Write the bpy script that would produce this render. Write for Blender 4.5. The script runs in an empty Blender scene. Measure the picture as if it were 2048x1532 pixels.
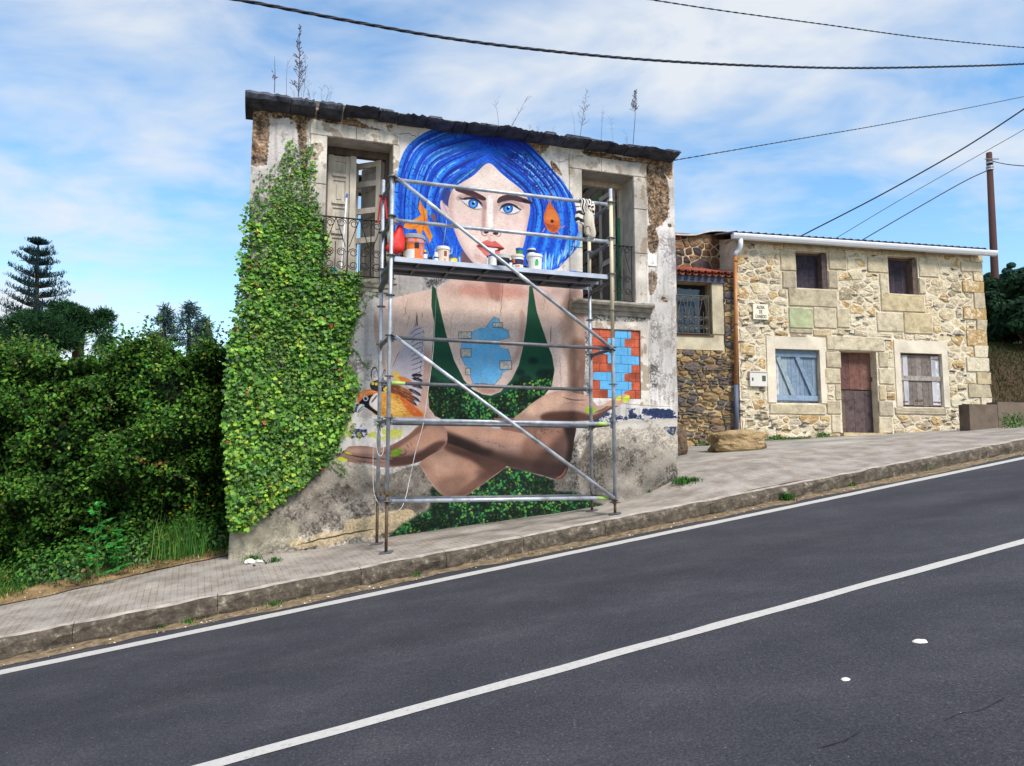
import bpy, bmesh, math, random
import numpy as np
from mathutils import Vector, Matrix, noise as mnoise

# ------------------------------------------------------------------ camera, sky, sun, exposure
SC = bpy.context.scene
COL = SC.collection
F = 1537.0                      # focal length in pixels of the 2048 px wide frame
PITCH = math.radians(6.1)
CAMP = np.array([0.0, 0.0, 1.572])
cam = bpy.data.cameras.new('camera')
camo = bpy.data.objects.new('camera', cam)
COL.objects.link(camo)
camo.location = CAMP
camo.rotation_euler = (math.radians(90) + PITCH, 0, 0)
cam.sensor_width = 36.0
cam.lens = 36.0 * F / 2048
cam.clip_start = 0.05
cam.clip_end = 3000
SC.camera = camo

SUN_AZ, SUN_EL = math.radians(142), math.radians(50)     # azimuth clockwise from +Y (the view direction)
world = bpy.data.worlds.new("World")
SC.world = world
world.use_nodes = True
W = world.node_tree
W.nodes.clear()
def wn(t, **k):
    n = W.nodes.new(t)
    for a, b in k.items():
        setattr(n, a, b)
    return n
wo = wn('ShaderNodeOutputWorld')
sky = wn('ShaderNodeTexSky', sky_type='NISHITA', sun_disc=False, sun_elevation=SUN_EL,
         sun_rotation=SUN_AZ, air_density=1.25, dust_density=0.3, ozone_density=1.6)
bg = wn('ShaderNodeBackground'); bg.inputs[1].default_value = 0.105
cl = wn('ShaderNodeBackground'); cl.inputs[0].default_value = (0.90, 0.945, 1.0, 1); cl.inputs[1].default_value = 0.43
geo = wn('ShaderNodeTexCoord')
sep = wn('ShaderNodeSeparateXYZ')
W.links.new(geo.outputs['Generated'], sep.inputs[0])
# project the view direction on a flat cloud layer high above
addz = wn('ShaderNodeMath', operation='ADD'); addz.inputs[1].default_value = 0.16
W.links.new(sep.outputs['Z'], addz.inputs[0])
mx = wn('ShaderNodeMath', operation='MAXIMUM'); mx.inputs[1].default_value = 0.05
W.links.new(addz.outputs[0], mx.inputs[0])
dx = wn('ShaderNodeMath', operation='DIVIDE'); dy = wn('ShaderNodeMath', operation='DIVIDE')
W.links.new(sep.outputs['X'], dx.inputs[0]); W.links.new(mx.outputs[0], dx.inputs[1])
W.links.new(sep.outputs['Y'], dy.inputs[0]); W.links.new(mx.outputs[0], dy.inputs[1])
cmb = wn('ShaderNodeCombineXYZ')
W.links.new(dx.outputs[0], cmb.inputs[0]); W.links.new(dy.outputs[0], cmb.inputs[1])
cmb.inputs[2].default_value = 3.7
mpc = wn('ShaderNodeMapping'); mpc.inputs['Rotation'].default_value = (0, 0, 0.5); mpc.inputs['Scale'].default_value = (0.75, 1.1, 1)
W.links.new(cmb.outputs[0], mpc.inputs[0])
n1 = wn('ShaderNodeTexNoise'); n1.inputs['Scale'].default_value = 0.9; n1.inputs['Detail'].default_value = 5; n1.inputs['Roughness'].default_value = 0.6; n1.inputs['Distortion'].default_value = 0.25
n2 = wn('ShaderNodeTexNoise'); n2.inputs['Scale'].default_value = 3.4; n2.inputs['Detail'].default_value = 5; n2.inputs['Roughness'].default_value = 0.55; n2.inputs['Distortion'].default_value = 0.5
W.links.new(mpc.outputs[0], n1.inputs[0]); W.links.new(mpc.outputs[0], n2.inputs[0])
cmx = wn('ShaderNodeMix', data_type='FLOAT'); cmx.inputs[0].default_value = 0.33
W.links.new(n1.outputs[0], cmx.inputs[2]); W.links.new(n2.outputs[0], cmx.inputs[3])
cr = wn('ShaderNodeValToRGB')
cr.color_ramp.elements[0].position = 0.455; cr.color_ramp.elements[0].color = (0.06, 0.06, 0.06, 1)
cr.color_ramp.elements[1].position = 0.615; cr.color_ramp.elements[1].color = (0.95, 0.95, 0.95, 1)
W.links.new(cmx.outputs[0], cr.inputs[0])
ms = wn('ShaderNodeMixShader')
hs = wn('ShaderNodeHueSaturation'); hs.inputs['Saturation'].default_value = 1.30; hs.inputs['Hue'].default_value = 0.498
W.links.new(sky.outputs[0], hs.inputs['Color']); W.links.new(hs.outputs[0], bg.inputs[0])
W.links.new(cr.outputs[0], ms.inputs[0]); W.links.new(bg.outputs[0], ms.inputs[1]); W.links.new(cl.outputs[0], ms.inputs[2])
W.links.new(ms.outputs[0], wo.inputs[0])

sl = bpy.data.lights.new('sun', 'SUN'); sl.energy = 2.1; sl.angle = math.radians(17); sl.color = (1.0, 0.95, 0.87)
so = bpy.data.objects.new('sun', sl); COL.objects.link(so)
sd = Vector((math.sin(SUN_AZ) * math.cos(SUN_EL), math.cos(SUN_AZ) * math.cos(SUN_EL), math.sin(SUN_EL)))
so.rotation_euler = sd.to_track_quat('Z', 'Y').to_euler()
so.location = sd * 50
SC.view_settings.view_transform = 'Standard'
SC.view_settings.look = 'None'
SC.view_settings.gamma = 1
SC.view_settings.use_curve_mapping = False
SC.view_settings.exposure = 1.1
SC.cycles.max_bounces = 6
SC.cycles.transparent_max_bounces = 8

# ------------------------------------------------------------------ geometry of the place
def ray(px, py):
    a = (px - 1024) / F; b = -(py - 766) / F
    return np.array([a, math.cos(PITCH) - b * math.sin(PITCH), b * math.cos(PITCH) + math.sin(PITCH)])
def at(px, py, y):
    d = ray(px, py); return CAMP + d * (y / d[1])
RD = np.array([0.923, 0.3848]); RN = np.array([-0.3848, 0.923])     # along the road / across it
def rn(x, y): return RN[0] * x + RN[1] * y
def road_z(x, y): return 0.130 * x + 0.0542 * y
def rt_xy(t, n): return RD[0] * t + RN[0] * n, RD[1] * t + RN[1] * n
def gnd(px, py, h=0.0):
    d = ray(px, py); t = (h - CAMP[2]) / (d[2] - .130 * d[0] - .0542 * d[1]); return CAMP + t * d
class Frame:
    """a vertical plane with origin o, horizontal direction az degrees clockwise from +Y"""
    def __init__(s, o, az):
        s.o = np.array(o, float); a = math.radians(az)
        s.u = np.array([math.sin(a), math.cos(a)]); s.n = np.array([-s.u[1], s.u[0]])
        s.rot = math.atan2(s.u[1], s.u[0])
    def w(s, a, n, z):
        p = s.o + s.u * a + s.n * n; return (p[0], p[1], z)
    def f(s, px, py, n=0.0):
        d = ray(px, py); k = (s.o + s.n * n - CAMP[:2]) @ s.n / (d[:2] @ s.n)
        p = CAMP + d * k; return ((p[:2] - s.o) @ s.u, p[2])
SCF = Frame((-1.49, 9.25), 71.6)                       # front plane of the scaffold
FA = Frame(np.array([-1.49, 9.25]) + SCF.n * 1.08, 71.6)   # front of the painted building
HO = Frame((7.75, 17.2), 78.0)                         # front of the stone house

# pavement height: thin plate through points read off the kerb and the feet of the walls
ctrl = []
for t in np.arange(-14, 22, 1.5):
    x, y = rt_xy(t, 8.6); ctrl.append((x, y, 0.0))
for px, py in [(456, 1117), (560, 1103), (640, 1097), (781, 1074), (1000, 1042), (1200, 1012), (1300, 985), (1355, 955)]:
    a, z = FA.f(px, py); x, y, _ = FA.w(a, 0, 0); ctrl.append((x, y, z - road_z(x, y) - .21))
for px, py in [(1365, 893), (1460, 890), (1530, 880), (1700, 872), (1870, 862), (1975, 855)]:
    a, z = HO.f(px, py); x, y, _ = HO.w(a, 0, 0); ctrl.append((x, y, z - road_z(x, y) - .21))
for x, y, e in [(-6, 9.5, .1), (-9, 8.5, .1), (-12, 10, .1), (16, 19, .2), (18, 17.5, .1), (-5, 14, .2), (0, 20, .3), (-10, 20, .2), (15, 25, .3), (3, 25, .3)]:
    ctrl.append((x, y, e))
ctrl = np.array(ctrl)
def tps(r): return np.where(r > 1e-9, r * r * np.log(np.maximum(r, 1e-9)), 0)
_n = len(ctrl)
_A = np.zeros((_n + 3, _n + 3)); _d = np.hypot(ctrl[:, None, 0] - ctrl[None, :, 0], ctrl[:, None, 1] - ctrl[None, :, 1])
_A[:_n, :_n] = tps(_d) + np.eye(_n) * 0.05; _A[:_n, _n] = 1; _A[:_n, _n + 1:] = ctrl[:, :2]; _A[_n, :_n] = 1; _A[_n + 1:, :_n] = ctrl[:, :2].T
_w = np.linalg.solve(_A, np.concatenate([ctrl[:, 2], np.zeros(3)]))
def pav_z(x, y):
    r = np.hypot(ctrl[:, 0] - x, ctrl[:, 1] - y)
    return road_z(x, y) + .21 + float(tps(r) @ _w[:_n] + _w[_n] + _w[_n + 1] * x + _w[_n + 2] * y)
def pavhit(px, py):
    """where a line of sight meets the pavement"""
    d = ray(px, py); lo, hi = 3.0, 40.0
    for _ in range(40):
        m = (lo + hi) / 2; p = CAMP + d * (m / d[1])
        if p[2] > pav_z(p[0], p[1]): lo = m
        else: hi = m
    return CAMP + d * (lo / d[1])

# ------------------------------------------------------------------ object helpers
def lin(c):
    c = [v / 255 for v in c]
    return tuple(v / 12.92 if v <= .04045 else ((v + .055) / 1.055) ** 2.4 for v in c) + (1,)
def tag(o, label=None, cat=None, group=None, kind=None):
    if label: o['label'] = label
    if cat: o['category'] = cat
    if group: o['group'] = group
    if kind: o['kind'] = kind
    return o
def empty(name, loc, label, cat, group=None):
    o = bpy.data.objects.new(name, None); COL.objects.link(o); o.location = loc; o.empty_display_size = .2
    return tag(o, label, cat, group)
ORIG = {}
def origin_of(p):
    while p is not None:
        if p.parent is None: return Vector(p.location)
        p = p.parent
    return Vector((0, 0, 0))
class MB:
    """collects geometry in world coordinates, then links it as ONE mesh object"""
    def __init__(s): s.v = []; s.f = []; s.uv = None; s.attr = None; s.sm = False
    def add(s, v, f):
        b = len(s.v); s.v += [tuple(map(float, p)) for p in v]; s.f += [tuple(b + i for i in q) for q in f]; return s
    def box8(s, c):   # c: 8 corners, bottom ring then top ring
        return s.add(c, [(3, 2, 1, 0), (4, 5, 6, 7), (0, 1, 5, 4), (1, 2, 6, 5), (2, 3, 7, 6), (3, 0, 4, 7)])
    def fbox(s, fr, a0, a1, n0, n1, z0, z1, j=0.0, rnd=random):
        c = [(a0, n0, z0), (a1, n0, z0), (a1, n1, z0), (a0, n1, z0), (a0, n0, z1), (a1, n0, z1), (a1, n1, z1), (a0, n1, z1)]
        return s.box8([fr.w(a + rnd.uniform(-j, j), n + rnd.uniform(-j, j) * .5, z + rnd.uniform(-j, j)) for a, n, z in c])
    def bar(s, p, q, w, h, up=(0, 0, 1)):
        p = Vector(p); q = Vector(q); d = (q - p).normalized(); x = d.cross(Vector(up))
        if x.length < 1e-4: x = d.cross(Vector((1, 0, 0)))
        x.normalize(); y = x.cross(d); x *= w / 2; y *= h / 2
        return s.box8([p - x - y, p + x - y, q + x - y, q - x - y, p - x + y, p + x + y, q + x + y, q - x + y])
    def tube(s, pts, r, k=8, caps=True):
        pts = [Vector(p) for p in pts]; m = len(pts); rr = r if hasattr(r, '__len__') else [r] * m
        b = len(s.v); ref = Vector((0.13, 0.21, 0.97))
        for i, p in enumerate(pts):
            d = (pts[min(i + 1, m - 1)] - pts[max(i - 1, 0)])
            d = d.normalized() if d.length > 1e-9 else Vector((0, 0, 1))
            x = d.cross(ref)
            if x.length < .1: x = d.cross(Vector((1, 0, 0)))
            x.normalize(); y = d.cross(x)
            for j in range(k):
                t = 2 * math.pi * j / k; q = p + (x * math.cos(t) + y * math.sin(t)) * rr[i]; s.v.append((q.x, q.y, q.z))
        for i in range(m - 1):
            for j in range(k):
                s.f.append((b + i * k + j, b + i * k + (j + 1) % k, b + (i + 1) * k + (j + 1) % k, b + (i + 1) * k + j))
        if caps:
            s.f.append(tuple(b + j for j in reversed(range(k)))); s.f.append(tuple(b + (m - 1) * k + j for j in range(k)))
        return s
    def lathe(s, c, prof, k=16, ax=None):
        """prof: (r, z) from bottom up about the vertical through c"""
        return s.tube([(c[0], c[1], c[2] + z) for r, z in prof], [max(r, 1e-4) for r, z in prof], k) if ax is None else s
    def build(s, name, mat, parent=None, smooth=False, uvf=None, kind=None):
        me = bpy.data.meshes.new(name)
        o0 = origin_of(parent)
        me.from_pydata([(a - o0.x, b - o0.y, c - o0.z) for a, b, c in s.v], [], s.f)
        if smooth: me.polygons.foreach_set('use_smooth', [True] * len(me.polygons))
        if uvf:
            uv = me.uv_layers.new(name='UVMap'); vi = np.zeros(len(me.loops), int); me.loops.foreach_get('vertex_index', vi)
            pu = np.array([uvf(p) for p in s.v], dtype=np.float32); uv.data.foreach_set('uv', pu[vi].ravel())
        if s.attr is not None:
            a = me.attributes.new('tint', 'FLOAT_COLOR', 'POINT')
            arr = np.ones((len(s.v), 4), np.float32); arr[:, :3] = np.array(s.attr, np.float32); a.data.foreach_set('color', arr.ravel())
        if isinstance(mat, (list, tuple)):
            for m in mat: me.materials.append(m)
        elif mat: me.materials.append(mat)
        me.update()
        o = bpy.data.objects.new(name, me); COL.objects.link(o)
        if parent is not None: o.parent = parent
        if kind: o['kind'] = kind
        return o
def fast_mesh(name, V, Fc, mat, parent=None, tint=None, kind=None, smooth=False):
    """V (n,3), Fc (m,k) numpy"""
    me = bpy.data.meshes.new(name); o0 = origin_of(parent)
    V = np.asarray(V, np.float32) - np.array(o0, np.float32); Fc = np.asarray(Fc, np.int32); m, k = Fc.shape
    me.vertices.add(len(V)); me.vertices.foreach_set('co', V.ravel())
    me.loops.add(m * k); me.loops.foreach_set('vertex_index', Fc.ravel())
    me.polygons.add(m); me.polygons.foreach_set('loop_start', np.arange(0, m * k, k, dtype=np.int32))
    me.update(calc_edges=True)
    if smooth: me.polygons.foreach_set('use_smooth', [True] * m)
    if tint is not None:
        a = me.attributes.new('tint', 'FLOAT_COLOR', 'POINT'); arr = np.ones((len(V), 4), np.float32); arr[:, :3] = tint; a.data.foreach_set('color', arr.ravel())
    me.materials.append(mat)
    o = bpy.data.objects.new(name, me); COL.objects.link(o)
    if parent is not None: o.parent = parent
    if kind: o['kind'] = kind
    return o

# ------------------------------------------------------------------ materials
def mat_new(name):
    m = bpy.data.materials.new(name); m.use_nodes = True; t = m.node_tree; t.nodes.clear()
    out = t.nodes.new('ShaderNodeOutputMaterial'); b = t.nodes.new('ShaderNodeBsdfPrincipled'); t.links.new(b.outputs[0], out.inputs[0])
    return m, t, b
def nz(t, scale, detail=4, rough=.55, dist=0.0, coord='Object', mapscale=None, off=None):
    tc = t.nodes.new('ShaderNodeTexCoord'); n = t.nodes.new('ShaderNodeTexNoise')
    n.inputs['Scale'].default_value = scale; n.inputs['Detail'].default_value = detail; n.inputs['Roughness'].default_value = rough; n.inputs['Distortion'].default_value = dist
    if mapscale or off:
        mp = t.nodes.new('ShaderNodeMapping'); t.links.new(tc.outputs[coord], mp.inputs[0])
        if mapscale: mp.inputs['Scale'].default_value = mapscale
        if off: mp.inputs['Location'].default_value = off
        t.links.new(mp.outputs[0], n.inputs[0])
    else: t.links.new(tc.outputs[coord], n.inputs[0])
    return n
def ramp(t, src, stops):
    r = t.nodes.new('ShaderNodeValToRGB'); e = r.color_ramp.elements
    while len(e) < len(stops): e.new(.5)
    for i, (p, c) in enumerate(stops): e[i].position = p; e[i].color = c if len(c) == 4 else tuple(c) + (1,)
    t.links.new(src, r.inputs[0]); return r
def mixc(t, fac, a, b, mode='MIX'):
    m = t.nodes.new('ShaderNodeMix'); m.data_type = 'RGBA'; m.blend_type = mode
    for s, i in ((fac, 0), (a, 6), (b, 7)):
        if isinstance(s, (int, float)): m.inputs[i].default_value = s
        elif isinstance(s, tuple): m.inputs[i].default_value = s
        else: t.links.new(s, m.inputs[i])
    return m.outputs[2]
def bump(t, b, src, strength, dist=.01, prev=None):
    u = t.nodes.new('ShaderNodeBump'); u.inputs['Strength'].default_value = strength; u.inputs['Distance'].default_value = dist
    t.links.new(src, u.inputs['Height'])
    if prev is not None: t.links.new(prev.outputs[0], u.inputs['Normal'])
    t.links.new(u.outputs[0], b.inputs['Normal']); return u
def objrand(t):
    return t.nodes.new('ShaderNodeObjectInfo').outputs['Random']
def simple(name, col, rough=.7, metal=0.0, var=.25, scale=8, bmp=.3, bscale=40, bdist=.004, mapscale=None, spec=.3, rnd=0.0):
    m, t, b = mat_new(name); c = lin(col)
    n = nz(t, scale, 5, mapscale=mapscale)
    lo = tuple(v * (1 - var) for v in c[:3]) + (1,); hi = tuple(min(1, v * (1 + var)) for v in c[:3]) + (1,)
    r = ramp(t, n.outputs[0], [(.3, lo), (.7, hi)])
    out = r.outputs[0]
    if rnd:
        rr = ramp(t, objrand(t), [(0, (1 - rnd,) * 3), (1, (1 + rnd,) * 3)]); out = mixc(t, 1.0, out, rr.outputs[0], 'MULTIPLY')
    t.links.new(out, b.inputs['Base Color'])
    b.inputs['Roughness'].default_value = rough; b.inputs['Metallic'].default_value = metal; b.inputs['Specular IOR Level'].default_value = spec
    if bmp: bump(t, b, nz(t, bscale, 4).outputs[0], bmp, bdist)
    return m
def tinted(name, rough=.6, spec=.3, trans=0.0, nscale=0, coat=0):
    """colour carried by the mesh's own 'tint' attribute (leaf by leaf, stone by stone)"""
    m, t, b = mat_new(name); a = t.nodes.new('ShaderNodeAttribute'); a.attribute_name = 'tint'; src = a.outputs['Color']
    if nscale:
        n = nz(t, nscale, 4); r = ramp(t, n.outputs[0], [(.3, (.7,) * 3), (.7, (1.25,) * 3)]); src = mixc(t, 1.0, src, r.outputs[0], 'MULTIPLY'); bump(t, b, n.outputs[0], .5, .01)
    t.links.new(src, b.inputs['Base Color']); b.inputs['Roughness'].default_value = rough; b.inputs['Specular IOR Level'].default_value = spec
    if trans:
        tr = t.nodes.new('ShaderNodeBsdfTranslucent'); t.links.new(src, tr.inputs[0]); ms_ = t.nodes.new('ShaderNodeMixShader'); ms_.inputs[0].default_value = trans
        out = [n for n in t.nodes if n.type == 'OUTPUT_MATERIAL'][0]
        t.links.new(b.outputs[0], ms_.inputs[1]); t.links.new(tr.outputs[0], ms_.inputs[2]); t.links.new(ms_.outputs[0], out.inputs[0])
    return m
R = random.Random(7)
NR = np.random.default_rng(11)
# ------------------------------------------------------------------ the painted wall: colours computed here, in metres of the wall
S0, S1, Z0, Z1 = -1.95, 4.80, 0.10, 6.75
PM = 225.0
TW, TH = int((S1 - S0) * PM), int((Z1 - Z0) * PM)
def tx(px, py):
    a, z = FA.f(px, py); return ((a - S0) * PM, (z - Z0) * PM)
def srgb(c): return np.array(c[:3], np.float32) / 255
IMG = np.zeros((TH, TW, 3), np.float32)
HGT = np.zeros((TH, TW), np.float32)         # relief in metres: sound render stands proud of what has fallen off
def vnoise(cell, seed, h=TH, w=TW):
    r = np.random.default_rng(seed); cx, cy = (cell if hasattr(cell, '__len__') else (cell, cell))
    g = r.random((int(h / cy) + 3, int(w / cx) + 3)).astype(np.float32)
    yy = np.arange(h) / cy; xx = np.arange(w) / cx; yi = yy.astype(int); xi = xx.astype(int)
    fy = (yy - yi).astype(np.float32); fx = (xx - xi).astype(np.float32); fy = fy * fy * (3 - 2 * fy); fx = fx * fx * (3 - 2 * fx)
    a = g[yi][:, xi]; b = g[yi][:, xi + 1]; c = g[yi + 1][:, xi]; d = g[yi + 1][:, xi + 1]
    return (a * (1 - fx) + b * fx) * (1 - fy)[:, None] + (c * (1 - fx) + d * fx) * fy[:, None]
def fbm(cell, seed, octs=5, gain=.55):
    cx, cy = (cell if hasattr(cell, '__len__') else (cell, cell)); o = np.zeros((TH, TW), np.float32); a = 1; s = 0
    for i in range(octs):
        if min(cx, cy) < 1.2: break
        o += a * vnoise((cx, cy), seed * 31 + i); s += a; a *= gain; cx /= 2; cy /= 2
    o /= s; return np.clip((o - o.mean()) / (o.std() * 4) + .5, 0, 1)
NA, NB, NC = fbm(90, 1), fbm(30, 2), fbm(5, 3, 3, .8)
NV = fbm((14, 120), 4)                       # streaks running down
def catmull(p, k=6, closed=True):
    p = np.array(p, float); n = len(p); o = []
    for i in range(n if closed else n - 1):
        g = [p[(i + j) % n] if closed else p[min(max(i + j, 0), n - 1)] for j in (-1, 0, 1, 2)]
        for t in np.arange(k) / k:
            o.append(.5 * (2 * g[1] + (g[2] - g[0]) * t + (2 * g[0] - 5 * g[1] + 4 * g[2] - g[3]) * t * t + (3 * g[1] - g[0] - 3 * g[2] + g[3]) * t ** 3))
    if not closed: o.append(p[-1])
    return np.array(o)
def blur(m, s):
    if s < .3: return m
    k = int(s * 1.2) | 1
    for ax in (0, 1):
        for _ in range(3):
            pad = [(0, 0), (0, 0)]; pad[ax] = (k // 2 + 1, k // 2)
            c = np.cumsum(np.pad(m, pad, mode='edge'), axis=ax, dtype=np.float32)
            m = (c[k:] - c[:-k]) / k if ax == 0 else (c[:, k:] - c[:, :-k]) / k
    return m
def poly(pts, soft=.8, smooth=True, photo=True):
    """(mask, slices) of a polygon given in photograph pixels"""
    p = catmull(pts) if smooth else np.array(pts, float)
    q = np.array([tx(*v) for v in p]) if photo else p
    pad = int(soft * 3 + 3)
    x0, y0 = np.maximum(np.floor(q.min(0)).astype(int) - pad, 0); x1 = min(int(q[:, 0].max()) + pad, TW); y1 = min(int(q[:, 1].max()) + pad, TH)
    if x1 <= x0 or y1 <= y0: return np.zeros((1, 1), np.float32), (slice(0, 1), slice(0, 1))
    m = np.zeros((y1 - y0, x1 - x0), np.float32); n = len(q); q2 = np.roll(q, -1, 0)
    for row in range(y1 - y0):
        for sub in (.25, .75):
            y = y0 + row + sub; c = (q[:, 1] > y) != (q2[:, 1] > y)
            if not c.any(): continue
            xs = np.sort(q[c, 0] + (y - q[c, 1]) / (q2[c, 1] - q[c, 1]) * (q2[c, 0] - q[c, 0])) - x0
            for a, b in zip(xs[::2], xs[1::2]):
                a = max(a, 0); b = min(b, x1 - x0); ia, ib = int(a), int(b)
                if b <= a: continue
                if ia == ib: m[row, ia] += .5 * (b - a) if ia < m.shape[1] else 0
                else:
                    m[row, ia] += .5 * (ia + 1 - a); m[row, ia + 1:ib] += .5
                    if ib < m.shape[1]: m[row, ib] += .5 * (b - ib)
    return blur(np.clip(m, 0, 1), soft), (slice(y0, y1), slice(x0, x1))
def lay(ms, col, alpha=1.0, img=None):
    m, s = ms; t = IMG if img is None else img
    c = srgb(col) if len(np.shape(col)) == 1 else col
    k = (m * alpha)[..., None]; t[s] = t[s] * (1 - k) + c * k
def rag(ms, nzs, amt=.8, thr=.5, sh=12):
    """ragged, crumbling edge"""
    m, s = ms; return np.clip((m + (nzs[s] - .5) * amt - thr) * sh + .5, 0, 1) * (m > .01), s
def stroke(pts, w, col, alpha=1.0, soft=.35, taper=True, smooth=True, photo=True, raw=False):
    p = catmull(pts, 5, False) if smooth and len(pts) > 2 else np.array(pts, float)
    q = np.array([tx(*v) for v in p]) if photo else p
    seg = np.hypot(*np.diff(q, axis=0).T); L = seg.sum(); w = w * PM / 155.0 if photo else w
    n = max(int(L / max(w * .3, .5)), 2); tt = np.linspace(0, L, n); cum = np.concatenate([[0], np.cumsum(seg)])
    X = np.interp(tt, cum, q[:, 0]); Y = np.interp(tt, cum, q[:, 1]); u = tt / max(L, 1e-6)
    rad = w / 2 * (np.clip(np.sin(math.pi * np.clip(u, .02, .98)) * 1.6, .15, 1) if taper else np.ones(n))
    sf = max(w * soft, .7); pad = int(w / 2 + sf + 2)
    x0 = max(int(X.min()) - pad, 0); x1 = min(int(X.max()) + pad + 1, TW); y0 = max(int(Y.min()) - pad, 0); y1 = min(int(Y.max()) + pad + 1, TH)
    if x1 <= x0 or y1 <= y0: return
    m = np.zeros((y1 - y0, x1 - x0), np.float32)
    for x, y, r in zip(X, Y, rad):
        a0 = max(int(x - r - sf) - x0, 0); a1 = min(int(x + r + sf) + 2 - x0, x1 - x0); b0 = max(int(y - r - sf) - y0, 0); b1 = min(int(y + r + sf) + 2 - y0, y1 - y0)
        if a1 <= a0 or b1 <= b0: continue
        d = np.hypot(np.arange(a0, a1)[None, :] + x0 + .5 - x, np.arange(b0, b1)[:, None] + y0 + .5 - y)
        v = np.clip((r - d) / sf + .5, 0, 1); np.maximum(m[b0:b1, a0:a1], v, out=m[b0:b1, a0:a1])
    if raw: return m, (slice(y0, y1), slice(x0, x1))
    lay((m, (slice(y0, y1), slice(x0, x1))), col, alpha)
def P(*a): return list(zip(a[::2], a[1::2]))
PR = random.Random(3)

# --- the old render of the wall
base = srgb((222, 214, 208)) * (0.90 + .20 * NA)[..., None]
IMG[:] = base
k = np.clip((NB + .35 * (NC - .5) - .62) * 4, 0, 1)[..., None] * .38; IMG[:] = IMG * (1 - k) + srgb((150, 134, 122)) * k
k = np.clip((NV - .60) * 5, 0, 1)[..., None] * .24; IMG[:] = IMG * (1 - k) + srgb((120, 112, 108)) * k
HGT[:] = .012
# fallen render at the top and down the corners: tan coarse mortar
TAN = srgb((150, 122, 96)) * (0.55 + .55 * fbm(16, 9))[..., None] + (fbm(5, 10, 2)[..., None] - .5) * .35
def fallen(pts, amt=1.1, soft=9, al=1.0, dep=.012, col=None):
    m, s = rag(poly(pts, soft), NB * .5 + NC * .5, amt); lay((m, s), TAN[s] if col is None else col[s], al); HGT[s] -= dep * m
    e = np.clip(blur(m, 2) * (1 - m) * 3, 0, 1); 
    return m, s
fallen(P(500,200, 535,205, 538,240, 536,320, 530,330, 500,322))
fallen(P(545,205, 600,210, 690,235, 760,258, 790,275, 740,262, 700,262, 650,245, 618,243, 612,262, 596,250, 575,236, 548,236), .9)
fallen(P(595,240, 612,262, 612,400, 600,330, 596,290), 1.0, 6)
fallen(P(1022,272, 1060,276, 1100,282, 1098,292, 1075,312, 1058,302), .9, 5)
fallen(P(1100,322, 1112,330, 1124,352, 1112,346, 1102,336), .9, 4)
fallen(P(1160,302, 1210,306, 1252,316, 1292,308, 1340,322, 1340,360, 1325,345, 1290,332, 1240,326, 1200,322), .8, 6)
fallen(P(1292,332, 1322,340, 1336,372, 1334,430, 1318,452, 1300,452, 1294,400), .8, 7)
fallen(P(1294,452, 1312,460, 1314,500, 1300,506, 1292,480), .9, 5)
fallen(P(1296,548, 1312,548, 1310,580, 1298,590), .9, 4, .8)
for _ in range(26):     # chips and cracks in the upper render
    x, y = PR.choice([(PR.uniform(690, 840), PR.uniform(232, 300)), (PR.uniform(1080, 1290), PR.uniform(300, 345)), (PR.uniform(540, 610), PR.uniform(240, 330)), (PR.uniform(1296, 1345), PR.uniform(330, 620))])
    r = PR.uniform(2, 6); fallen([(x + r * PR.uniform(.6, 1.4) * math.cos(a), y + r * .6 * PR.uniform(.5, 1.5) * math.sin(a)) for a in np.arange(0, 6.2, 1.05)], .8, 1.5)
def crack(pts, w=1.2, col=(60, 48, 44), al=.85, jit=3):
    p = catmull(pts, 7, False); p[1:-1] += np.array([[PR.uniform(-jit, jit) * .5, PR.uniform(-jit, jit) * .5] for _ in range(len(p) - 2)])
    stroke(p, w, col, al, smooth=False); return p
crack(P(770,240, 778,262, 790,272, 788,300, 778,312), 1.6); crack(P(700,252, 730,262, 760,268, 800,276), 1.2); crack(P(790,272, 812,268, 838,276), 1.2)
crack(P(560,330, 556,380, 552,420, 545,450), 1.0, al=.5); crack(P(641,244, 649,258, 646,272), 1.3)
crack(P(1215,325, 1270,322, 1322,332), 1.6); crack(P(1322,332, 1324,345, 1318,352), 1.2); crack(P(1105,318, 1118,326, 1130,322, 1160,318), 1)
# dark mould on the left edge, streaks and speckle
SPK = np.clip((NC * .6 + NB * .4 - .47) * 9, 0, 1)
def mould_and_tone(pts, col=(92, 86, 86), al=.8, soft=18, sp=SPK):
    m, s = poly(pts, soft); lay((m * (.25 + .75 * sp[s]) * np.clip(NA[s] * 2.0 + NB[s] * .8 - .70, .25, 1), s), col, al)
mould_and_tone(P(495,330, 545,322, 575,330, 610,300, 615,420, 560,520, 495,600, 470,520), al=.6)
mould_and_tone(P(540,245, 590,270, 612,300, 600,340, 545,340), (120, 116, 120), .6)
mould_and_tone(P(700,555, 735,560, 760,620, 758,740, 720,800, 690,830, 680,720), (88, 80, 76), .55)
mould_and_tone(P(730,545, 800,548, 880,556, 905,556, 860,578, 810,592, 770,600, 745,590), (66, 64, 66), .95, 7, np.clip(SPK + .35, 0, 1))
mould_and_tone(P(1165,560, 1185,570, 1190,650, 1180,780, 1160,800, 1165,700), (70, 68, 68), .85, 5)
mould_and_tone(P(1186,606, 1300,616, 1300,642, 1186,640), (80, 74, 68), .9, 4)  # darker speckled strip along the underside of the right sill
mould_and_tone(P(1186,640, 1352,650, 1352,700, 1290,680, 1186,656), (120, 112, 106), .55, 8)
for sx in (1300, 1308, 1317, 1326, 1335, 1343):
    mould_and_tone(P(sx, 560, sx + 5, 600, sx + 6, 760, sx, 810, sx - 4, 700), (118, 112, 110), .55, 3)
mould_and_tone(P(1300,730, 1316,736, 1314,770, 1302,772), (70, 66, 66), .7, 4)
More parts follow.
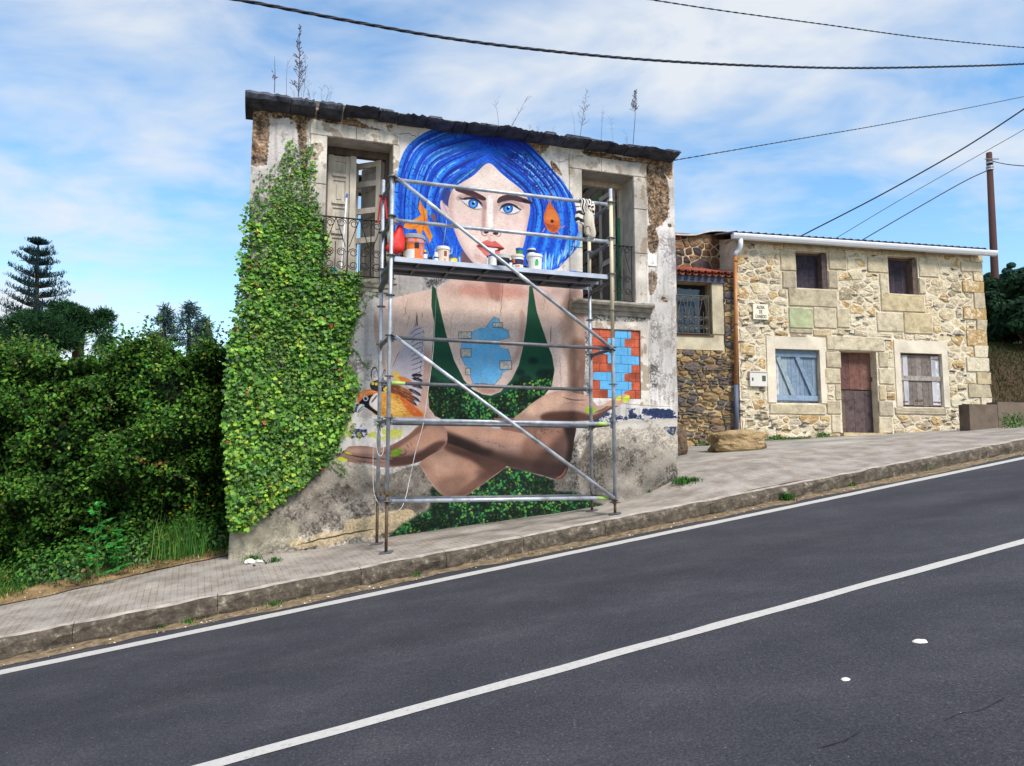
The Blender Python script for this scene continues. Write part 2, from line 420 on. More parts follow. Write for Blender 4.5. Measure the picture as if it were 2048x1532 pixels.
mould_and_tone(P(1318,470, 1350,480, 1352,560, 1328,560), (120, 114, 120), .6, 9)
mould_and_tone(P(500,180, 900,232, 1350,300, 1352,318, 900,262, 500,214), (58, 52, 50), .75, 5, np.clip(NV * 1.3, 0, 1))  # darker streaked band along the head of the wall
# skirting of coarse dark render low on the wall
RG = srgb((158, 148, 136)) * (.66 + .62 * NB)[..., None] + (NC[..., None] - .5) * .42
m, s = rag(poly(P(440,960, 560,900, 640,930, 690,915, 745,935, 770,950, 850,930, 900,990, 1000,960, 1110,955, 1150,880, 1180,852, 1240,846, 1350,838, 1380,860, 1400,1200, 400,1200), 5), NB, .5)
lay((m, s), RG[s]); HGT[s] -= .01 * m
for a in [P(1190,850, 1300,838, 1352,860, 1352,960, 1280,900, 1190,900), P(640,905, 700,920, 740,932, 760,960, 700,975, 640,960)]:
    m, s = rag(poly(a, 10), NB, 1.0); lay((m, s), srgb((196, 184, 168)) * (.8 + .35 * NC[s])[..., None], .8)
m, s = rag(poly(P(1165,930, 1260,940, 1352,900, 1352,985, 1240,1010, 1165,1010), 12), NC, .9); lay((m, s), (176, 166, 154), .55)
mould_and_tone(P(1180,905, 1240,880, 1320,900, 1352,930, 1352,970, 1230,1000, 1180,990), (58, 54, 48), .85, 14, np.clip((NC - .42) * 8, 0, 1))
mould_and_tone(P(460,1010, 640,930, 760,950, 850,960, 870,1010, 800,1030, 600,1060, 460,1100), (82, 74, 66), .6, 14, np.clip((NC - .45) * 8, 0, 1))
mould_and_tone(P(840,930, 900,990, 880,1020, 780,1010, 770,950), (60, 54, 50), .6, 8)
mould_and_tone(P(1105,960, 1150,930, 1185,880, 1188,1005, 1120,985), (60, 54, 50), .75, 8)
for a in [P(690,1045, 740,1030, 800,1020, 830,1026, 790,1062, 700,1074), P(620,1072, 680,1062, 700,1074, 640,1092), P(570,1082, 600,1078, 640,1088, 600,1100)]:
    m, s = rag(poly(a, 5), NB, .7); lay((m, s), srgb((196, 174, 138)) * (.85 + .3 * NC[s])[..., None], .9); HGT[s] += .006 * m
crack(P(585,1092, 640,1078, 700,1066, 762,1056), 2.6, (46, 38, 32), .9, 2)
m, s = rag(poly(P(455,1060, 520,1020, 600,1050, 560,1100, 455,1125), 12), NB, .6); lay((m, s), (158, 152, 128), .5)
# navy band left of an older coat
NAVY = srgb((38, 50, 82)) * (.8 + .5 * NC)[..., None]
for a in [P(1165,812, 1235,814, 1310,818, 1318,826, 1310,846, 1240,842, 1160,850), P(1300,818, 1350,822, 1350,870, 1330,862, 1320,840), P(688,810, 716,808, 724,816, 714,826, 690,828), P(700,850, 730,846, 734,872, 700,880)]:
    m, s = poly(a, 4); m = np.clip((m * (NB[s] * .65 + NC[s] * .35) - .40) * 14, 0, 1); lay((m, s), NAVY[s])
m, s = rag(poly(P(1230,842, 1352,838, 1352,852, 1230,856), 3), NB, 2.2); lay((m, s), (205, 196, 186))
m, s = poly(P(672,850, 735,842, 800,850, 800,872, 730,884, 660,885), 6); lay((m * np.clip((NB[s] - .52) * 10, 0, 1), s), (188, 196, 70), .8)
# surrounds of dressed stone: bands of lime
def band(pts, dz=.0):
    m, s = poly(pts, .8, False); lay((m, s), srgb((208, 198, 184)) * (.80 + .34 * NA[s])[..., None] + (NV[s][..., None] - .5) * .12, .82)
    lay((m * np.clip((NB[s] - .62) * 8, 0, 1), s), (140, 120, 100), .6)
band(P(618,241, 795,266, 795,296, 785,291, 652,273, 652,545, 622,545))
band(P(785,291, 800,293, 794,560, 776,558)); band(P(1136,309, 1292,327, 1292,606, 1268,604, 1266,353, 1163,341, 1163,560, 1136,558))
band(P(1184,642, 1296,645, 1298,815, 1279,812, 1279,660, 1184,657))
stroke(P(1296,650, 1297,812), 1, (110, 100, 92), .6, smooth=False); stroke(P(1200,803, 1297,812, 1352,814), 1.2, (90, 82, 76), .7, smooth=False)

# --- the woman with blue hair
HAIR = P(789,520, 787,480, 788,430, 789,362, 797,350, 799,326, 815,293, 849,266, 880,256, 926,250, 982,256, 1026,268, 1050,281, 1071,302, 1099,335, 1124,364, 1142,393, 1150,420, 1153,453, 1157,482, 1143,508, 1120,528, 1106,540, 1000,560, 800,545)
hm, hs = poly(HAIR, 1.0); lay((hm, hs), (24, 92, 214)); HGT[hs] += 0
top = np.array([975, 262.])
def strand(side, u, v0=0.0, v1=1.0, n=14):
    """one lock: u 0 hugs the face, 1 the outer outline"""
    if side < 0:
        inner = np.array(P(975,322, 946,344, 912,372, 894,400, 884,440, 896,480, 918,522)); outer = np.array(P(955,252, 885,256, 826,284, 800,330, 789,390, 786,460, 790,530))
    else:
        inner = np.array(P(977,322, 1005,345, 1045,378, 1062,405, 1066,440, 1054,490, 1046,530)); outer = np.array(P(990,257, 1050,280, 1100,334, 1142,392, 1154,450, 1148,500, 1110,545))
    a = inner * (1 - u) + outer * u; mid = math.sin(math.pi * u) * 6
    a[2:5, 1] -= mid; c = catmull(a, 8, False); i0, i1 = int(v0 * (len(c) - 1)), max(int(v1 * (len(c) - 1)), int(v0 * (len(c) - 1)) + 3)
    return c[i0:i1 + 1]
for i in range(560):
    sd_ = -1 if PR.random() < .5 else 1; u = PR.random(); v0 = PR.random() * .75; v1 = min(1, v0 + PR.uniform(.12, .5))
    band_ = .5 + .5 * math.sin(u * 26 + (3 if sd_ > 0 else 0) + 2.0 * v0)
    c = np.array([14, 52, 176]) * (1 - band_) + np.array([44, 140, 244]) * band_
    if PR.random() < .10: c = np.array([120, 190, 250])
    if u < .1: c = c * .8
    if v0 < .12: c = c * .75
    stroke(strand(sd_, u, v0, v1)[::3], PR.uniform(1.6, 7) * (1 if band_ > .3 else .8), c, PR.uniform(.3, .75), .5)
for i in range(60):
    sd_ = PR.choice((-1, 1)); u = (int(PR.random() * 7) + .5 + PR.uniform(-.05, .05)) / 7; v0 = PR.uniform(.02, .5)
    stroke(strand(sd_, u, v0, min(1, v0 + PR.uniform(.2, .45)))[::3], PR.uniform(1.5, 3.5), (10, 34, 132), .7, .5)
for i in range(46):
    sd_ = PR.choice((-1, 1)); u = (int(PR.random() * 7) + PR.uniform(-.06, .06)) / 7 + .02; v0 = PR.uniform(.12, .45)
    stroke(strand(sd_, min(max(u, .02), .98), v0, v0 + PR.uniform(.08, .22))[::2], PR.uniform(1, 2.4), (150, 206, 250), .75, .6)
m, s = poly(P(925,254, 985,256, 1045,282, 1060,300, 1030,300, 980,290, 940,276, 925,266), 9); lay((m, s), (20, 44, 170), .75)
for x, y, rx, ry in [(1035,320,26,16), (1075,345,34,14), (1085,372,26,12), (1060,328,18,10), (985,285,22,8)]:
    m, s = poly([(x + rx * math.cos(a), y + ry * math.sin(a)) for a in np.arange(0, 6.2, .8)], 6); lay((m * np.clip((NC[s] - .50) * 9, 0, 1), s), (12, 22, 104), .8)
m, s = poly(HAIR, 1); sp = np.clip((fbm(5, 77, 2)[s] - .66) * 8, 0, 1); lay((m * sp, s), (10, 40, 150), .5)
for i in range(120):        # unfinished pale brushwork at the ends
    x, y = PR.choice([(PR.uniform(1070, 1160), 0), (PR.uniform(795, 925), 1)]); 
    yb = 540 - max(0, (x - 1100)) * .9 + PR.uniform(-4, 8) if y == 0 else 530 + PR.uniform(-5, 12)
    stroke([(x, yb), (x + PR.uniform(-3, 10), yb - PR.uniform(12, 40))], PR.uniform(2, 4), PR.choice([(220, 234, 248), (150, 206, 248), (60, 160, 244)]), PR.uniform(.5, .9), .4)
# ear and neck
lay(poly(P(880,404, 886,402, 897,418, 899,438, 890,432, 881,420), 1.2), (214, 186, 186)); lay(poly(P(886,380, 900,384, 898,412, 884,404), 3), (60, 60, 120), .8)
stroke(P(884,408, 890,418, 895,428), 1.2, (130, 90, 100), .8)
lay(poly(P(922,500, 945,526, 948,560, 918,560), 2, False), (112, 80, 84))
FACE = P(976,328, 1004,350, 1030,370, 1046,383, 1057,403, 1060,420, 1054,455, 1048,486, 1038,512, 1022,532, 1000,545, 970,545, 944,525, 924,498, 911,469, 902,442, 896,410, 902,384, 915,371, 946,352)
lay(poly(FACE, 1.0, True), (230, 204, 192))
def shade(pts, col, al, soft): 
    m, s = poly(pts, soft); f, fs = FM; 
    full = np.zeros((TH, TW), np.float32); full[s] = m; lay((full[fs] * f, fs), col, al)
FM = poly(FACE, 1.0)
shade(P(896,384, 906,384, 906,430, 920,480, 950,530, 930,530, 900,470, 890,420), (196, 154, 146), .6, 7)
shade(P(1048,395, 1064,410, 1062,470, 1045,520, 1015,545, 1035,500, 1048,450), (206, 164, 156), .55, 7)
shade(P(963,400, 972,404, 971,440, 968,462, 963,450), (164, 122, 118), .62, 3.5)
shade(P(986,402, 997,402, 996,420, 988,450, 984,430), (200, 166, 160), .5, 4)
shade(P(974,398, 984,398, 985,450, 976,452), (250, 240, 236), .8, 3)
shade(P(915,392, 945,388, 966,402, 972,420, 960,412, 940,398, 915,402), (150, 110, 108), .5, 4)
shade(P(996,400, 1020,396, 1044,408, 1046,418, 1020,404, 998,414), (150, 110, 108), .45, 4)
shade(P(915,425, 960,430, 950,450, 920,445), (240, 204, 198), .6, 6); shade(P(1005,435, 1050,432, 1046,458, 1010,458), (240, 204, 198), .6, 6)
shade(P(950,508, 975,518, 1000,512, 1004,522, 975,530, 950,520), (196, 150, 142), .5, 4)
shade(P(950,345, 1000,345, 1030,375, 990,385, 940,375), (246, 230, 222), .55, 9)
# brows
lay(poly(P(911,378, 935,379, 956,388, 971,397, 966,402, 945,395, 926,388, 912,383), .9), (70, 44, 52)); lay(poly(P(993,404, 998,395, 1013,390, 1029,391, 1046,396, 1066,405, 1060,408, 1042,405, 1022,401, 1005,404, 996,407), .9), (72, 48, 56))
stroke(P(1040,399, 1056,404, 1066,408), 3, (10, 10, 20), .9); stroke(P(1044,404, 1054,402, 1050,397), 2, (12, 12, 24), .9)
# eyes
def eye(ol, up, il, lo, ic, flip):
    lay(poly([ol] + up + [il] + lo[::-1], .9), (226, 220, 224)); EM, es = poly([ol] + up + [il] + lo[::-1], .8)
    full = np.zeros((TH, TW), np.float32); full[es] = EM
    def inm(r, col, al=1, ox=0, oy=0, soft=.6):
        m, s = poly([(ic[0] + ox + r * math.cos(a), ic[1] + oy + r * math.sin(a)) for a in np.arange(0, 6.2, .6)], soft); lay((m * full[s], s), col, al)
    inm(9.9, (14, 30, 84)); inm(8.8, (38, 106, 200)); inm(6.2, (84, 164, 232), .8, -.5, 2.0, 1.3); inm(3.1, (8, 14, 40)); 
    lay(poly([(ic[0] + 2.2 + 1.6 * math.cos(a), ic[1] - 2.6 + 1.6 * math.sin(a)) for a in np.arange(0, 6.2, .8)], .4), (250, 252, 255))
    stroke([(x, y + 1.4) for x, y in [ol] + up + [il]], 5.2, (30, 24, 40), .95, .4); stroke([ol] + lo + [il], 1.6, (70, 44, 54), .8, .5)
    q = catmull([ol] + up + [il], 5, False); stroke([(x, y - 4.5) for x, y in q[3:-4]], 1.2, (120, 84, 88), .7, .6)
    for x, y in catmull([ol] + lo + [il], 4, False)[2:-3]: stroke([(x, y), (x + (x - ic[0]) * .10, y + 2.6)], .7, (60, 40, 48), .7)
eye((919,398.5), P(931,396.5, 945,396, 958,403), (966,416), P(932,410, 943,417, 956,419), (945.7,407.5), 0)
eye((1041,419.5), P(1031,411.5, 1018,407, 1005,411), (998,420), P(1033,426, 1018,428.5, 1005,425), (1015.6,417), 1)
stroke(P(1030,412, 1038,418, 1043,419), 3, (20, 14, 24), .9); stroke(P(932,400, 922,398, 917,395), 2.6, (30, 22, 34), .9)
# nose
stroke(P(961,458, 963,468, 969,472.5, 976,469), 2.2, (120, 80, 80), .8, .5); stroke(P(1000,459, 1001,468, 997,473, 990,471), 2, (130, 88, 86), .75, .5)
lay(poly(P(967,463, 973,461.5, 977,465, 972,468, 968,467), .8), (62, 34, 40)); lay(poly(P(985,467, 990,463.5, 996,466, 994,470, 988,470), .8), (62, 34, 40))
stroke(P(976,470, 981,471.5, 986,471), 1.6, (170, 122, 116), .8); shade(P(974,473, 980,474, 983,486, 978,485), (196, 154, 148), .6, 2); shade(P(962,455, 972,456, 970,463, 962,466), (180, 132, 128), .6, 2)
# lips
lay(poly(P(952,493, 962,486, 973,481, 982,484.5, 989,482.5, 998,489, 1008,497.5, 1000,501, 997,508, 985,514, 973,512.5, 961,503), 1), (206, 96, 90))
lay(poly(P(952,493, 966,491, 980,493.5, 994,494.5, 1008,497.5, 998,502, 985,503, 972,500, 961,496), .8), (96, 28, 34)); lay(poly(P(974,495.5, 985,496.5, 995,498, 992,501, 982,502, 975,499), .6), (226, 214, 212))
lay(poly(P(961,500, 970,503, 984,506, 996,504, 990,511, 978,512, 966,508), 1.6), (222, 122, 112), .8); stroke(P(966,487, 974,484.5, 982,488, 989,486), 1.6, (226, 132, 120), .6)
stroke(P(961,504, 973,513.5, 985,515, 996,509), 1.4, (130, 60, 62), .6)
# fish
OR1, OR2, OR3 = (232, 138, 44), (196, 86, 30), (246, 176, 90)
F1 = P(839,399, 843,410, 854,423, 855,440, 858,457, 865,472, 859,488, 856,476, 846,459, 842,471, 836,471, 832,458, 821,459, 807,455, 811,445, 834,436, 842,430, 836,418)
lay(poly(F1, .9, False), OR1)
for a in [P(838,405, 846,420, 848,450, 840,470), P(850,430, 850,450, 860,470), P(845,440, 830,446, 812,450), P(846,446, 836,452, 824,456), P(852,424, 854,445, 862,478)]: stroke(a, 2.4, OR2, .7)
stroke(P(846,418, 852,428, 852,440), 2, OR3, .8); stroke(P(812,446, 808,454, 820,458), 1.5, OR3, .8); lay(poly(P(861,428, 870,430, 872,444, 866,442), 1.5), (150, 90, 70), .8)
F2 = P(1099,386, 1101,408, 1109,420, 1118,437, 1119,455, 1108,467, 1093,457, 1087,437, 1092,416, 1097,404)
lay(poly(F2, 1), (206, 100, 44)); lay(poly(P(1096,420, 1110,424, 1116,442, 1104,440, 1092,440), 3), (226, 134, 66), .7); lay(poly(P(1089,445, 1104,452, 1118,452, 1108,464, 1094,456), 2), (160, 66, 28), .7)
stroke(P(1099,384, 1100,400), 2.4, (150, 60, 40), .9); stroke(P(1112,454, 1124,455, 1130,450), 2.2, (214, 130, 100), .9); stroke(P(1090,455, 1084,466), 2.4, (226, 160, 140), .9); stroke(P(1113,462, 1120,470), 2.2, (226, 150, 120), .9)
lay(poly([(1103.5 + 3.3 * math.cos(a), 443 + 3.3 * math.sin(a)) for a in np.arange(0, 6.2, .8)], .6), (50, 40, 36)); stroke(P(1094,448, 1102,452, 1110,450), 1.2, (110, 46, 26), .8)
for i in range(50):
    x, y = PR.uniform(1090, 1118), PR.uniform(410, 460); 
    stroke([(x, y), (x + 2, y + 1)], 1, PR.choice([(240, 170, 110), (150, 60, 26)]), .5)

# --- shoulders and chest
BODY = P(871,577, 822,588, 781,598, 756,611, 748,628, 747,657, 752,690, 758,715, 766,735, 772,760, 780,800, 800,840, 860,850, 1000,850, 1164,840, 1166,784, 1169,711, 1168,650, 1164,601, 1158,575, 1140,562, 1080,552, 1000,545, 940,548, 907,558)
bm, bs = poly(BODY, 1.0)
lay((bm, bs), (234, 206, 193)); BFULL = np.zeros((TH, TW), np.float32); BFULL[bs] = bm
def shb(pts, col, al, soft, mask=None):
    m, s = poly(pts, soft); mk = BFULL if mask is None else mask; lay((m * mk[s], s), col, al)
shb(P(890,545, 1150,545, 1150,590, 1050,592, 1000,600, 900,590), (204, 162, 148), .6, 12)
shb(P(970,555, 1000,560, 1000,600, 988,600, 978,590), (120, 80, 72), .55, 8); shb(P(930,570, 1040,575, 1040,596, 930,590), (206, 130, 112), .5, 10)
shb(P(1125,600, 1170,600, 1172,840, 1128,840, 1135,740, 1120,680), (156, 120, 102), .7, 9); shb(P(1140,690, 1172,690, 1172,800, 1145,800), (96, 66, 54), .6, 10)
shb(P(800,720, 860,700, 862,840, 800,850), (170, 126, 112), .6, 14); shb(P(745,640, 756,640, 772,760, 760,780), (176, 136, 120), .6, 5)
shb(P(925,745, 960,785, 1000,782, 1030,740, 1010,770, 970,775), (176, 128, 112), .7, 6)
shb(P(880,620, 900,620, 925,720, 950,770, 930,770, 895,690), (236, 206, 190), .6, 8); shb(P(1010,740, 1035,690, 1040,620, 1050,640, 1040,710), (186, 140, 124), .55, 6)
shb(P(790,610, 850,600, 850,680, 790,690), (228, 198, 184), .6, 16); shb(P(1070,600, 1120,600, 1120,690, 1090,660), (222, 190, 176), .6, 12)
# green halter
TOPG = P(863.6,573, 866,573, 871,577, 879,613, 890,662, 907,720, 927,760, 944,779, 964,789, 981,791.5, 1000,784, 1022,760, 1037,730, 1044,699, 1051.6,650, 1056.5,601, 1057.7,573, 1063.8,573, 1073.5,625, 1090.6,677, 1103,711, 1108,740, 1103,772, 1081,799, 1042,828, 1020,845, 900,848, 871,832, 858,816, 856,784, 861,735, 866,677, 868.5,645, 862.4,613)
tm, ts = poly(TOPG, .9, False); lay((tm, ts), (34, 86, 62)); lay((tm * np.clip((NA[ts] - .4) * 2, 0, 1), ts), (26, 70, 52), .6)
TFULL = np.zeros((TH, TW), np.float32); TFULL[ts] = tm
for x, y, rr in [(862,760,12), (880,772,14), (905,770,10), (1040,745,9), (1066,722,10), (1085,748,14), (1100,745,10), (1050,760,14)]:
    shb([(x + rr * math.cos(a), y + rr * .7 * math.sin(a)) for a in np.arange(0, 6.2, .8)], (14, 36, 32), .75, 5, TFULL)
def leafy(pts, n, full=None, dens=1.0):
    m, s = poly(pts, 6); mk = m if full is None else m * full[s]
    lay((mk, s), srgb((12, 30, 24)) * (.8 + .6 * NB[s])[..., None], .95)
    xs = [p[0] for p in pts]; ys = [p[1] for p in pts]; k = 0
    M2 = np.zeros((TH, TW), np.float32); M2[s] = mk
    while k < n:
        k += 1; x, y = PR.uniform(min(xs), max(xs)), PR.uniform(min(ys), max(ys)); q = tx(x, y); ix, iy = int(q[0]), int(q[1])
        if not (0 <= ix < TW and 0 <= iy < TH) or M2[iy, ix] < .6: continue
        a = PR.uniform(0, 6.28); r = PR.uniform(1.6, 3.4); dpt = PR.random()
        c = (30, 92, 52) if dpt < .35 else ((58, 148, 70) if dpt < .7 else ((112, 176, 62) if dpt < .91 else (186, 194, 70)))
        q3 = NB[iy, ix]; c = tuple(v_ * (.45 if q3 < .42 else (.75 if q3 < .5 else 1)) for v_ in c)
        h = [(x + r * (1.2 if j == 0 else .75) * math.cos(a + j * 1.2566), y + r * (1.2 if j == 0 else .75) * math.sin(a + j * 1.2566)) for j in range(5)]
        lay(poly(h, .5, False), c, .9 if dpt > .35 else .7)
        if dpt > .6: stroke([(x - r * .5 * math.cos(a), y - r * .5 * math.sin(a)), (x + r * .8 * math.cos(a), y + r * .8 * math.sin(a))], .8, (30, 90, 40), .6)
leafy(P(850,778, 900,776, 945,782, 980,796, 1010,784, 1030,762, 1060,762, 1112,750, 1112,790, 1090,850, 980,860, 860,852), 1500, TFULL)
# the patch of sky that shows through, with bare bricks along it
BL = P(988,634, 996,637, 1000,646, 990,650, 986,655, 1006,657, 1015,662, 1018,676, 999,680, 999,695, 1015,698, 1021,716, 1022,722, 1022,738, 1004,746, 1000,756, 988,769, 946,768, 940,752, 938,738, 930,732, 923,716, 921,700, 923,680, 921,678, 941,678, 942,664, 959,656, 971,656, 979,644)
lay(poly(BL, .7, False), (112, 190, 240)); HGT[poly(BL, .7, False)[1]] -= .008 * poly(BL, .7, False)[0]
for x0, y0, x1, y1 in [(916,664,942,677), (921,698,942,714), (999,722,1022,739), (985,646,1004,655), (930,736,940,750), (950,767,972,772)]:
    q = [(x0 + PR.uniform(-1, 1), y0), (x1, y0 + PR.uniform(-1, 1)), (x1 + PR.uniform(-1, 1), y1), (x0, y1)]; m, s = poly(q, .5, False); lay((m, s), srgb((212, 204, 192)) * (.82 + .3 * NC[s])[..., None]); stroke(q + [q[0]], 1.3, (60, 48, 46), .7, smooth=False, taper=False)
for a, b in zip(BL, BL[1:] + BL[:1]):
    if PR.random() < .7: stroke([a, b], 1.3, (90, 72, 70), .6, smooth=False, taper=False)
crack(P(1006,556, 1004,590, 1001,620, 998,640), 1.2, (90, 60, 54), .6); crack(P(1101,650, 1100,690), 1.6, (40, 30, 28), .8, 1)
for x, y0, y1, w in [(833,624,686,3.4), (829,640,680,1.6), (838,650,690,1.6), (843,624,636,1), (827,652,664,1)]: crack([(x, y0), (x + 1, (y0 + y1) / 2), (x, y1)], w, (70, 54, 54), .8, 2)

for i in range(260):
    x, y = PR.uniform(760, 1160), PR.uniform(575, 830); m, sl_ = stroke([(x, y), (x + PR.uniform(-4, 4), y + PR.uniform(14, 40))], PR.uniform(3, 9), None, raw=True) or (None, None)
    if m is not None: lay((m * (BFULL[sl_] * (1 - TFULL[sl_])), sl_), PR.choice([(240, 214, 202), (206, 172, 156), (232, 200, 190)]), PR.uniform(.06, .2))
for i in range(16):
    x, y = PR.uniform(770, 1150), PR.uniform(580, 740); crack([(x, y), (x + PR.uniform(-6, 6), y + 14), (x + PR.uniform(-8, 8), y + PR.uniform(24, 50))], PR.uniform(.7, 1.1), (110, 80, 72), .45, 3)

# --- the bird with spread wing
WING = P(782,745, 803,700, 815,668, 828,655, 840,652, 848,668, 848,700, 846,740, 843,775, 834,812, 815,800, 800,792, 785,780)
lay(poly(WING, 1.2), (204, 192, 200)); stroke(P(783,738, 796,708, 803,700), 1.2, (90, 74, 80), .8)
for i in range(11):
    y = 655 + i * 9.5; stroke([(818 + i * .4, y + 16 - i * .9), (832, y + 4 + i * .3), (847 - max(0, i - 7), y)], 1.2, (44, 36, 44), .85)
for i in range(9): stroke([(846 - i * 1.1, 660 + i * 12), (848 - i * 1.1, 668 + i * 12)], 1.2, (44, 36, 44), .8)
for i, (x0, y0, x1, y1) in enumerate([(822,752,844,752), (824,757,845,763), (824,770,844,777), (816,778,842,792), (812,788,840,804), (808,794,834,812)]):
    stroke([(x0, y0), ((x0 + x1) / 2, (y0 + y1) / 2 - 1), (x1, y1)], 6.5, (22, 22, 34), .95, .3); stroke([(x0 + 6, y0 + 1), (x1 - 2, y1 + 1)], 1.2, (170, 170, 186), .8)
lay(poly(P(784,745, 796,744, 802,756, 815,764, 806,768, 790,764), 3), (240, 200, 90), .9); lay(poly(P(796,754, 812,756, 822,764, 806,766), 2.5), (226, 120, 50), .9)
lay(poly(P(782,770, 800,772, 822,786, 828,806, 812,800, 790,792, 780,784), 2), (122, 66, 44)); 
lay(poly(P(745,790, 754,787, 770,784, 785,787, 801,793, 824,809, 846,831, 757,832, 742,815, 740,800), 1.2), (214, 150, 62))
lay(poly(P(800,793, 824,809, 846,831, 826,831, 806,808), 2.5), (204, 92, 46), .9); lay(poly(P(775,800, 800,806, 812,826, 780,828), 5), (236, 198, 110), .7)
for i in range(150):
    x, y = PR.uniform(748, 836), PR.uniform(789, 829); 
    if y < 790 + max(0, x - 790) * .7: continue
    stroke([(x, y), (x + PR.uniform(4, 9), y + PR.uniform(1, 4))], .9, PR.choice([(150, 90, 40), (240, 214, 130), (180, 80, 40)]), .6)
for i in range(40):
    x, y = PR.uniform(785, 822), PR.uniform(770, 796); stroke([(x, y), (x + 7, y + 4)], 1, PR.choice([(70, 36, 30), (236, 180, 90), (210, 110, 60)]), .7)
lay(poly(P(714,802, 717,790, 724,783, 738,779, 754,781, 756,786, 744,790, 732,796, 724,806, 718,808), 1), (220, 122, 62)); lay(poly(P(720,786, 740,781, 752,784, 738,786, 722,796), 1.6), (236, 160, 96), .8)
lay(poly(P(718,806, 726,797, 738,791, 746,790, 741,800, 738,808, 744,816, 757,824, 757,832, 736,818, 724,812), .9), (18, 20, 30))
lay(poly(P(744,792, 757,788, 757,822, 742,812, 738,806), 1), (216, 206, 202)); stroke(P(742,806, 750,796, 754,790), 3, (30, 34, 46), .8)
lay(poly(P(713.5,824, 716,813, 722,808, 729,811, 724,818), .7), (208, 208, 208)); stroke(P(714,824, 722,816, 729,811), 1.4, (20, 22, 30), .9); stroke(P(713,826, 720,822, 728,816), 1.2, (20, 22, 30), .9)
lay(poly([(731.3 + 5.2 * math.cos(a), 797 + 5.4 * math.sin(a)) for a in np.arange(0, 6.2, .8)], .5), (206, 216, 226)); lay(poly([(731.3 + 3.4 * math.cos(a), 797 + 3.6 * math.sin(a)) for a in np.arange(0, 6.2, .8)], .5), (20, 26, 44)); lay(poly([(732.5 + 1 * math.cos(a), 795.5 + 1 * math.sin(a)) for a in np.arange(0, 6.2, 1)], .3), (255, 255, 255))
lay(poly(P(742,765, 768,760, 772,782, 744,780), 1), (26, 26, 34), .9); stroke(P(744,764, 742,746, 748,735, 754,742, 756,758), 2, (40, 38, 48), .95); stroke(P(748,748, 752,742, 756,752), 3, (160, 160, 172), .8); stroke(P(764,756, 767,742, 770,741, 768,752), 1.6, (40, 38, 48), .9)
for x, y in [(745,767), (752,768), (772,776), (769,779)]: lay(poly([(x + 3 * math.cos(a), y + 3.5 * math.sin(a)) for a in np.arange(0, 6.2, .8)], .8), (234, 200, 70))

# --- crossed arms and hands
def full(pts, soft=.9, smooth=True):
    m, s = poly(pts, soft, smooth); g = np.zeros((TH, TW), np.float32); g[s] = m; return g
leafy(P(884,985, 930,985, 1009,935, 1077,950, 1106,962, 1109,982, 1150,985, 1184,1003, 1205,1012, 1130,1028, 1000,1045, 880,1062, 781,1078, 800,1052, 830,1034, 860,1014, 862,975), 3200)
A2 = full(P(903,880, 870,895, 840,925, 846,940, 868,970, 886,991, 908,996, 932,991, 970,962, 1012,932, 990,905, 940,890), .9)
lay((A2, (slice(0, TH), slice(0, TW))), (156, 122, 108))
shb(P(840,922, 880,905, 940,905, 960,940, 930,975, 880,975), (182, 136, 112), .8, 16, A2); shb(P(895,880, 950,895, 1015,930, 990,950, 940,920, 890,900), (70, 44, 38), .85, 8, A2)
shb(P(932,990, 970,962, 1014,932, 1000,925, 960,950, 915,985), (96, 62, 52), .7, 6, A2); shb(P(900,890, 960,895, 1014,930, 975,960, 950,950, 960,925, 920,905), (84, 58, 50), .7, 14, A2); shb(P(880,960, 930,950, 940,985, 905,997, 885,990), (112, 82, 70), .6, 14, A2); shb(P(860,915, 900,908, 920,930, 890,950, 862,940), (196, 156, 136), .55, 14, A2)
stroke(P(838,925, 852,950, 870,975, 886,993), 1.8, (206, 160, 140), .8, .6); stroke(P(932,992, 970,964, 1011,934), 1.8, (186, 140, 122), .8, .6)
lay(poly(P(985,836, 1095,836, 1090,874, 1060,876, 1010,868), 1.5, False), (150, 108, 92))
A1 = full(P(843,849, 884,851, 952,853, 1015,861, 1066,870, 1082,857, 1146,850, 1148,880, 1141,920, 1131,949, 1115,959, 1078,949, 1015,933, 952,908, 915,893, 890,886, 860,890), .9)
lay((A1, (slice(0, TH), slice(0, TW))), (168, 132, 118))
shb(P(890,850, 1000,852, 1066,868, 1060,890, 980,880, 900,868), (204, 158, 134), .8, 9, A1); shb(P(1085,858, 1130,852, 1128,890, 1090,900), (176, 126, 104), .7, 10, A1)
shb(P(900,886, 960,898, 1020,915, 1090,925, 1130,930, 1120,952, 1060,948, 950,912), (58, 38, 32), .85, 11, A1); shb(P(885,862, 915,872, 960,895, 920,900, 880,886), (40, 26, 24), .85, 9, A1)
shb(P(1128,850, 1150,850, 1148,920, 1130,930, 1135,890), (40, 26, 24), .8, 8, A1); shb(P(1060,870, 1080,880, 1110,930, 1060,930, 1040,900), (120, 82, 66), .6, 12, A1)
shb(P(905,893, 1000,905, 1120,925, 1146,900, 1142,925, 1118,962, 1015,936, 952,912), (72, 52, 46), .75, 15, A1); shb(P(1090,900, 1150,850, 1150,920, 1120,955, 1060,945), (52, 38, 36), .55, 14, A1); shb(P(880,868, 930,880, 990,905, 940,905, 890,890), (34, 24, 22), .7, 10, A1)
stroke(P(1110,957, 1124,950, 1133,935), 3, (176, 112, 92), .8, .6); stroke(P(1066,870, 1074,878, 1070,890), 2, (60, 40, 36), .7, .6)
for i in range(22):
    x, y = PR.choice([(PR.uniform(940, 1070), PR.uniform(868, 900)), (PR.uniform(1072, 1130), PR.uniform(855, 885))]); crack([(x, y), (x + PR.uniform(-8, 8), y + PR.uniform(-4, 4)), (x + PR.uniform(-10, 10), y + PR.uniform(-2, 8))], PR.uniform(.7, 1.2), (84, 58, 50), .5, 2)
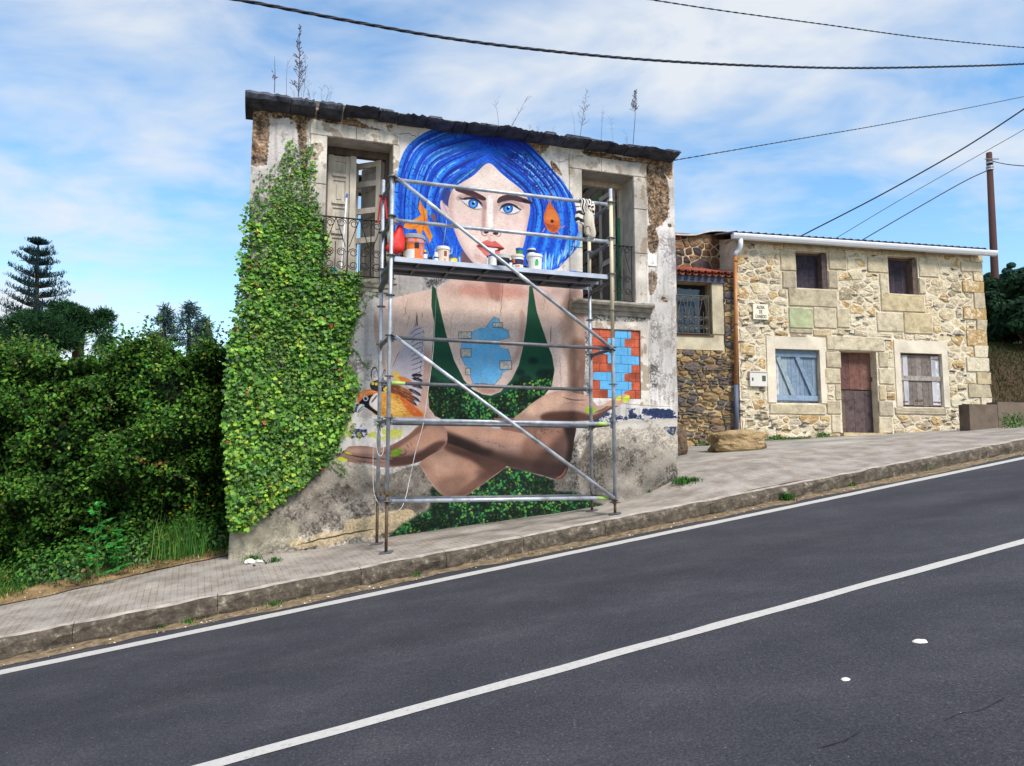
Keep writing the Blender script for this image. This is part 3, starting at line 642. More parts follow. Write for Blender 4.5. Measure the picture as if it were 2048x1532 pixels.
H1 = full(P(887,852, 843,849, 815,871, 784,889, 758,896, 730,892, 699,893, 690,900, 676,907, 671,914, 680,922, 705,925, 734,927, 760,934, 790,934, 834,925, 859,911, 892,889), 1.0)
lay((H1, (slice(0, TH), slice(0, TW))), (160, 122, 108))
shb(P(690,897, 760,898, 758,908, 700,905), (200, 158, 138), .8, 4, H1); shb(P(830,860, 880,855, 885,875, 850,895, 800,900), (192, 146, 122), .7, 8, H1)
shb(P(843,849, 850,856, 800,893, 770,905, 780,893, 815,871), (92, 60, 50), .6, 4, H1); shb(P(780,915, 830,908, 870,885, 892,885, 860,914, 830,928, 780,932), (66, 42, 36), .85, 6, H1)
stroke(P(690,908, 720,914, 760,918, 790,918), 2.6, (60, 38, 34), .85, .6); stroke(P(700,918, 740,925, 780,924), 1.6, (90, 60, 52), .6); stroke(P(812,888, 818,896), 1.4, (80, 50, 44), .8); stroke(P(820,884, 825,893), 1.2, (80, 50, 44), .7)
stroke(P(755,907, 780,906, 805,910, 812,902, 806,896), 2.2, (70, 44, 38), .8, .6)
lay(poly(P(783,903, 792,898, 803,899, 801,907, 790,913, 783,911), .8), (116, 156, 36)); stroke(P(786,903, 796,901), 1.6, (190, 220, 90), .7); lay(poly(P(674,917, 682,914, 694,919, 692,924, 680,922), .7), (200, 214, 70)); lay(poly(P(689,904, 698,904, 704,909, 694,908), .7), (190, 190, 70))
H2 = full(P(1027,838, 1045,822, 1062,808, 1090,790, 1125,781, 1150,786, 1176,793, 1186,803, 1195,812, 1212,806, 1236,792, 1250,788, 1258,792, 1254,802, 1236,812, 1212,824, 1190,839, 1160,842, 1060,842), 1.0)
lay((H2, (slice(0, TH), slice(0, TW))), (192, 154, 136))
shb(P(1090,790, 1130,784, 1150,795, 1120,810, 1070,830, 1050,825), (222, 180, 156), .8, 9, H2); shb(P(1090,826, 1150,822, 1184,830, 1210,818, 1240,805, 1236,815, 1190,842, 1090,842), (74, 46, 38), .85, 5, H2)
stroke(P(1124,794, 1146,800, 1172,800), 2.2, (80, 50, 42), .8, .6); stroke(P(1120,812, 1140,806, 1180,812), 2, (170, 122, 102), .6, .6); stroke(P(1186,826, 1206,818, 1230,802), 3, (70, 46, 38), .7, .6)
lay(poly([(1180 + 10.5 * math.cos(a), 820 + 8 * math.sin(a)) for a in np.arange(0, 6.2, .7)], .8), (150, 186, 44)); stroke(P(1174,816, 1184,815), 2.4, (206, 226, 110), .7)
lay(poly(P(1232,797, 1240,791, 1243,794, 1238,801, 1232,801), .6), (208, 220, 70)); lay(poly(P(1246,797, 1256,790, 1260,794, 1254,803, 1246,805), .6), (214, 226, 70)); stroke(P(1242,806, 1246,796, 1250,788), 3, (40, 30, 30), .7, .6)

# --- walled-up opening: courses painted sky blue over the bare hollow bricks
BRK = P(1184,657, 1280,661, 1280,798, 1184,796)
m, s = poly(BRK, .6, False); lay((m, s), srgb((188, 92, 66)) * (.82 + .32 * NB[s])[..., None]); HGT[s] = np.where(m > .5, -.02, HGT[s])
BB = P(1231,660, 1262,662, 1262,678, 1249,678, 1249,694, 1262,695, 1262,711, 1278,713, 1279,730, 1263,730, 1263,746, 1249,748, 1249,762, 1263,764, 1263,780, 1249,783, 1248,794, 1216,795, 1216,779, 1200,778, 1200,761, 1186,759, 1187,744, 1229,744, 1229,727, 1216,727, 1216,709, 1200,707, 1200,700, 1216,700, 1216,676, 1230,676)
m, s = poly(BB, .6, False); lay((m, s), srgb((104, 186, 238)) * (.93 + .12 * NA[s])[..., None])
mm, s2 = poly(BRK, .6, False); ln = np.zeros_like(mm); rows = np.arange(s2[0].start, s2[0].stop); ln[(rows % 7) < 2] = .16; 
f_ = np.zeros((TH, TW), np.float32); f_[s] = m; lay((ln * mm * (1 - .8 * f_[s2]), s2), (120, 50, 34), 1)
lay((H2 * (full(P(1200,790, 1262,785, 1262,812, 1196,812), .6, False)), (slice(0, TH), slice(0, TW))), (204, 160, 138))
lay(poly(P(1232,797, 1240,791, 1243,794, 1238,801, 1232,801), .6), (208, 220, 70)); lay(poly(P(1246,797, 1256,790, 1260,794, 1254,803, 1246,805), .6), (214, 226, 70))
# wear that shows through the paint everywhere
pit = np.clip((fbm(4, 55, 2) * .7 + NB * .3 - .70) * 9, 0, 1)[..., None] * .10; IMG[:] = IMG * (1 - pit) + srgb((70, 56, 52)) * pit
IMG[:] = IMG * (.955 + .09 * NB)[..., None]
IMG = np.clip(IMG, 0, 1)
mimg = bpy.data.images.new('wall_paint', TW, TH)
buf = np.ones((TH, TW, 4), np.float32); buf[..., :3] = IMG
mimg.pixels.foreach_set(buf.ravel()); mimg.update(); mimg.pack()
def wall_uv(p):
    d = np.array(p[:2]) - FA.o; return (((d @ FA.u) - S0) / (S1 - S0), (p[2] - Z0) / (Z1 - Z0))
mural, t_, b_ = mat_new('painted_wall')
im = t_.nodes.new('ShaderNodeTexImage'); im.image = mimg; im.extension = 'EXTEND'
uvn = t_.nodes.new('ShaderNodeUVMap'); uvn.uv_map = 'UVMap'; t_.links.new(uvn.outputs[0], im.inputs[0])
g_ = nz(t_, 60, 4); rr_ = ramp(t_, g_.outputs[0], [(.3, (.86,) * 3), (.7, (1.06,) * 3)])
dk = mixc(t_, 1.0, im.outputs[0], rr_.outputs[0], 'MULTIPLY'); t_.links.new(mixc(t_, 1.0, dk, (.88, .88, .88, 1), 'MULTIPLY'), b_.inputs['Base Color'])
b_.inputs['Roughness'].default_value = .8; b_.inputs['Specular IOR Level'].default_value = .2
bp = bump(t_, b_, nz(t_, 28, 5, .65).outputs[0], .35, .012); bump(t_, b_, nz(t_, 150, 3).outputs[0], .4, .003, bp)
# ------------------------------------------------------------------ ground, road, pavement, kerb
def sstep(x): x = np.clip(x, 0, 1); return x * x * (3 - 2 * x)
def terrain_z(x, y):
    p = road_z(x, y); n = RN[0] * x + RN[1] * y
    q = np.where(p > 4, 4 + 3 * np.tanh((p - 4) / 3), np.where(p < -6.5, -6.5 + 2 * np.tanh((p + 6.5) / 2), p))
    return q - .12 - .6 * sstep((p - 3) / 3)
def grid_mesh(name, us, vs, fn, mat, keep=None, parent=None, uv=True, kind='structure'):
    U, V = np.meshgrid(us, vs, indexing='ij'); X, Y, Z = fn(U, V); nu, nv = U.shape
    VV = np.stack([X, Y, Z], -1).reshape(-1, 3); i, j = np.meshgrid(np.arange(nu - 1), np.arange(nv - 1), indexing='ij')
    a = (i * nv + j).ravel(); Fc = np.stack([a, a + nv, a + nv + 1, a + 1], 1)
    if keep is not None:
        uc = (U[:-1, :-1] + U[1:, 1:]) / 2; vc = (V[:-1, :-1] + V[1:, 1:]) / 2; Fc = Fc[keep(uc, vc).ravel()]
    o = fast_mesh(name, VV, Fc, mat, parent, kind=kind, smooth=True)
    if uv:
        l = o.data.uv_layers.new(name='UVMap'); vi = np.zeros(len(o.data.loops), np.int32); o.data.loops.foreach_get('vertex_index', vi)
        l.data.foreach_set('uv', np.stack([U, V], -1).reshape(-1, 2).astype(np.float32)[vi].ravel())
    return o
def pav_zv(X, Y):
    r = np.hypot(ctrl[:, 0] - X[..., None], ctrl[:, 1] - Y[..., None])
    return road_z(X, Y) + .21 + tps(r) @ _w[:_n] + _w[_n] + _w[_n + 1] * X + _w[_n + 2] * Y
def lnoise(X, Y, s, seed=0):
    """smooth scattered waves, cheap noise for numpy arrays"""
    r = np.random.default_rng(seed); o = np.zeros(np.shape(X))
    for _ in range(14):
        a = r.uniform(0, 6.28); f = s * r.uniform(.5, 2.2); o = o + np.sin((X * math.cos(a) + Y * math.sin(a)) * f + r.uniform(0, 6.28)) / 14 ** .5
    return o
M_earth = simple('earth', (112, 98, 70), .95, 0, .35, 1.3, .6, 12, .03)
gx = np.concatenate([-np.geomspace(900, 20, 16), np.arange(-18, 30, 1.5), np.geomspace(32, 900, 16)]); gy = np.concatenate([np.arange(-40, 40, 2.0), np.geomspace(42, 1500, 18)])
def tf(X, Y): return X, Y, terrain_z(X, Y)
grid_mesh('ground', gx, gy, tf, M_earth)

# asphalt: dark, bluish, pale chippings, patches of wear
M_asph, t, b = mat_new('asphalt')
c1 = ramp(t, nz(t, 1.1, 6, .65, mapscale=(1, 1.5, 1)).outputs[0], [(.3, lin((52, 52, 57))), (.5, lin((60, 59, 64))), (.7, lin((71, 69, 72)))])
sp = ramp(t, nz(t, 70, 4, .8).outputs[0], [(.30, (.35,) * 3), (.47, (.85,) * 3), (.60, (1.25,) * 3), (.70, (2.6,) * 3)])
c2 = mixc(t, 1.0, c1.outputs[0], sp.outputs[0], 'MULTIPLY')
vor = t.nodes.new('ShaderNodeTexVoronoi'); vor.inputs['Scale'].default_value = 34; tc = t.nodes.new('ShaderNodeTexCoord'); t.links.new(tc.outputs['Object'], vor.inputs[0])
chip = ramp(t, vor.outputs['Distance'], [(.05, (1,) * 3), (.12, (0,) * 3)]); pick = ramp(t, vor.outputs['Color'], [(.80, (0,) * 3), (.81, (1,) * 3)])
uvr = t.nodes.new('ShaderNodeUVMap'); uvr.uv_map = 'UVMap'; sxy = t.nodes.new('ShaderNodeSeparateXYZ'); t.links.new(uvr.outputs[0], sxy.inputs[0])
mr = t.nodes.new('ShaderNodeMapRange'); mr.inputs[1].default_value = -1.6; mr.inputs[2].default_value = 8.5; t.links.new(sxy.outputs['Y'], mr.inputs[0])
tr_ = ramp(t, mr.outputs[0], [(.0, (1,) * 3), (.33, (1.05,) * 3), (.385, (.84,) * 3), (.44, (1.05,) * 3), (.70, (1.06,) * 3), (.755, (.85,) * 3), (.81, (1.04,) * 3), (.90, (1.06,) * 3), (.945, (1.16,) * 3)])
c2 = mixc(t, 1.0, c2, tr_.outputs[0], 'MULTIPLY')
mk = mixc(t, 1.0, chip.outputs[0], pick.outputs[0], 'MULTIPLY'); c3 = mixc(t, mk, c2, lin((170, 166, 160)))
t.links.new(c3, b.inputs['Base Color']); b.inputs['Roughness'].default_value = .85; b.inputs['Specular IOR Level'].default_value = .25
bp = bump(t, b, nz(t, 95, 3).outputs[0], .9, .006); bump(t, b, nz(t, 7, 3).outputs[0], .15, .02, bp)
def rfn(dz):
    def f(T, N): X, Y = rt_xy(T, N); return X, Y, road_z(X, Y) + dz
    return f
grid_mesh('road', np.array([-44, -20, -8, 0, 8, 20, 44.]), np.array([-1.6, 4, 8.50]), rfn(0), M_asph)
M_line, t, b = mat_new('road_paint')
w1 = ramp(t, nz(t, 30, 5, .7).outputs[0], [(.28, lin((130, 126, 120))), (.40, lin((184, 179, 172))), (.8, lin((202, 196, 189)))])
t.links.new(w1.outputs[0], b.inputs['Base Color']); b.inputs['Roughness'].default_value = .75; bump(t, b, nz(t, 80, 3).outputs[0], .5, .004)
def lfn(n0, n1, dz, seed):
    def f(T, N):
        N = N + .006 * lnoise(T, N * 3, 9, seed); X, Y = rt_xy(T, N); return X, Y, road_z(X, Y) + dz
    return f
for nm, n0, n1, lb in [('edge_line', 7.90, 8.09, None), ('centre_line', 4.395, 4.515, None), ('near_edge_line', .98, 1.14, None)]:
    grid_mesh(nm, np.arange(-40, 40, .2), np.array([n0, n1]), lfn(n0, n1, .004, len(nm)), M_line)
# crack sealed and open in the asphalt
mb = MB()
for pts in [P(1890,1440, 1925,1425, 1960,1420, 2010,1395), P(1640,1495, 1690,1480, 1720,1462)]:
    g = [gnd(x, y, .004) for x, y in catmull(pts, 5, False)]
    for a_, b_2 in zip(g[:-1], g[1:]):
        d = np.array([b_2[1] - a_[1], a_[0] - b_2[0]]); d = d / np.linalg.norm(d) * R.uniform(.0012, .004)
        mb.add([(a_[0] - d[0], a_[1] - d[1], a_[2]), (b_2[0] - d[0], b_2[1] - d[1], b_2[2]), (b_2[0] + d[0], b_2[1] + d[1], b_2[2]), (a_[0] + d[0], a_[1] + d[1], a_[2])], [(0, 1, 2, 3)])
mb.build('road_crack', simple('crack_tar', (34, 32, 34), .9), kind='structure')
# grit and dry litter washed against the kerb
M_grit = simple('grit', (124, 106, 82), .95, 0, .55, 14, .8, 70, .01)
def gfn(T, V):
    N = 8.25 + .05 * lnoise(T, T * 0, 3.0, 5) + .03 * lnoise(T, T * 0, 14, 6); N = N * (1 - V) + 8.50 * V
    X, Y = rt_xy(T, N); return X, Y, road_z(X, Y) + .004 + .022 * np.clip(V, 0, 1) + .008 * V * lnoise(X, Y, 22, 3)
grid_mesh('gutter_dirt', np.arange(-14, 24, .1), np.linspace(0, 1, 6), gfn, M_grit)

# pavement of small grooved tiles, forecourt of swept concrete
M_pav, t, b = mat_new('pavement_tiles')
uvn = t.nodes.new('ShaderNodeUVMap'); uvn.uv_map = 'UVMap'
br = t.nodes.new('ShaderNodeTexBrick'); br.offset = 0.0; br.inputs['Scale'].default_value = 1; br.inputs['Brick Width'].default_value = .0667; br.inputs['Row Height'].default_value = .0667; br.inputs['Mortar Size'].default_value = .005; br.inputs['Mortar Smooth'].default_value = .5
t.links.new(uvn.outputs[0], br.inputs[0])
big = t.nodes.new('ShaderNodeTexBrick'); big.offset = 0.0; big.inputs['Scale'].default_value = 1; big.inputs['Brick Width'].default_value = .2; big.inputs['Row Height'].default_value = .2; big.inputs['Mortar Size'].default_value = .004
for i_, c_ in ((1, lin((205, 198, 190))), (2, lin((228, 218, 208)))): big.inputs[i_].default_value = c_
big.inputs[3].default_value = lin((176, 168, 158)); t.links.new(uvn.outputs[0], big.inputs[0])
base_ = ramp(t, nz(t, 1.7, 5, .6).outputs[0], [(.3, lin((152, 144, 136))), (.55, lin((176, 168, 159))), (.75, lin((190, 180, 168)))])
c = mixc(t, 1.0, base_.outputs[0], big.outputs[0], 'MULTIPLY'); c = mixc(t, br.outputs['Fac'], c, lin((112, 102, 94)))
wear = ramp(t, nz(t, 3.5, 4).outputs[0], [(.4, (0,) * 3), (.6, (1,) * 3)]); mxx = mixc(t, wear.outputs[0], base_.outputs[0], c)
spk = ramp(t, nz(t, 60, 4, .7).outputs[0], [(.3, (.72,) * 3), (.6, (1.12,) * 3)]); c = mixc(t, 1.0, mixc(t, .6, c, mxx), spk.outputs[0], 'MULTIPLY')
t.links.new(c, b.inputs['Base Color']); b.inputs['Roughness'].default_value = .9
inv = t.nodes.new('ShaderNodeMath'); inv.operation = 'SUBTRACT'; inv.inputs[0].default_value = 1; t.links.new(br.outputs['Fac'], inv.inputs[1])
bp = bump(t, b, inv.outputs[0], .5, .004); bump(t, b, nz(t, 40, 4).outputs[0], .5, .006, bp)
M_conc, t, b = mat_new('swept_concrete')
base_ = ramp(t, nz(t, 1.1, 6, .6, .6, mapscale=(1, 1.6, 1)).outputs[0], [(.28, lin((110, 104, 98))), (.5, lin((150, 143, 134))), (.75, lin((178, 168, 155)))])
spk = ramp(t, nz(t, 22, 8, .8, mapscale=(.5, 2.4, 1)).outputs[0], [(.32, (.5,) * 3), (.48, (.95,) * 3), (.66, (1.2,) * 3)]); c = mixc(t, 1.0, base_.outputs[0], spk.outputs[0], 'MULTIPLY')
t.links.new(c, b.inputs['Base Color']); b.inputs['Roughness'].default_value = .9; bump(t, b, nz(t, 30, 5).outputs[0], .5, .008)
def pfn(T, N):
    X, Y = rt_xy(T, N); return X, Y, pav_zv(X, Y) + .004 * lnoise(X, Y, 5, 2)
WT = float(RD @ np.array(FA.w(4.62, 0, 0)[:2]))         # where the painted house ends, measured along the road
grid_mesh('pavement', np.arange(-12, 24, .2), np.concatenate([[8.62], np.arange(8.8, 10.81, .2)]), pfn, M_pav)
grid_mesh('forecourt', np.arange(WT - 1.4, 24, .3), np.arange(10.8, 22, .3), pfn, M_conc)
# kerb: long cast stones with worn edges
M_kerb, t, b = mat_new('kerb_concrete')
geo_ = t.nodes.new('ShaderNodeNewGeometry'); sx_ = t.nodes.new('ShaderNodeSeparateXYZ'); t.links.new(geo_.outputs['Normal'], sx_.inputs[0])
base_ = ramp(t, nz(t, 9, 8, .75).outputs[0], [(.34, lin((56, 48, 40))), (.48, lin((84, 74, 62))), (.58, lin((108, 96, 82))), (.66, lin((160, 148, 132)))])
c = base_.outputs[0]
rr = ramp(t, objrand(t), [(0, (.85,) * 3), (1, (1.1,) * 3)]); c = mixc(t, 1.0, c, rr.outputs[0], 'MULTIPLY')
t.links.new(c, b.inputs['Base Color']); b.inputs['Roughness'].default_value = .95; bump(t, b, nz(t, 25, 5, .7).outputs[0], .9, .02)
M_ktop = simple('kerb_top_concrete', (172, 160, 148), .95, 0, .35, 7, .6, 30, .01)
kerb = empty('kerb', (0, 8.9, .5), None, None); kerb['kind'] = 'structure'
tk = -9.0
while tk < 20:
    L = R.uniform(.9, 1.9); m_ = MB(); sec = [(8.49, -.03), (8.475, .05), (8.47, .13), (8.48, .17), (8.515, .205), (8.60, .216), (8.64, .212)]
    ts_ = np.arange(tk + .003, tk + L - .003, .11).tolist() + [tk + L - .003]; vv = []
    for i_, tt_ in enumerate(ts_):
        for k_, (n_, h_) in enumerate(sec):
            wob = .009 * float(lnoise(np.array(tt_), np.array(h_ * 4), 5, 9)) + .008 * float(lnoise(np.array(tt_), np.array(h_ * 9), 17, 10))
            nn = n_ + (wob if k_ < 5 else 0) + (.005 if i_ in (0, len(ts_) - 1) and k_ < 5 else 0)
            x_, y_ = rt_xy(tt_, nn); vv.append((x_, y_, road_z(x_, y_) + h_ + (wob * .35 if 2 < k_ < 6 else 0)))
    ns = len(sec); ff = [(i_ * ns + k_, (i_ + 1) * ns + k_, (i_ + 1) * ns + k_ + 1, i_ * ns + k_ + 1) for i_ in range(len(ts_) - 1) for k_ in range(ns - 1)]
    ff += [tuple(range(ns)), tuple(reversed(range((len(ts_) - 1) * ns, len(ts_) * ns)))]
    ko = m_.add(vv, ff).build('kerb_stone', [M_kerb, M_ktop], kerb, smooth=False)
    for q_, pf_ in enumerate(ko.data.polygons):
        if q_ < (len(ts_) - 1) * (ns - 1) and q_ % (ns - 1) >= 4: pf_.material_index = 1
    tk += L
# verge: earth and dry litter beyond the pavement on the left
LB0 = gnd(0, 1215, .27); LB1 = gnd(456, 1117, .33)
nb0, nb1 = rn(LB0[0], LB0[1]), rn(LB1[0], LB1[1]); tb0, tb1 = RD @ LB0[:2], RD @ LB1[:2]
def back_n(T): return nb0 + (nb1 - nb0) * (T - tb0) / (tb1 - tb0)
def verge_h(X, Y, D): return pav_zv(X, Y) + .012 + .10 * sstep(D / .5) + .25 * sstep((D - .6) / 2) + .02 * lnoise(X, Y, 6, 8) * sstep(D / .3)
def vfn(T, V):
    N = back_n(T) + .06 * lnoise(T, T * 0, 3, 20) + .03 * lnoise(T, T * 0, 11, 21) + V; X, Y = rt_xy(T, N); return X, Y, verge_h(X, Y, V)
M_verge, t, b = mat_new('verge_earth')
c = ramp(t, nz(t, 5, 6, .65).outputs[0], [(.3, lin((84, 66, 44))), (.5, lin((140, 112, 76))), (.7, lin((176, 148, 106)))])
t.links.new(c.outputs[0], b.inputs['Base Color']); b.inputs['Roughness'].default_value = 1; bump(t, b, nz(t, 60, 4, .7).outputs[0], 1.0, .02)
grid_mesh('verge', np.arange(-12, tb1 + .12, .12), np.concatenate([np.arange(0, 1, .1), np.arange(1, 9, .5)]), vfn, M_verge)
def verge_pt(T, D):
    T = np.asarray(T, float); N = back_n(T) + .06 * lnoise(T, T * 0, 3, 20) + .03 * lnoise(T, T * 0, 11, 21) + D; X, Y = rt_xy(T, N); return X, Y, verge_h(X, Y, D)
# ------------------------------------------------------------------ the painted derelict house
M_SLATE = simple('dark_slate', (66, 68, 78), .85, 0, .6, 7, .7, 30, .015, rnd=.2)
BASE = FA.w(1.5, 0, 0); PB = empty('derelict_house', (BASE[0], BASE[1], .8), 'roofless old house with a mural of a blue-haired woman across its front', 'house')
TOPZ = FA.f(505, 205)[1]
def rectf(fr, x0, y0, x1, y1, n=0):
    a = fr.f(x0, (y0 + y1) / 2, n)[0]; b = fr.f(x1, (y0 + y1) / 2, n)[0]; xm = (x0 + x1) / 2
    return a, b, fr.f(xm, y1, n)[1], fr.f(xm, y0, n)[1]
aL, _ = FA.f(505, 250); aR, _ = FA.f(1348, 400)
zt = (FA.f(505, 205)[1] + FA.f(1345, 312)[1]) / 2
# openings in the front wall (a0,a1,z0,z1)
OL = (FA.f(651, 400)[0], FA.f(784, 400)[0], FA.f(735, 566)[1], (FA.f(652, 273)[1] + FA.f(785, 291)[1]) / 2)
OR_ = (FA.f(1163, 450)[0], FA.f(1267, 450)[0], FA.f(1215, 606)[1], (FA.f(1163, 341)[1] + FA.f(1267, 353)[1]) / 2)
OB = (FA.f(1185, 720)[0], FA.f(1280, 720)[0], FA.f(1230, 797)[1], FA.f(1230, 659)[1])
step = .03
As = np.arange(aL - .5, aR + .08, step); Zs = np.arange(-.2, zt + .001, step)
for o_ in (OL, OR_, OB):       # bring grid lines onto the openings
    for v in o_[:2]: As[np.abs(As - v).argmin()] = v
    for v in o_[2:]: Zs[np.abs(Zs - v).argmin()] = v
As = np.sort(As); Zs = np.sort(Zs); Zs[-1] = zt
def lean(z):      # the left corner flares out towards the ground, the right one a little
    return aL + (FA.f(456, 1110)[0] - aL) * sstep((3.2 - z) / 3.0) ** 1.0, aR + (FA.f(1355, 955)[0] - aR) * np.clip((4.5 - z) / 3.2, 0, 1)
A_, Z_ = np.meshgrid(As, Zs, indexing='ij')
l0, l1 = lean(Z_); wob = .025 * lnoise(Z_, Z_ * 0, 4, 31)
A2_ = np.clip(A_, l0 + wob * .5, l1 + wob * .3)
hx = np.clip(((A2_ - S0) * PM).astype(int), 0, TW - 1); hy = np.clip(((Z_ - Z0) * PM).astype(int), 0, TH - 1)
HH = np.where((Z_ > Z0) & (Z_ < Z1), HGT[hy, hx], 0) + .008 * lnoise(A2_, Z_, 3, 33) + .004 * lnoise(A2_, Z_, 13, 34)
HH += .05 * sstep((2.2 - Z_) / 1.8) * sstep((.2 - A2_) / 1.5)      # the foot swells on the left
edge = np.zeros(A_.shape, bool)
for o_ in (OL, OR_, OB): edge |= (A_ > o_[0] - .01) & (A_ < o_[1] + .01) & (Z_ > o_[2] - .01) & (Z_ < o_[3] + .01)
HH = np.where(edge, .012, HH)
X_ = FA.o[0] + FA.u[0] * A2_ - FA.n[0] * HH; Y_ = FA.o[1] + FA.u[1] * A2_ - FA.n[1] * HH
nu, nv = A_.shape; VV = np.stack([X_, Y_, Z_], -1).reshape(-1, 3); i, j = np.meshgrid(np.arange(nu - 1), np.arange(nv - 1), indexing='ij'); q = (i * nv + j).ravel()
Fc = np.stack([q, q + nv, q + nv + 1, q + 1], 1); ac = (A_[:-1, :-1] + A_[1:, 1:]) / 2; zc = (Z_[:-1, :-1] + Z_[1:, 1:]) / 2
hole = np.zeros(ac.shape, bool)
for o_ in (OL, OR_, OB): hole |= (ac > o_[0]) & (ac < o_[1]) & (zc > o_[2]) & (zc < o_[3])
deg = np.abs(A2_[1:, :-1] - A2_[:-1, :-1]) + np.abs(A2_[1:, 1:] - A2_[:-1, 1:]) < 1e-5
Fc = Fc[~(hole | deg).ravel()]
wall = fast_mesh('front_wall', VV, Fc, mural, PB, smooth=True)
l_ = wall.data.uv_layers.new(name='UVMap'); vi = np.zeros(len(wall.data.loops), np.int32); wall.data.loops.foreach_get('vertex_index', vi)
l_.data.foreach_set('uv', np.stack([(A2_ - S0) / (S1 - S0), (Z_ - Z0) / (Z1 - Z0)], -1).reshape(-1, 2).astype(np.float32)[vi].ravel())
# body of the wall behind its skin, with reveals; gable walls running back
M_reveal = simple('lime_reveal', (176, 168, 158), .9, 0, .25, 5, .5, 30, .01)
M_rough = simple('inner_rubble', (98, 88, 78), .95, 0, .4, 5, 1.0, 9, .06)
TK = .52
core = MB(); a0c, a1c = aL + .12, aR - .02; n0c = .02
def colz(a, b, z0, z1): core.fbox(FA, a, b, n0c, TK, z0, z1)
b0 = -.3
xs = [a0c, OL[0], OL[1], OR_[0], OR_[1], a1c]
colz(xs[0], xs[1], b0, zt - .02); colz(xs[2], xs[3], b0, zt - .02); colz(xs[4], xs[5], b0, zt - .02)
colz(xs[1], xs[2], b0, OL[2]); colz(xs[1], xs[2], OL[3], zt - .02); colz(xs[3], xs[4], b0, OR_[2]); colz(xs[3], xs[4], OR_[3], zt - .02)
core.build('wall_core', M_reveal, PB)
for sd_, cols_ in (('left', 0), ('right', -1)):
    m = MB(); v = []
    for k_ in range(0, nv, 4):
        v += [(X_[cols_, k_], Y_[cols_, k_], Z_[cols_, k_]), (X_[cols_, k_] + FA.n[0] * .8, Y_[cols_, k_] + FA.n[1] * .8, Z_[cols_, k_])]
    m.add(v, [(2 * k_, 2 * k_ + 1, 2 * k_ + 3, 2 * k_ + 2) if sd_ == 'left' else (2 * k_ + 2, 2 * k_ + 3, 2 * k_ + 1, 2 * k_) for k_ in range(len(v) // 2 - 1)]); m.build('corner_face', mural, PB, uvf=wall_uv)
# inner rubble stones of the right gable, seen through the right opening
gab = MB(); 
GZ = zt - .12
for g0_ in (a1c - TK, a0c):
    pr_ = [(TK, 0), (8.4, 0), (8.4, GZ - .4), (6.6, GZ + .7), (5.6, GZ + 1.0), (4.4, GZ + 1.55), (TK, GZ)]
    gab.add([FA.w(a_, n_, z_) for a_ in (g0_, g0_ + TK) for n_, z_ in pr_], [tuple(range(7)), tuple(reversed(range(7, 14)))] + [(i_, (i_ + 1) % 7, 7 + (i_ + 1) % 7, 7 + i_) for i_ in range(7)])
gab.build('gable_wall', M_rough, PB)
M_istone = tinted('inner_stone', .95, .1, 0, 30)
ist = MB(); ist.attr = []
zz = OR_[2] - .3
while zz < zt + 1.2:
    h = R.uniform(.12, .26); nn = TK + .02
    while nn < 5.2:
        l = R.uniform(.2, .5)
        if zz + h > GZ + .40 * (nn - .5) - .02: nn += l; continue
        c_ = lin((R.uniform(92, 128), R.uniform(80, 106), R.uniform(70, 92)))[:3]; aa = a1c - TK
        a_ = R.uniform(.01, .05); k0 = len(ist.v)
        ist.fbox(FA, aa - a_, aa + .01, nn + .015, nn + l - .015, zz + .012, zz + h - .012, .012, R); ist.attr += [c_] * (len(ist.v) - k0); nn += l
    zz += h
ist.build('inner_rubble_stones', M_istone, PB, kind='stuff')
# floor stub and beam of the fallen roof seen through the left door
M_rot = simple('rotten_wood', (84, 74, 68), .9, 0, .4, 6, .8, 40, .01, mapscale=(1, 1, 6))
bz = FA.f(722, 374, 5.5)[1]; rb = MB(); rb.fbox(FA, a0c + TK, a1c - TK, 5.4, 5.62, bz - .16, bz + .10, .0)
rb.build('fallen_roof_beam', M_rot, PB)
for q_ in range(26):
    s_ = MB(); aa = a0c + .7 + q_ * .19; s_.fbox(FA, aa, aa + .24, 5.2 + R.uniform(-.05, .05), 5.55, bz + .1 + R.uniform(0, .03), bz + .14 + R.uniform(0, .03), .02, R)
    s_.build('broken_slate', M_SLATE, PB)
# stone surrounds: lintels, jambs and the moulded sill, their faces carry the same wall colours
def ublk(name, a0, a1, z0, z1, n0=-.035, n1=.03, bev=.008, mat=mural):
    m = MB(); e = bev
    c = [FA.w(a, n, z) for a, n, z in [(a0, n1, z0), (a1, n1, z0), (a1, n1, z1), (a0, n1, z1), (a0, n0 + e, z0), (a1, n0 + e, z0), (a1, n0 + e, z1), (a0, n0 + e, z1), (a0 + e, n0, z0 + e), (a1 - e, n0, z0 + e), (a1 - e, n0, z1 - e), (a0 + e, n0, z1 - e)]]
    m.add(c, [(0, 1, 5, 4), (1, 2, 6, 5), (2, 3, 7, 6), (3, 0, 4, 7), (4, 5, 9, 8), (5, 6, 10, 9), (6, 7, 11, 10), (7, 4, 8, 11), (8, 9, 10, 11)])
    return m.build(name, mat, PB, uvf=wall_uv)
oLl = FA.f(619, 300)[0]; oLr = FA.f(798, 300)[0]; ztl = FA.f(700, 253)[1]
sp1 = FA.f(712, 300)[0]
ublk('lintel', oLl, sp1 - .004, OL[3], ztl); ublk('lintel', sp1, oLr, OL[3], ztl - .01)
for zlo, zhi in [(OL[2], OL[2] + .62), (OL[2] + .625, OL[2] + 1.3), (OL[2] + 1.305, OL[3] - .003)]:
    ublk('jamb_stone', oLl + .01, OL[0], zlo, zhi - .002); ublk('jamb_stone', OL[1], oLr - .005, zlo, zhi - .002)
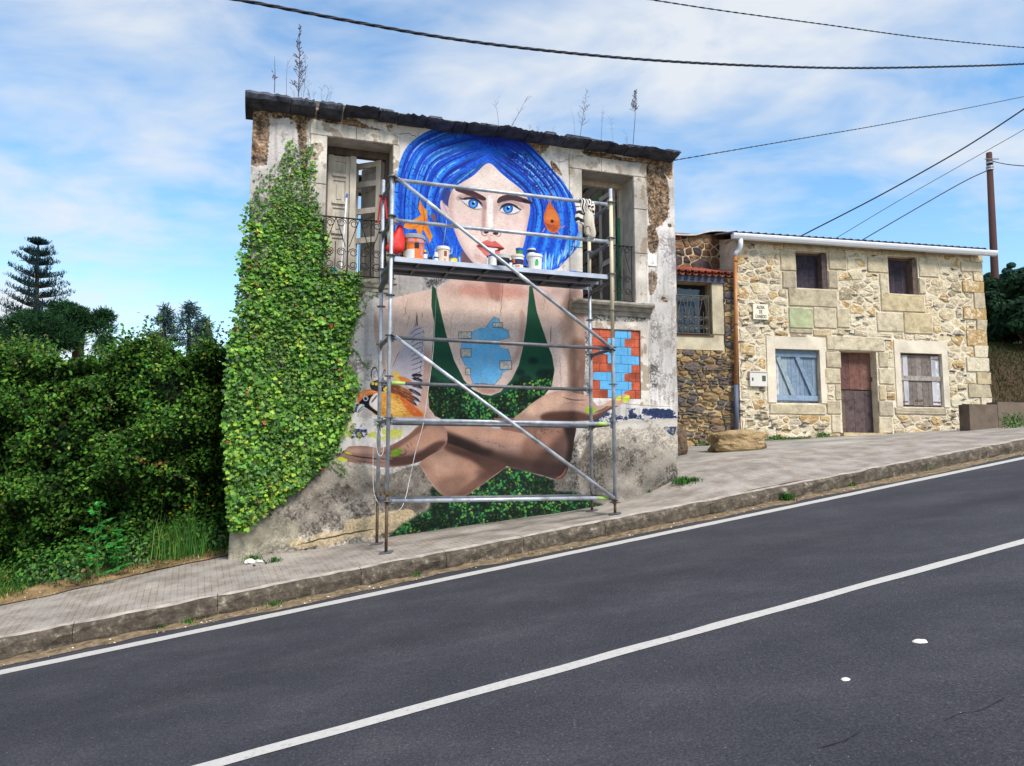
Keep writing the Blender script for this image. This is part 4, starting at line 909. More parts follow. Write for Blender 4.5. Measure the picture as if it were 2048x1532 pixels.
oRl = FA.f(1137, 330)[0]; oRr = FA.f(1291, 340)[0]; ztr = FA.f(1215, 319)[1]; sp2 = FA.f(1201, 330)[0]
ublk('lintel', oRl, sp2 - .003, OR_[3], ztr); ublk('lintel', sp2, oRr, OR_[3], ztr)
for zlo, zhi in [(OR_[2], OR_[2] + .8), (OR_[2] + .805, OR_[2] + 1.5), (OR_[2] + 1.505, OR_[3] - .003)]:
    ublk('jamb_stone', oRl, OR_[0], zlo, zhi - .002); ublk('jamb_stone', OR_[1], oRr, zlo, zhi - .002)
sl0, sl1 = FA.f(1137, 608)[0], FA.f(1299, 612)[0]
M_sill = simple('sill_stone', (150, 142, 130), .9, 0, .35, 9, .8, 50, .01)
m = MB(); prof = [(.03, -.19), (-.04, -.19), (-.05, -.13), (-.09, -.12), (-.10, -.07), (-.16, -.06), (-.175, -.03), (-.17, 0), (.03, 0)]
v = [FA.w(a, n, OR_[2] + z) for a in (sl0, sl1) for n, z in prof]; k = len(prof)
m.add(v, [(i_, i_ + 1, k + i_ + 1, k + i_) for i_ in range(k - 1)] + [tuple(range(k)), tuple(reversed(range(k, 2 * k)))]).build('sill', M_sill, PB)
m = MB(); v = [FA.w(a, n * .3, OL[2] + z) for a in (OL[0] - .02, OL[1] + .02) for n, z in prof]
m.add(v, [(i_, i_ + 1, k + i_ + 1, k + i_) for i_ in range(k - 1)] + [tuple(range(k)), tuple(reversed(range(k, 2 * k)))]).build('sill', M_sill, PB)
# walled-up opening: hollow bricks in courses, joints raked back
mm_ = MB(); mm_.fbox(FA, OB[0], OB[1], .016, .2, OB[2], OB[3]); mm_.build('brick_mortar', mural, PB, uvf=wall_uv)
ch = (OB[3] - OB[2]) / 8; bl = .235
for r_ in range(8):
    x = OB[0] - (bl / 2 if r_ % 2 else 0); z = OB[2] + r_ * ch
    while x < OB[1] - .02:
        x0, x1 = max(x, OB[0]) + .0025, min(x + bl, OB[1]) - .0025
        if x1 - x0 > .03: ublk('brick', x0, x1, z + .0025, z + ch - .0025, R.uniform(.006, .010), .05, .0025)
        x += bl
# slate coping of the eave, slab by slab
px_edges = [490, 583, 641, 692, 762, 800, 858, 912, 938, 1000, 1060, 1090, 1134, 1182, 1226, 1262, 1292, 1362]
za, zb = FA.f(492, 176, -.28)[1], FA.f(1358, 302, -.28)[1]
e0, e1 = FA.f(490, 180, -.28)[0], FA.f(1362, 303, -.28)[0]
for i_ in range(len(px_edges) - 1):
    a, b = [FA.f(px_edges[i_ + d_], 174 + (px_edges[i_ + d_] - 490) * .1468, -.28)[0] for d_ in (0, 1)]
    gap = [.0, .045, .03][i_] if i_ < 3 else .006
    zz = za + (zb - za) * ((a + b) / 2 - e0) / (e1 - e0)
    th = .115 if i_ < 3 else R.uniform(.04, .06); zz += R.uniform(-.010, .010); m = MB(); n0 = -.28 + R.uniform(-.02, .03); n1 = .42
    cs = []; K = 11; tl = R.uniform(-.012, .012); last = i_ == len(px_edges) - 2
    for q_ in range(K):
        u_ = q_ / (K - 1); aa = a + .004 + (b - a - gap - .008) * u_; jz = R.uniform(-.014, .014); jn = R.uniform(-.022, .022); end = .012 if q_ in (0, K - 1) else 0; z_ = zz + tl * (u_ - .5) * 2
        if last and q_ == K - 1: z_ -= 0
        cs += [FA.w(aa, n1, z_ - th), FA.w(aa, n0 + .26, z_ - th * 1.15 - .02), FA.w(aa, n0 + jn + end + .03, z_ - th * .9 + jz * .5), FA.w(aa, n0 + jn * .5 + end, z_ - th * .45 + jz), FA.w(aa, n0 + jn + .04 + end, z_ + jz - end), FA.w(aa, n1, z_ + .12)]
    ff = [(q_ * 6 + k_, q_ * 6 + (k_ + 1) % 6, (q_ + 1) * 6 + (k_ + 1) % 6, (q_ + 1) * 6 + k_) for q_ in range(K - 1) for k_ in range(6)] + [tuple(range(6)), tuple(reversed(range(6 * (K - 1), 6 * K)))]
    m.add(cs, ff).build('coping_slab', M_SLATE, PB)
    if i_ > 2:     # thin slates bedded on top, overlapping
        x_ = a
        while x_ < b - .1:
            w_ = R.uniform(.18, .5); w_ = min(w_, b - x_ + .05)
            if R.random() < .7:
                m = MB(); h_ = R.uniform(.015, .03); t2 = R.uniform(0, .02); k0 = R.uniform(.02, .10); sl = .18
                c8 = [(x_, n0 + k0, zz - .004), (x_ + w_, n0 + k0, zz - .004), (x_ + w_, n1 - .1, zz + .10), (x_, n1 - .1, zz + .10)]; c8 += [(p_[0] + (R.uniform(0, .05) if q_ in (0, 3) else -R.uniform(0, .05)), p_[1], p_[2] + h_ + t2) for q_, p_ in enumerate(c8)]
                m.box8([FA.w(p_[0], p_[1] + R.uniform(-.01, .01), p_[2] + R.uniform(-.004, .004)) for p_ in c8]); m.build('slate', M_SLATE, PB)
            x_ += w_ * R.uniform(.8, 1.1)
# bed of rubble and earth filling between coping and wall head
m = MB(); m.fbox(FA, aL + .01, aR - .01, -.006, .5, zt - .03, zt + .10, .0); m.build('wall_head', M_rough, PB)

# ---- doors in the left opening, frames grey with flaking paint
M_door = simple('flaking_grey_paint', (184, 174, 160), .8, 0, .22, 14, .6, 60, .006, mapscale=(1, 1, .3))
M_doord = simple('bare_grey_wood', (92, 80, 74), .85, 0, .4, 9, .6, 60, .008, mapscale=(1, 1, .2))
class Leaf(Frame):
    pass
def leaf_frame(origin_a, origin_n, ang):
    o = FA.w(origin_a, origin_n, 0)[:2]; return Frame(o, 71.6 + ang)
def panel_leaf(fr, w, z0, z1, rails, name, glazed=False, parent=PB):
    root = MB(); st = .075
    root.fbox(fr, 0, st, 0, .045, z0, z1); root.fbox(fr, w - st, w, 0, .045, z0, z1)
    for r_ in rails: root.fbox(fr, st, w - st, .003, .042, r_ - .04, r_ + .04)
    o = root.build(name, M_door, parent)
    if not glazed:
        rs = sorted(rails)
        for p0, p1 in zip(rs[:-1], rs[1:]):
            pm = MB(); pm.fbox(fr, st, w - st, .018, .034, p0 + .04, p1 - .04); pm.fbox(fr, st + .05, w - st - .05, .008, .018, p0 + .09, p1 - .09)
            for q_ in (p0 + .045,): pm.fbox(fr, st - .01, w - st + .01, -.02, .003, q_ - .03, q_ + .01)
            pm.build('door_panel', M_door, o)
    return o
z0d, z1d = OL[2] + .02, OL[3] - .10
NL = .33
zr = [z0d + .06, FA.f(680, 470, NL)[1], FA.f(680, 410, NL)[1], FA.f(680, 355, NL)[1], z1d - .05]
m = MB(); m.fbox(FA, OL[0], OL[1], NL - .03, NL + .07, z1d, OL[3]); m.fbox(FA, OL[0], OL[0] + .05, NL - .03, NL + .07, OL[2], z1d); m.fbox(FA, OL[1] - .05, OL[1], NL - .03, NL + .07, OL[2], z1d); m.build('door_frame', M_doord, PB)
wl = FA.f(701, 400, NL)[0] - OL[0] - .05
panel_leaf(leaf_frame(OL[0] + .05, NL + .01, 0), wl, z0d, z1d, zr, 'shutter')
m = MB(); pa = FA.f(699, 400, NL)[0]; pb_ = FA.f(711, 400, NL)[0]; m.fbox(FA, pa, pb_, NL - .02, NL + .04, z0d, z1d); m.build('door_post', M_door, PB)
# right leaf swung inwards, its glass gone
panel_leaf(leaf_frame(OL[1] - .05, NL + .06, -118), .50, z0d, z1d, zr, 'shutter')
panel_leaf(leaf_frame(OL[1] - .09, NL + .02, -142), .46, z0d, z1d, [z0d + .1] + zr[1:-1] + [z1d - .05], 'glazed_door_frame', True)
# ---- right opening: open leaf with a strip of green paint
M_green = simple('green_door_paint', (40, 110, 80), .6, 0, .5, 12, .4, 60, .004, mapscale=(1, 1, .4))
M_bluer = simple('blue_washed_lime', (150, 160, 176), .9, 0, .3, 7, .5, 40, .008)
z0d, z1d = OR_[2] + .02, OR_[3] - .06
m = MB(); m.fbox(FA, OR_[0], OR_[1], .36, .44, z1d - .02, OR_[3]); m.fbox(FA, OR_[1] - .06, OR_[1], .36, .44, OR_[2], z1d); m.build('door_frame', M_door, PB)
m = MB(); m.fbox(FA, OR_[1] - .09, OR_[1] - .062, .33, .40, OR_[2], z1d - .5); m.build('green_door_edge', M_green, PB)
lf = leaf_frame(OR_[1] - .10, .42, -92)
panel_leaf(lf, .48, z0d, z1d, [z0d + .05, z0d + .8, z1d - .04], 'door_leaf', True)
m = MB(); m.fbox(lf, .08, .40, .018, .03, z0d + .09, z0d + .76); m.fbox(lf, .08, .40, .018, .03, z0d + .84, z1d - .08); m.build('door_panel', M_doord, PB)

# ---- wrought iron railings
M_iron = simple('black_iron', (34, 32, 36), .6, .3, .3, 20, .3, 60, .002)
def scroll(fr, m, ca, cz, r, sgn, up, n, wr=.006):
    pts = []
    for k_ in range(15):
        t_ = k_ / 14 * 1.55 * 2 * math.pi; rr = r * (1 - .62 * k_ / 14); pts.append(fr.w(ca + sgn * (rr * math.cos(t_) - 0), n, cz + up * rr * math.sin(t_)))
    m.tube(pts, wr, 5)
def railing(fr, a0, a1, z0, z1, n, parent, mat, bays=3, name='railing', wr=.007):
    m = MB(); m.bar(fr.w(a0 - .03, n, z1), fr.w(a1 + .03, n, z1), .03, .012)
    o = m.build(name, mat, parent); m = MB(); m.bar(fr.w(a0 - .03, n, z0), fr.w(a1 + .03, n, z0), .025, .012); m.build('bottom_rail', mat, o); w = (a1 - a0) / bays; h = z1 - z0
    for b_i in range(bays + 1):
        m = MB(); m.tube([fr.w(a0 + b_i * w, n, z0), fr.w(a0 + b_i * w, n, z1)], wr, 6); m.build('bar', mat, o)
    for b_i in range(bays):
        ca = a0 + (b_i + .5) * w; m = MB(); r = w * .2
        m.tube([fr.w(ca, n, z1), fr.w(ca - w * .42, n, z0 + h * .5)], wr * .8, 5); m.tube([fr.w(ca, n, z1), fr.w(ca + w * .42, n, z0 + h * .5)], wr * .8, 5)
        for sg in (-1, 1):
            scroll(fr, m, ca + sg * w * .24, z1 - r * 1.15, r, sg, 1, n); scroll(fr, m, ca + sg * w * .24, z0 + h * .40, r, sg, 1, n); scroll(fr, m, ca + sg * w * .24, z0 + h * .18, r, sg, -1, n)
        m.tube([fr.w(ca, n, z0), fr.w(ca, n, z0 + h * .58)], wr * .8, 5)
        m.build('scrollwork', mat, o)
    return o
railing(FA, OL[0] - .02, OL[1] + .02, OL[2] + .06, FA.f(700, 437, -.10)[1], -.10, PB, M_iron, 3)
railing(FA, OR_[0] + .02, OR_[1] - .02, OR_[2] + .06, FA.f(1215, 489, .05)[1], .05, PB, M_iron, 3, wr=.006)
# small white number plate with its worn marks
ca, cz = FA.f(1303, 520); m = MB(); m.fbox(FA, ca - .075, ca + .075, -.03, -.01, cz - .10, cz + .085); np_ = m.build('number_plate', simple('white_tile', (226, 222, 218), .4, 0, .06, 9, .1), PB)
m = MB()
for x, y, dx_, dy_ in [(1304, 517, 1.0, 0), (1304, 521.2, .9, .8), (1301.5, 525.4, 1.0, .6), (1305, 528, 2.6, -4)]:
    p0 = FA.f(x, y, -.033); p1 = FA.f(x + dx_, y + dy_, -.033); m.bar(FA.w(p0[0], -.031, p0[1]), FA.w(p1[0], -.031, p1[1]), .008, .004, up=(FA.n[0], FA.n[1], 0))
m.build('worn_digits', simple('worn_black', (90, 84, 82), .8), np_)
# ------------------------------------------------------------------ rubble masonry
def clip_half(pl, p, nrm):
    o = []
    for i_ in range(len(pl)):
        a, b = pl[i_], pl[(i_ + 1) % len(pl)]; da = (a[0] - p[0]) * nrm[0] + (a[1] - p[1]) * nrm[1]; db = (b[0] - p[0]) * nrm[0] + (b[1] - p[1]) * nrm[1]
        if da <= 0: o.append(a)
        if (da < 0) != (db < 0): t_ = da / (da - db); o.append((a[0] + (b[0] - a[0]) * t_, a[1] + (b[1] - a[1]) * t_))
    return o
def area(pl): return abs(sum(pl[i_][0] * pl[(i_ + 1) % len(pl)][1] - pl[(i_ + 1) % len(pl)][0] * pl[i_][1] for i_ in range(len(pl)))) / 2
def rubble(x0, x1, z0, z1, size, aniso, excl, rnd, jit=1.0, inside=None):
    """irregular stones filling a wall field round the openings and dressed blocks; aniso > 1 makes them lie flat"""
    seeds = []; tries = 0; d0 = size
    while tries < 6000 and len(seeds) < 600:
        tries += 1; p = (rnd.uniform(x0, x1), rnd.uniform(z0, z1) * aniso)
        if inside and not inside(p[0], p[1] / aniso): continue
        if any(e[0] < p[0] < e[1] and e[2] * aniso < p[1] < e[3] * aniso for e in excl): continue
        dd = d0 * (.55 + .95 * rnd.random() ** 1.6)
        if all((p[0] - q[0]) ** 2 + (p[1] - q[1]) ** 2 > (.5 * (dd + q[2])) ** 2 for q in seeds): seeds.append((p[0], p[1], dd))
    out = []
    for i_, (x, y, dd) in enumerate(seeds):
        pl = [(x0, z0 * aniso), (x1, z0 * aniso), (x1, z1 * aniso), (x0, z1 * aniso)]
        for j_, (u, v, d2) in enumerate(seeds):
            if i_ == j_ or abs(u - x) > 1.6 * size + dd + d2 or abs(v - y) > 1.6 * size + dd + d2: continue
            L = math.hypot(u - x, v - y); f_ = .5 + (dd ** 2 - d2 ** 2) / (2 * L * L) * .5; pl = clip_half(pl, (x + (u - x) * f_, y + (v - y) * f_), (u - x, v - y))
            if not pl: break
        for e in excl:
            if not pl: break
            e = (e[0], e[1], e[2] * aniso, e[3] * aniso); g = [(e[0] - x, (1, 0), (e[0], 0)), (x - e[1], (-1, 0), (e[1], 0)), (e[2] - y, (0, 1), (0, e[2])), (y - e[3], (0, -1), (0, e[3]))]
            best = max(g, key=lambda q_: q_[0]); pl = clip_half(pl, best[2], best[1])
        if len(pl) >= 3: out.append([(px_, pz_ / aniso) for px_, pz_ in pl])
    return out
def stone_mesh(fr, pl, gap, proud, rnd, chips=True):
    cx = sum(p[0] for p in pl) / len(pl); cz = sum(p[1] for p in pl) / len(pl)
    # shrink, round the corners, roughen
    q = []
    for i_ in range(len(pl)):
        a, b = pl[i_], pl[(i_ + 1) % len(pl)]
        L = math.hypot(b[0] - a[0], b[1] - a[1])
        if L < .02: q.append(a); continue
        q += [(a[0] + (b[0] - a[0]) * t_, a[1] + (b[1] - a[1]) * t_) for t_ in ((.12, .88) if L < .2 else (.08, .5, .92))]
    def shr(p, g):
        dx_, dz_ = p[0] - cx, p[1] - cz; L = math.hypot(dx_, dz_) + 1e-6; k_ = max(L - g, L * .3) / L; return (cx + dx_ * k_, cz + dz_ * k_)
    r0 = [shr((p[0] + rnd.uniform(-.008, .008), p[1] + rnd.uniform(-.008, .008)), gap) for p in q]
    r1 = [shr(p, .012) for p in r0]; r2 = [(cx + (p[0] - cx) * .55, cz + (p[1] - cz) * .55) for p in r1]
    tx_, tz_ = rnd.uniform(-.06, .06), rnd.uniform(-.06, .06)
    v = [fr.w(p[0], .02, p[1]) for p in r0] + [fr.w(p[0], -proud * .75 + (p[0] - cx) * tx_ + (p[1] - cz) * tz_ + rnd.uniform(-.004, .004), p[1]) for p in r1] + [fr.w(p[0], -proud * 1.15 + (p[0] - cx) * tx_ + (p[1] - cz) * tz_ + rnd.uniform(-.008, .008), p[1]) for p in r2]
    n = len(q); v.append(fr.w(cx, -proud * 1.2 + rnd.uniform(-.006, .006), cz))
    f = [(i_, (i_ + 1) % n, n + (i_ + 1) % n, n + i_) for i_ in range(n)] + [(n + i_, n + (i_ + 1) % n, 2 * n + (i_ + 1) % n, 2 * n + i_) for i_ in range(n)] + [(2 * n + i_, 2 * n + (i_ + 1) % n, 3 * n) for i_ in range(n)]
    return MB().add(v, f)
def stone_mat(name, cols, var=.2, sc=14, mort=None):
    """each stone takes its own colour from the list by its object's random number"""
    m, t, b = mat_new(name); r = t.nodes.new('ShaderNodeValToRGB'); r.color_ramp.interpolation = 'CONSTANT'; e = r.color_ramp.elements
    while len(e) < len(cols): e.new(.5)
    for i_, c_ in enumerate(cols): e[i_].position = i_ / len(cols); e[i_].color = lin(c_)
    t.links.new(objrand(t), r.inputs[0]); n = nz(t, sc, 6, .65); s_ = ramp(t, n.outputs[0], [(.28, (1 - 1.6 * var,) * 3), (.5, (1,) * 3), (.72, (1 + var,) * 3)])
    c = mixc(t, 1.0, r.outputs[0], s_.outputs[0], 'MULTIPLY')
    if mort:
        n2_ = ramp(t, nz(t, 9, 5, .7).outputs[0], [(.50, (0,) * 3), (.60, (1,) * 3)]); c = mixc(t, n2_.outputs[0], c, lin(mort))
    t.links.new(c, b.inputs['Base Color']); b.inputs['Roughness'].default_value = .95; b.inputs['Specular IOR Level'].default_value = .15
    bp = bump(t, b, n.outputs[0], .8, .03); bump(t, b, nz(t, 90, 3).outputs[0], .5, .004, bp); return m
M_mort, t, b = mat_new('pale_mortar')
c = ramp(t, nz(t, 4, 6, .6).outputs[0], [(.3, lin((186, 170, 144))), (.5, lin((216, 202, 178))), (.72, lin((230, 218, 198)))])
sp_ = ramp(t, nz(t, 26, 4, .7, mapscale=(1, 1, 2)).outputs[0], [(.30, (.62,) * 3), (.42, (1,) * 3), (.7, (1.06,) * 3)])
t.links.new(mixc(t, 1.0, c.outputs[0], sp_.outputs[0], 'MULTIPLY'), b.inputs['Base Color']); b.inputs['Roughness'].default_value = .95; bp = bump(t, b, nz(t, 13, 5, .6).outputs[0], .9, .04); bump(t, b, nz(t, 60, 3).outputs[0], .6, .006, bp)
M_cream = simple('cream_render', (210, 198, 178), .95, 0, .22, 2.2, .5, 22, .012)
M_gran = stone_mat('granite_block', [(190, 176, 148), (182, 168, 142), (196, 182, 156), (172, 158, 136), (190, 172, 138)], .26, 7)
M_rub = stone_mat('field_stone', [(198, 182, 150), (190, 160, 112), (206, 192, 166), (186, 170, 140), (210, 198, 174), (176, 144, 98), (202, 188, 160), (160, 144, 120), (212, 200, 176), (194, 176, 144), (178, 164, 144), (204, 186, 150)], .22, 16, (214, 198, 168))
M_moss = simple('lichened_granite', (172, 176, 138), .95, 0, .2, 8, .7, 40, .01)
# ------------------------------------------------------------------ stone house
hb = HO.w(0, 0, 0); HB = empty('stone_house', (hb[0], hb[1], 2.1), 'two-storey rubble stone house with blue and grey board shutters and a white gutter', 'house')
hL = HO.f(1477, 700)[0]; hR = HO.f(1968, 640)[0]; hT = (HO.f(1500, 482)[1] + HO.f(1960, 512)[1]) / 2 + .02
def hr(x0, y0, x1, y1): return rectf(HO, x0, y0, x1, y1)
UWL = hr(1592, 503, 1655, 577); UWR = hr(1777, 513, 1836, 588); DR = hr(1682, 703, 1756, 868); BW = hr(1551, 699, 1640, 806); RW = hr(1802, 707, 1885, 814)
OPN = [UWL, UWR, DR, BW, RW]
# wall in boxes round the openings
hz0 = 1.0; HTK = .45
xsx = sorted({hL, hR} | {v for o_ in OPN for v in o_[:2]}); wm = MB()
for a, b_ in zip(xsx[:-1], xsx[1:]):
    mid = (a + b_) / 2; z = hz0
    for o_ in sorted([o_ for o_ in OPN if o_[0] - 1e-6 < mid < o_[1] + 1e-6], key=lambda q_: q_[2]):
        if o_[2] > z: wm.fbox(HO, a, b_, 0, HTK, z, o_[2])
        z = o_[3]
    wm.fbox(HO, a, b_, 0, HTK, z, hT)
wm.fbox(HO, hR - HTK, hR, HTK, 6.0, hz0, hT); wm.fbox(HO, hL, hL + HTK, HTK, 6.0, hz0, hT); wm.fbox(HO, hL, hR, 6.0, 6.4, hz0, hT)
wm.build('wall', M_mort, HB)
blocks = []
def blk(name, x0, y0, x1, y1, mat=None, proud=.028):
    r_ = hr(x0, y0, x1, y1); blocks.append(r_); pl = [(r_[0], r_[2]), (r_[1], r_[2]), (r_[1], r_[3]), (r_[0], r_[3])]
    pl = [(p[0] + R.uniform(-.008, .008), p[1] + R.uniform(-.008, .008)) for p in pl]; e = .006; g = .007
    a0, a1, z0, z1 = r_; m = MB(); j = lambda: R.uniform(-.006, .006)
    o_ = [(a0 + g, z0 + g), (a1 - g, z0 + g), (a1 - g, z1 - g), (a0 + g, z1 - g)]; o_ = [(p[0] + j(), p[1] + j()) for p in o_]; c_ = ((a0 + a1) / 2, (z0 + z1) / 2)
    in1 = [(p[0] + (.014 if p[0] < c_[0] else -.014), p[1] + (.014 if p[1] < c_[1] else -.014)) for p in o_]
    v = [HO.w(p[0], .02, p[1]) for p in o_] + [HO.w(p[0], -proud * .6, p[1]) for p in o_] + [HO.w(p[0], -proud + j() * .6, p[1]) for p in in1]
    # irregular outline: every side gets extra points, a little in and out
    qs = []
    for i_ in range(4):
        a_, b_ = o_[i_], o_[(i_ + 1) % 4]; kk = 3
        for s_ in range(kk): f_ = s_ / kk; w_ = R.uniform(-.007, .007) if s_ else 0; qs.append((a_[0] + (b_[0] - a_[0]) * f_ + (w_ if i_ % 2 else 0), a_[1] + (b_[1] - a_[1]) * f_ + (0 if i_ % 2 else w_)))
    n_ = len(qs); hw_ = max((a1 - a0) / 2, .05); hh_ = max((z1 - z0) / 2, .05); sh = lambda p_, d_: (c_[0] + (p_[0] - c_[0]) * (1 - d_ / hw_), c_[1] + (p_[1] - c_[1]) * (1 - d_ / hh_))
    v = [HO.w(p_[0], .02, p_[1]) for p_ in qs] + [HO.w(p_[0], -proud * .55, p_[1]) for p_ in qs] + [HO.w(sh(p_, .015)[0], -proud + R.uniform(-.005, .005), sh(p_, .015)[1]) for p_ in qs] + [HO.w(sh(p_, .05)[0], -proud + R.uniform(-.004, .006), sh(p_, .05)[1]) for p_ in qs]
    m.add(v, [(r_i * n_ + k_, r_i * n_ + (k_ + 1) % n_, (r_i + 1) * n_ + (k_ + 1) % n_, (r_i + 1) * n_ + k_) for r_i in range(3) for k_ in range(n_)] + [tuple(range(3 * n_, 4 * n_))])
    return m.build(name, mat or M_gran, HB)
for nm_, *r_ in [('lintel', 1566, 484, 1672, 502), ('lintel', 1762, 494, 1850, 512), ('sill', 1576, 578, 1674, 614), ('sill', 1761, 589, 1849, 624), ('jamb_stone', 1564, 543, 1591, 577), ('jamb_stone', 1560, 503, 1591, 542),
                 ('jamb_stone', 1656, 541, 1675, 577), ('jamb_stone', 1656, 503, 1692, 540), ('jamb_stone', 1759, 548, 1776, 588), ('jamb_stone', 1734, 515, 1776, 546), ('jamb_stone', 1837, 556, 1850, 588), ('jamb_stone', 1837, 516, 1876, 555),
                 ('stone_block', 1627, 615, 1672, 657), ('stone_block', 1673, 617, 1698, 656), ('stone_block', 1753, 625, 1806, 664), ('stone_block', 1807, 626, 1864, 668), ('stone_block', 1579, 658, 1624, 667), ('stone_block', 1626, 659, 1662, 673),
                 ('lintel', 1652, 673, 1768, 702), ('jamb_stone', 1651, 704, 1681, 736), ('jamb_stone', 1648, 737, 1681, 768), ('jamb_stone', 1670, 769, 1681, 800), ('jamb_stone', 1652, 801, 1681, 829), ('jamb_stone', 1662, 830, 1681, 866),
                 ('jamb_stone', 1757, 704, 1776, 735), ('jamb_stone', 1757, 737, 1788, 769), ('jamb_stone', 1757, 770, 1771, 801), ('jamb_stone', 1757, 802, 1786, 833), ('jamb_stone', 1757, 834, 1785, 867),
                 ('sill', 1538, 808, 1650, 829), ('sill', 1789, 815, 1892, 830)]:
    blk(nm_, *r_)
blk('stone_block', 1577, 615, 1625, 657, M_moss)['label'] = 'green-tinged stone block under the left upper window'
def frame_render(o_, x0, y0, x1, y1):
    r_ = hr(x0, y0, x1, y1); blocks.append(r_); m = MB()
    m.fbox(HO, r_[0], o_[0] - .002, -.022, .02, o_[2] - .0, r_[3], .004, R); m.fbox(HO, o_[1] + .002, r_[1], -.022, .02, o_[2], r_[3], .004, R); m.fbox(HO, o_[0] - .002, o_[1] + .002, -.024, .02, o_[3] + .002, r_[3], .003, R)
    m.build('render_surround', M_cream, HB)
frame_render(BW, 1534, 674, 1651, 807); frame_render(RW, 1790, 682, 1896, 814)
# corner stones
zc_ = pav_z(*HO.w(hR, 0, 0)[:2]) - .1; k_ = 0
while zc_ < hT - .1:
    h_ = R.uniform(.22, .4); w_ = R.uniform(.38, .6) if k_ % 2 else R.uniform(.22, .34); h_ = min(h_, hT - .02 - zc_); k_ += 1
    r_ = (hR - w_, hR + .03, zc_, zc_ + h_); blocks.append(r_)
    m = MB(); g = .008; c8 = [(r_[0] + g, -.035, r_[2] + g), (r_[1] + R.uniform(-.02, .03), -.03, r_[2] + g), (r_[1], .35, r_[2] + g), (r_[0] + g, .02, r_[2] + g), (r_[0] + g, -.03, r_[3] - g), (r_[1] + R.uniform(-.02, .03), -.035, r_[3] - g), (r_[1], .35, r_[3] - g), (r_[0] + g, .02, r_[3] - g)]
    m.box8([HO.w(a + R.uniform(-.01, .01), n, z + R.uniform(-.01, .01)) for a, n, z in c8]); m.build('corner_stone', M_rub if R.random() < .6 else M_gran, HB); zc_ += h_
EX = [(o_[0] - .02, o_[1] + .02, o_[2] - .02, o_[3] + .02) for o_ in OPN] + [(r_[0] - .01, r_[1] + .01, r_[2] - .01, r_[3] + .01) for r_ in blocks]
RS = random.Random(5)
pls = [p for p in rubble(hL + .02, hR - .2, 1.95, hT - .05, .245, 1.5, EX, RS) if area(p) > .006]
pls.sort(key=area, reverse=True)
smalls = MB()
for i_, p in enumerate(pls):
    g_ = RS.uniform(.007, .022)
    if i_ < 290: stone_mesh(HO, p, g_, RS.uniform(.004, .024), RS).build('stone', M_rub, HB)
    else: sm_ = stone_mesh(HO, p, g_, .012, RS); smalls.add(sm_.v, sm_.f)
if smalls.v: smalls.build('small_stones', M_rub, HB, kind='stuff')
M_sliver = stone_mat('slate_sliver', [(112, 104, 98), (150, 136, 112), (88, 84, 86)], .2, 20)
sv = MB()
for _ in range(520):
    a_, z_ = RS.uniform(hL, hR), RS.uniform(2.0, hT - .1)
    if RS.random() < .5: z_ = 2.0 + (z_ - 2.0) * .45
    if any(e[0] - .08 < a_ < e[1] + .08 and e[2] - .02 < z_ < e[3] + .02 for e in EX): continue
    w_, h_ = RS.uniform(.05, .16), RS.uniform(.008, .022); an = RS.uniform(-.25, .25)
    p0 = HO.w(a_ - w_ / 2, -.006, z_ - an * w_ / 2); p1 = HO.w(a_ + w_ / 2, -.006, z_ + an * w_ / 2); sv.bar(p0, p1, .045, h_)
sv.build('slate_slivers', M_sliver, HB, kind='stuff')
# shutters of boards
M_blueb = stone_mat('faded_blue_boards', [(124, 142, 162), (136, 154, 174), (112, 130, 148), (148, 162, 170), (128, 146, 164)], .16, 9)
M_greyb = stone_mat('weathered_boards', [(140, 128, 122), (160, 150, 142), (120, 110, 104), (192, 190, 198), (150, 138, 128), (204, 204, 212)], .3, 12)
M_darkb = stone_mat('dark_grey_boards', [(68, 60, 70), (78, 68, 76), (62, 56, 66)], .3, 10)
M_redb = stone_mat('faded_red_boards', [(118, 84, 76), (124, 92, 82), (102, 74, 70)], .3, 9)
M_dbot = stone_mat('bare_door_boards', [(92, 78, 78), (82, 70, 74), (104, 88, 80), (78, 66, 68)], .35, 8)
def boards(a0, a1, z0, z1, n, k, mat, parent, th=.025, gap=.006, jz=.0, name='board', rnd=R):
    w = (a1 - a0) / k; cuts = [a0] + [a0 + w * (i_ + 1 + rnd.uniform(-.15, .15)) for i_ in range(k - 1)] + [a1]
    for c0, c1 in zip(cuts[:-1], cuts[1:]):
        m = MB(); m.fbox(HO, c0 + gap / 2, c1 - gap / 2, n, n + th, z0 + rnd.uniform(0, jz), z1 - rnd.uniform(0, jz), .002, rnd); m.build(name, mat, parent)
def sh_root(name, o_, n, mat, parent=None):
    m = MB(); m.fbox(HO, o_[0] + .01, o_[1] - .01, n + .03, n + .06, o_[2] + .01, o_[3] - .01); return m.build(name, mat, parent or HB)
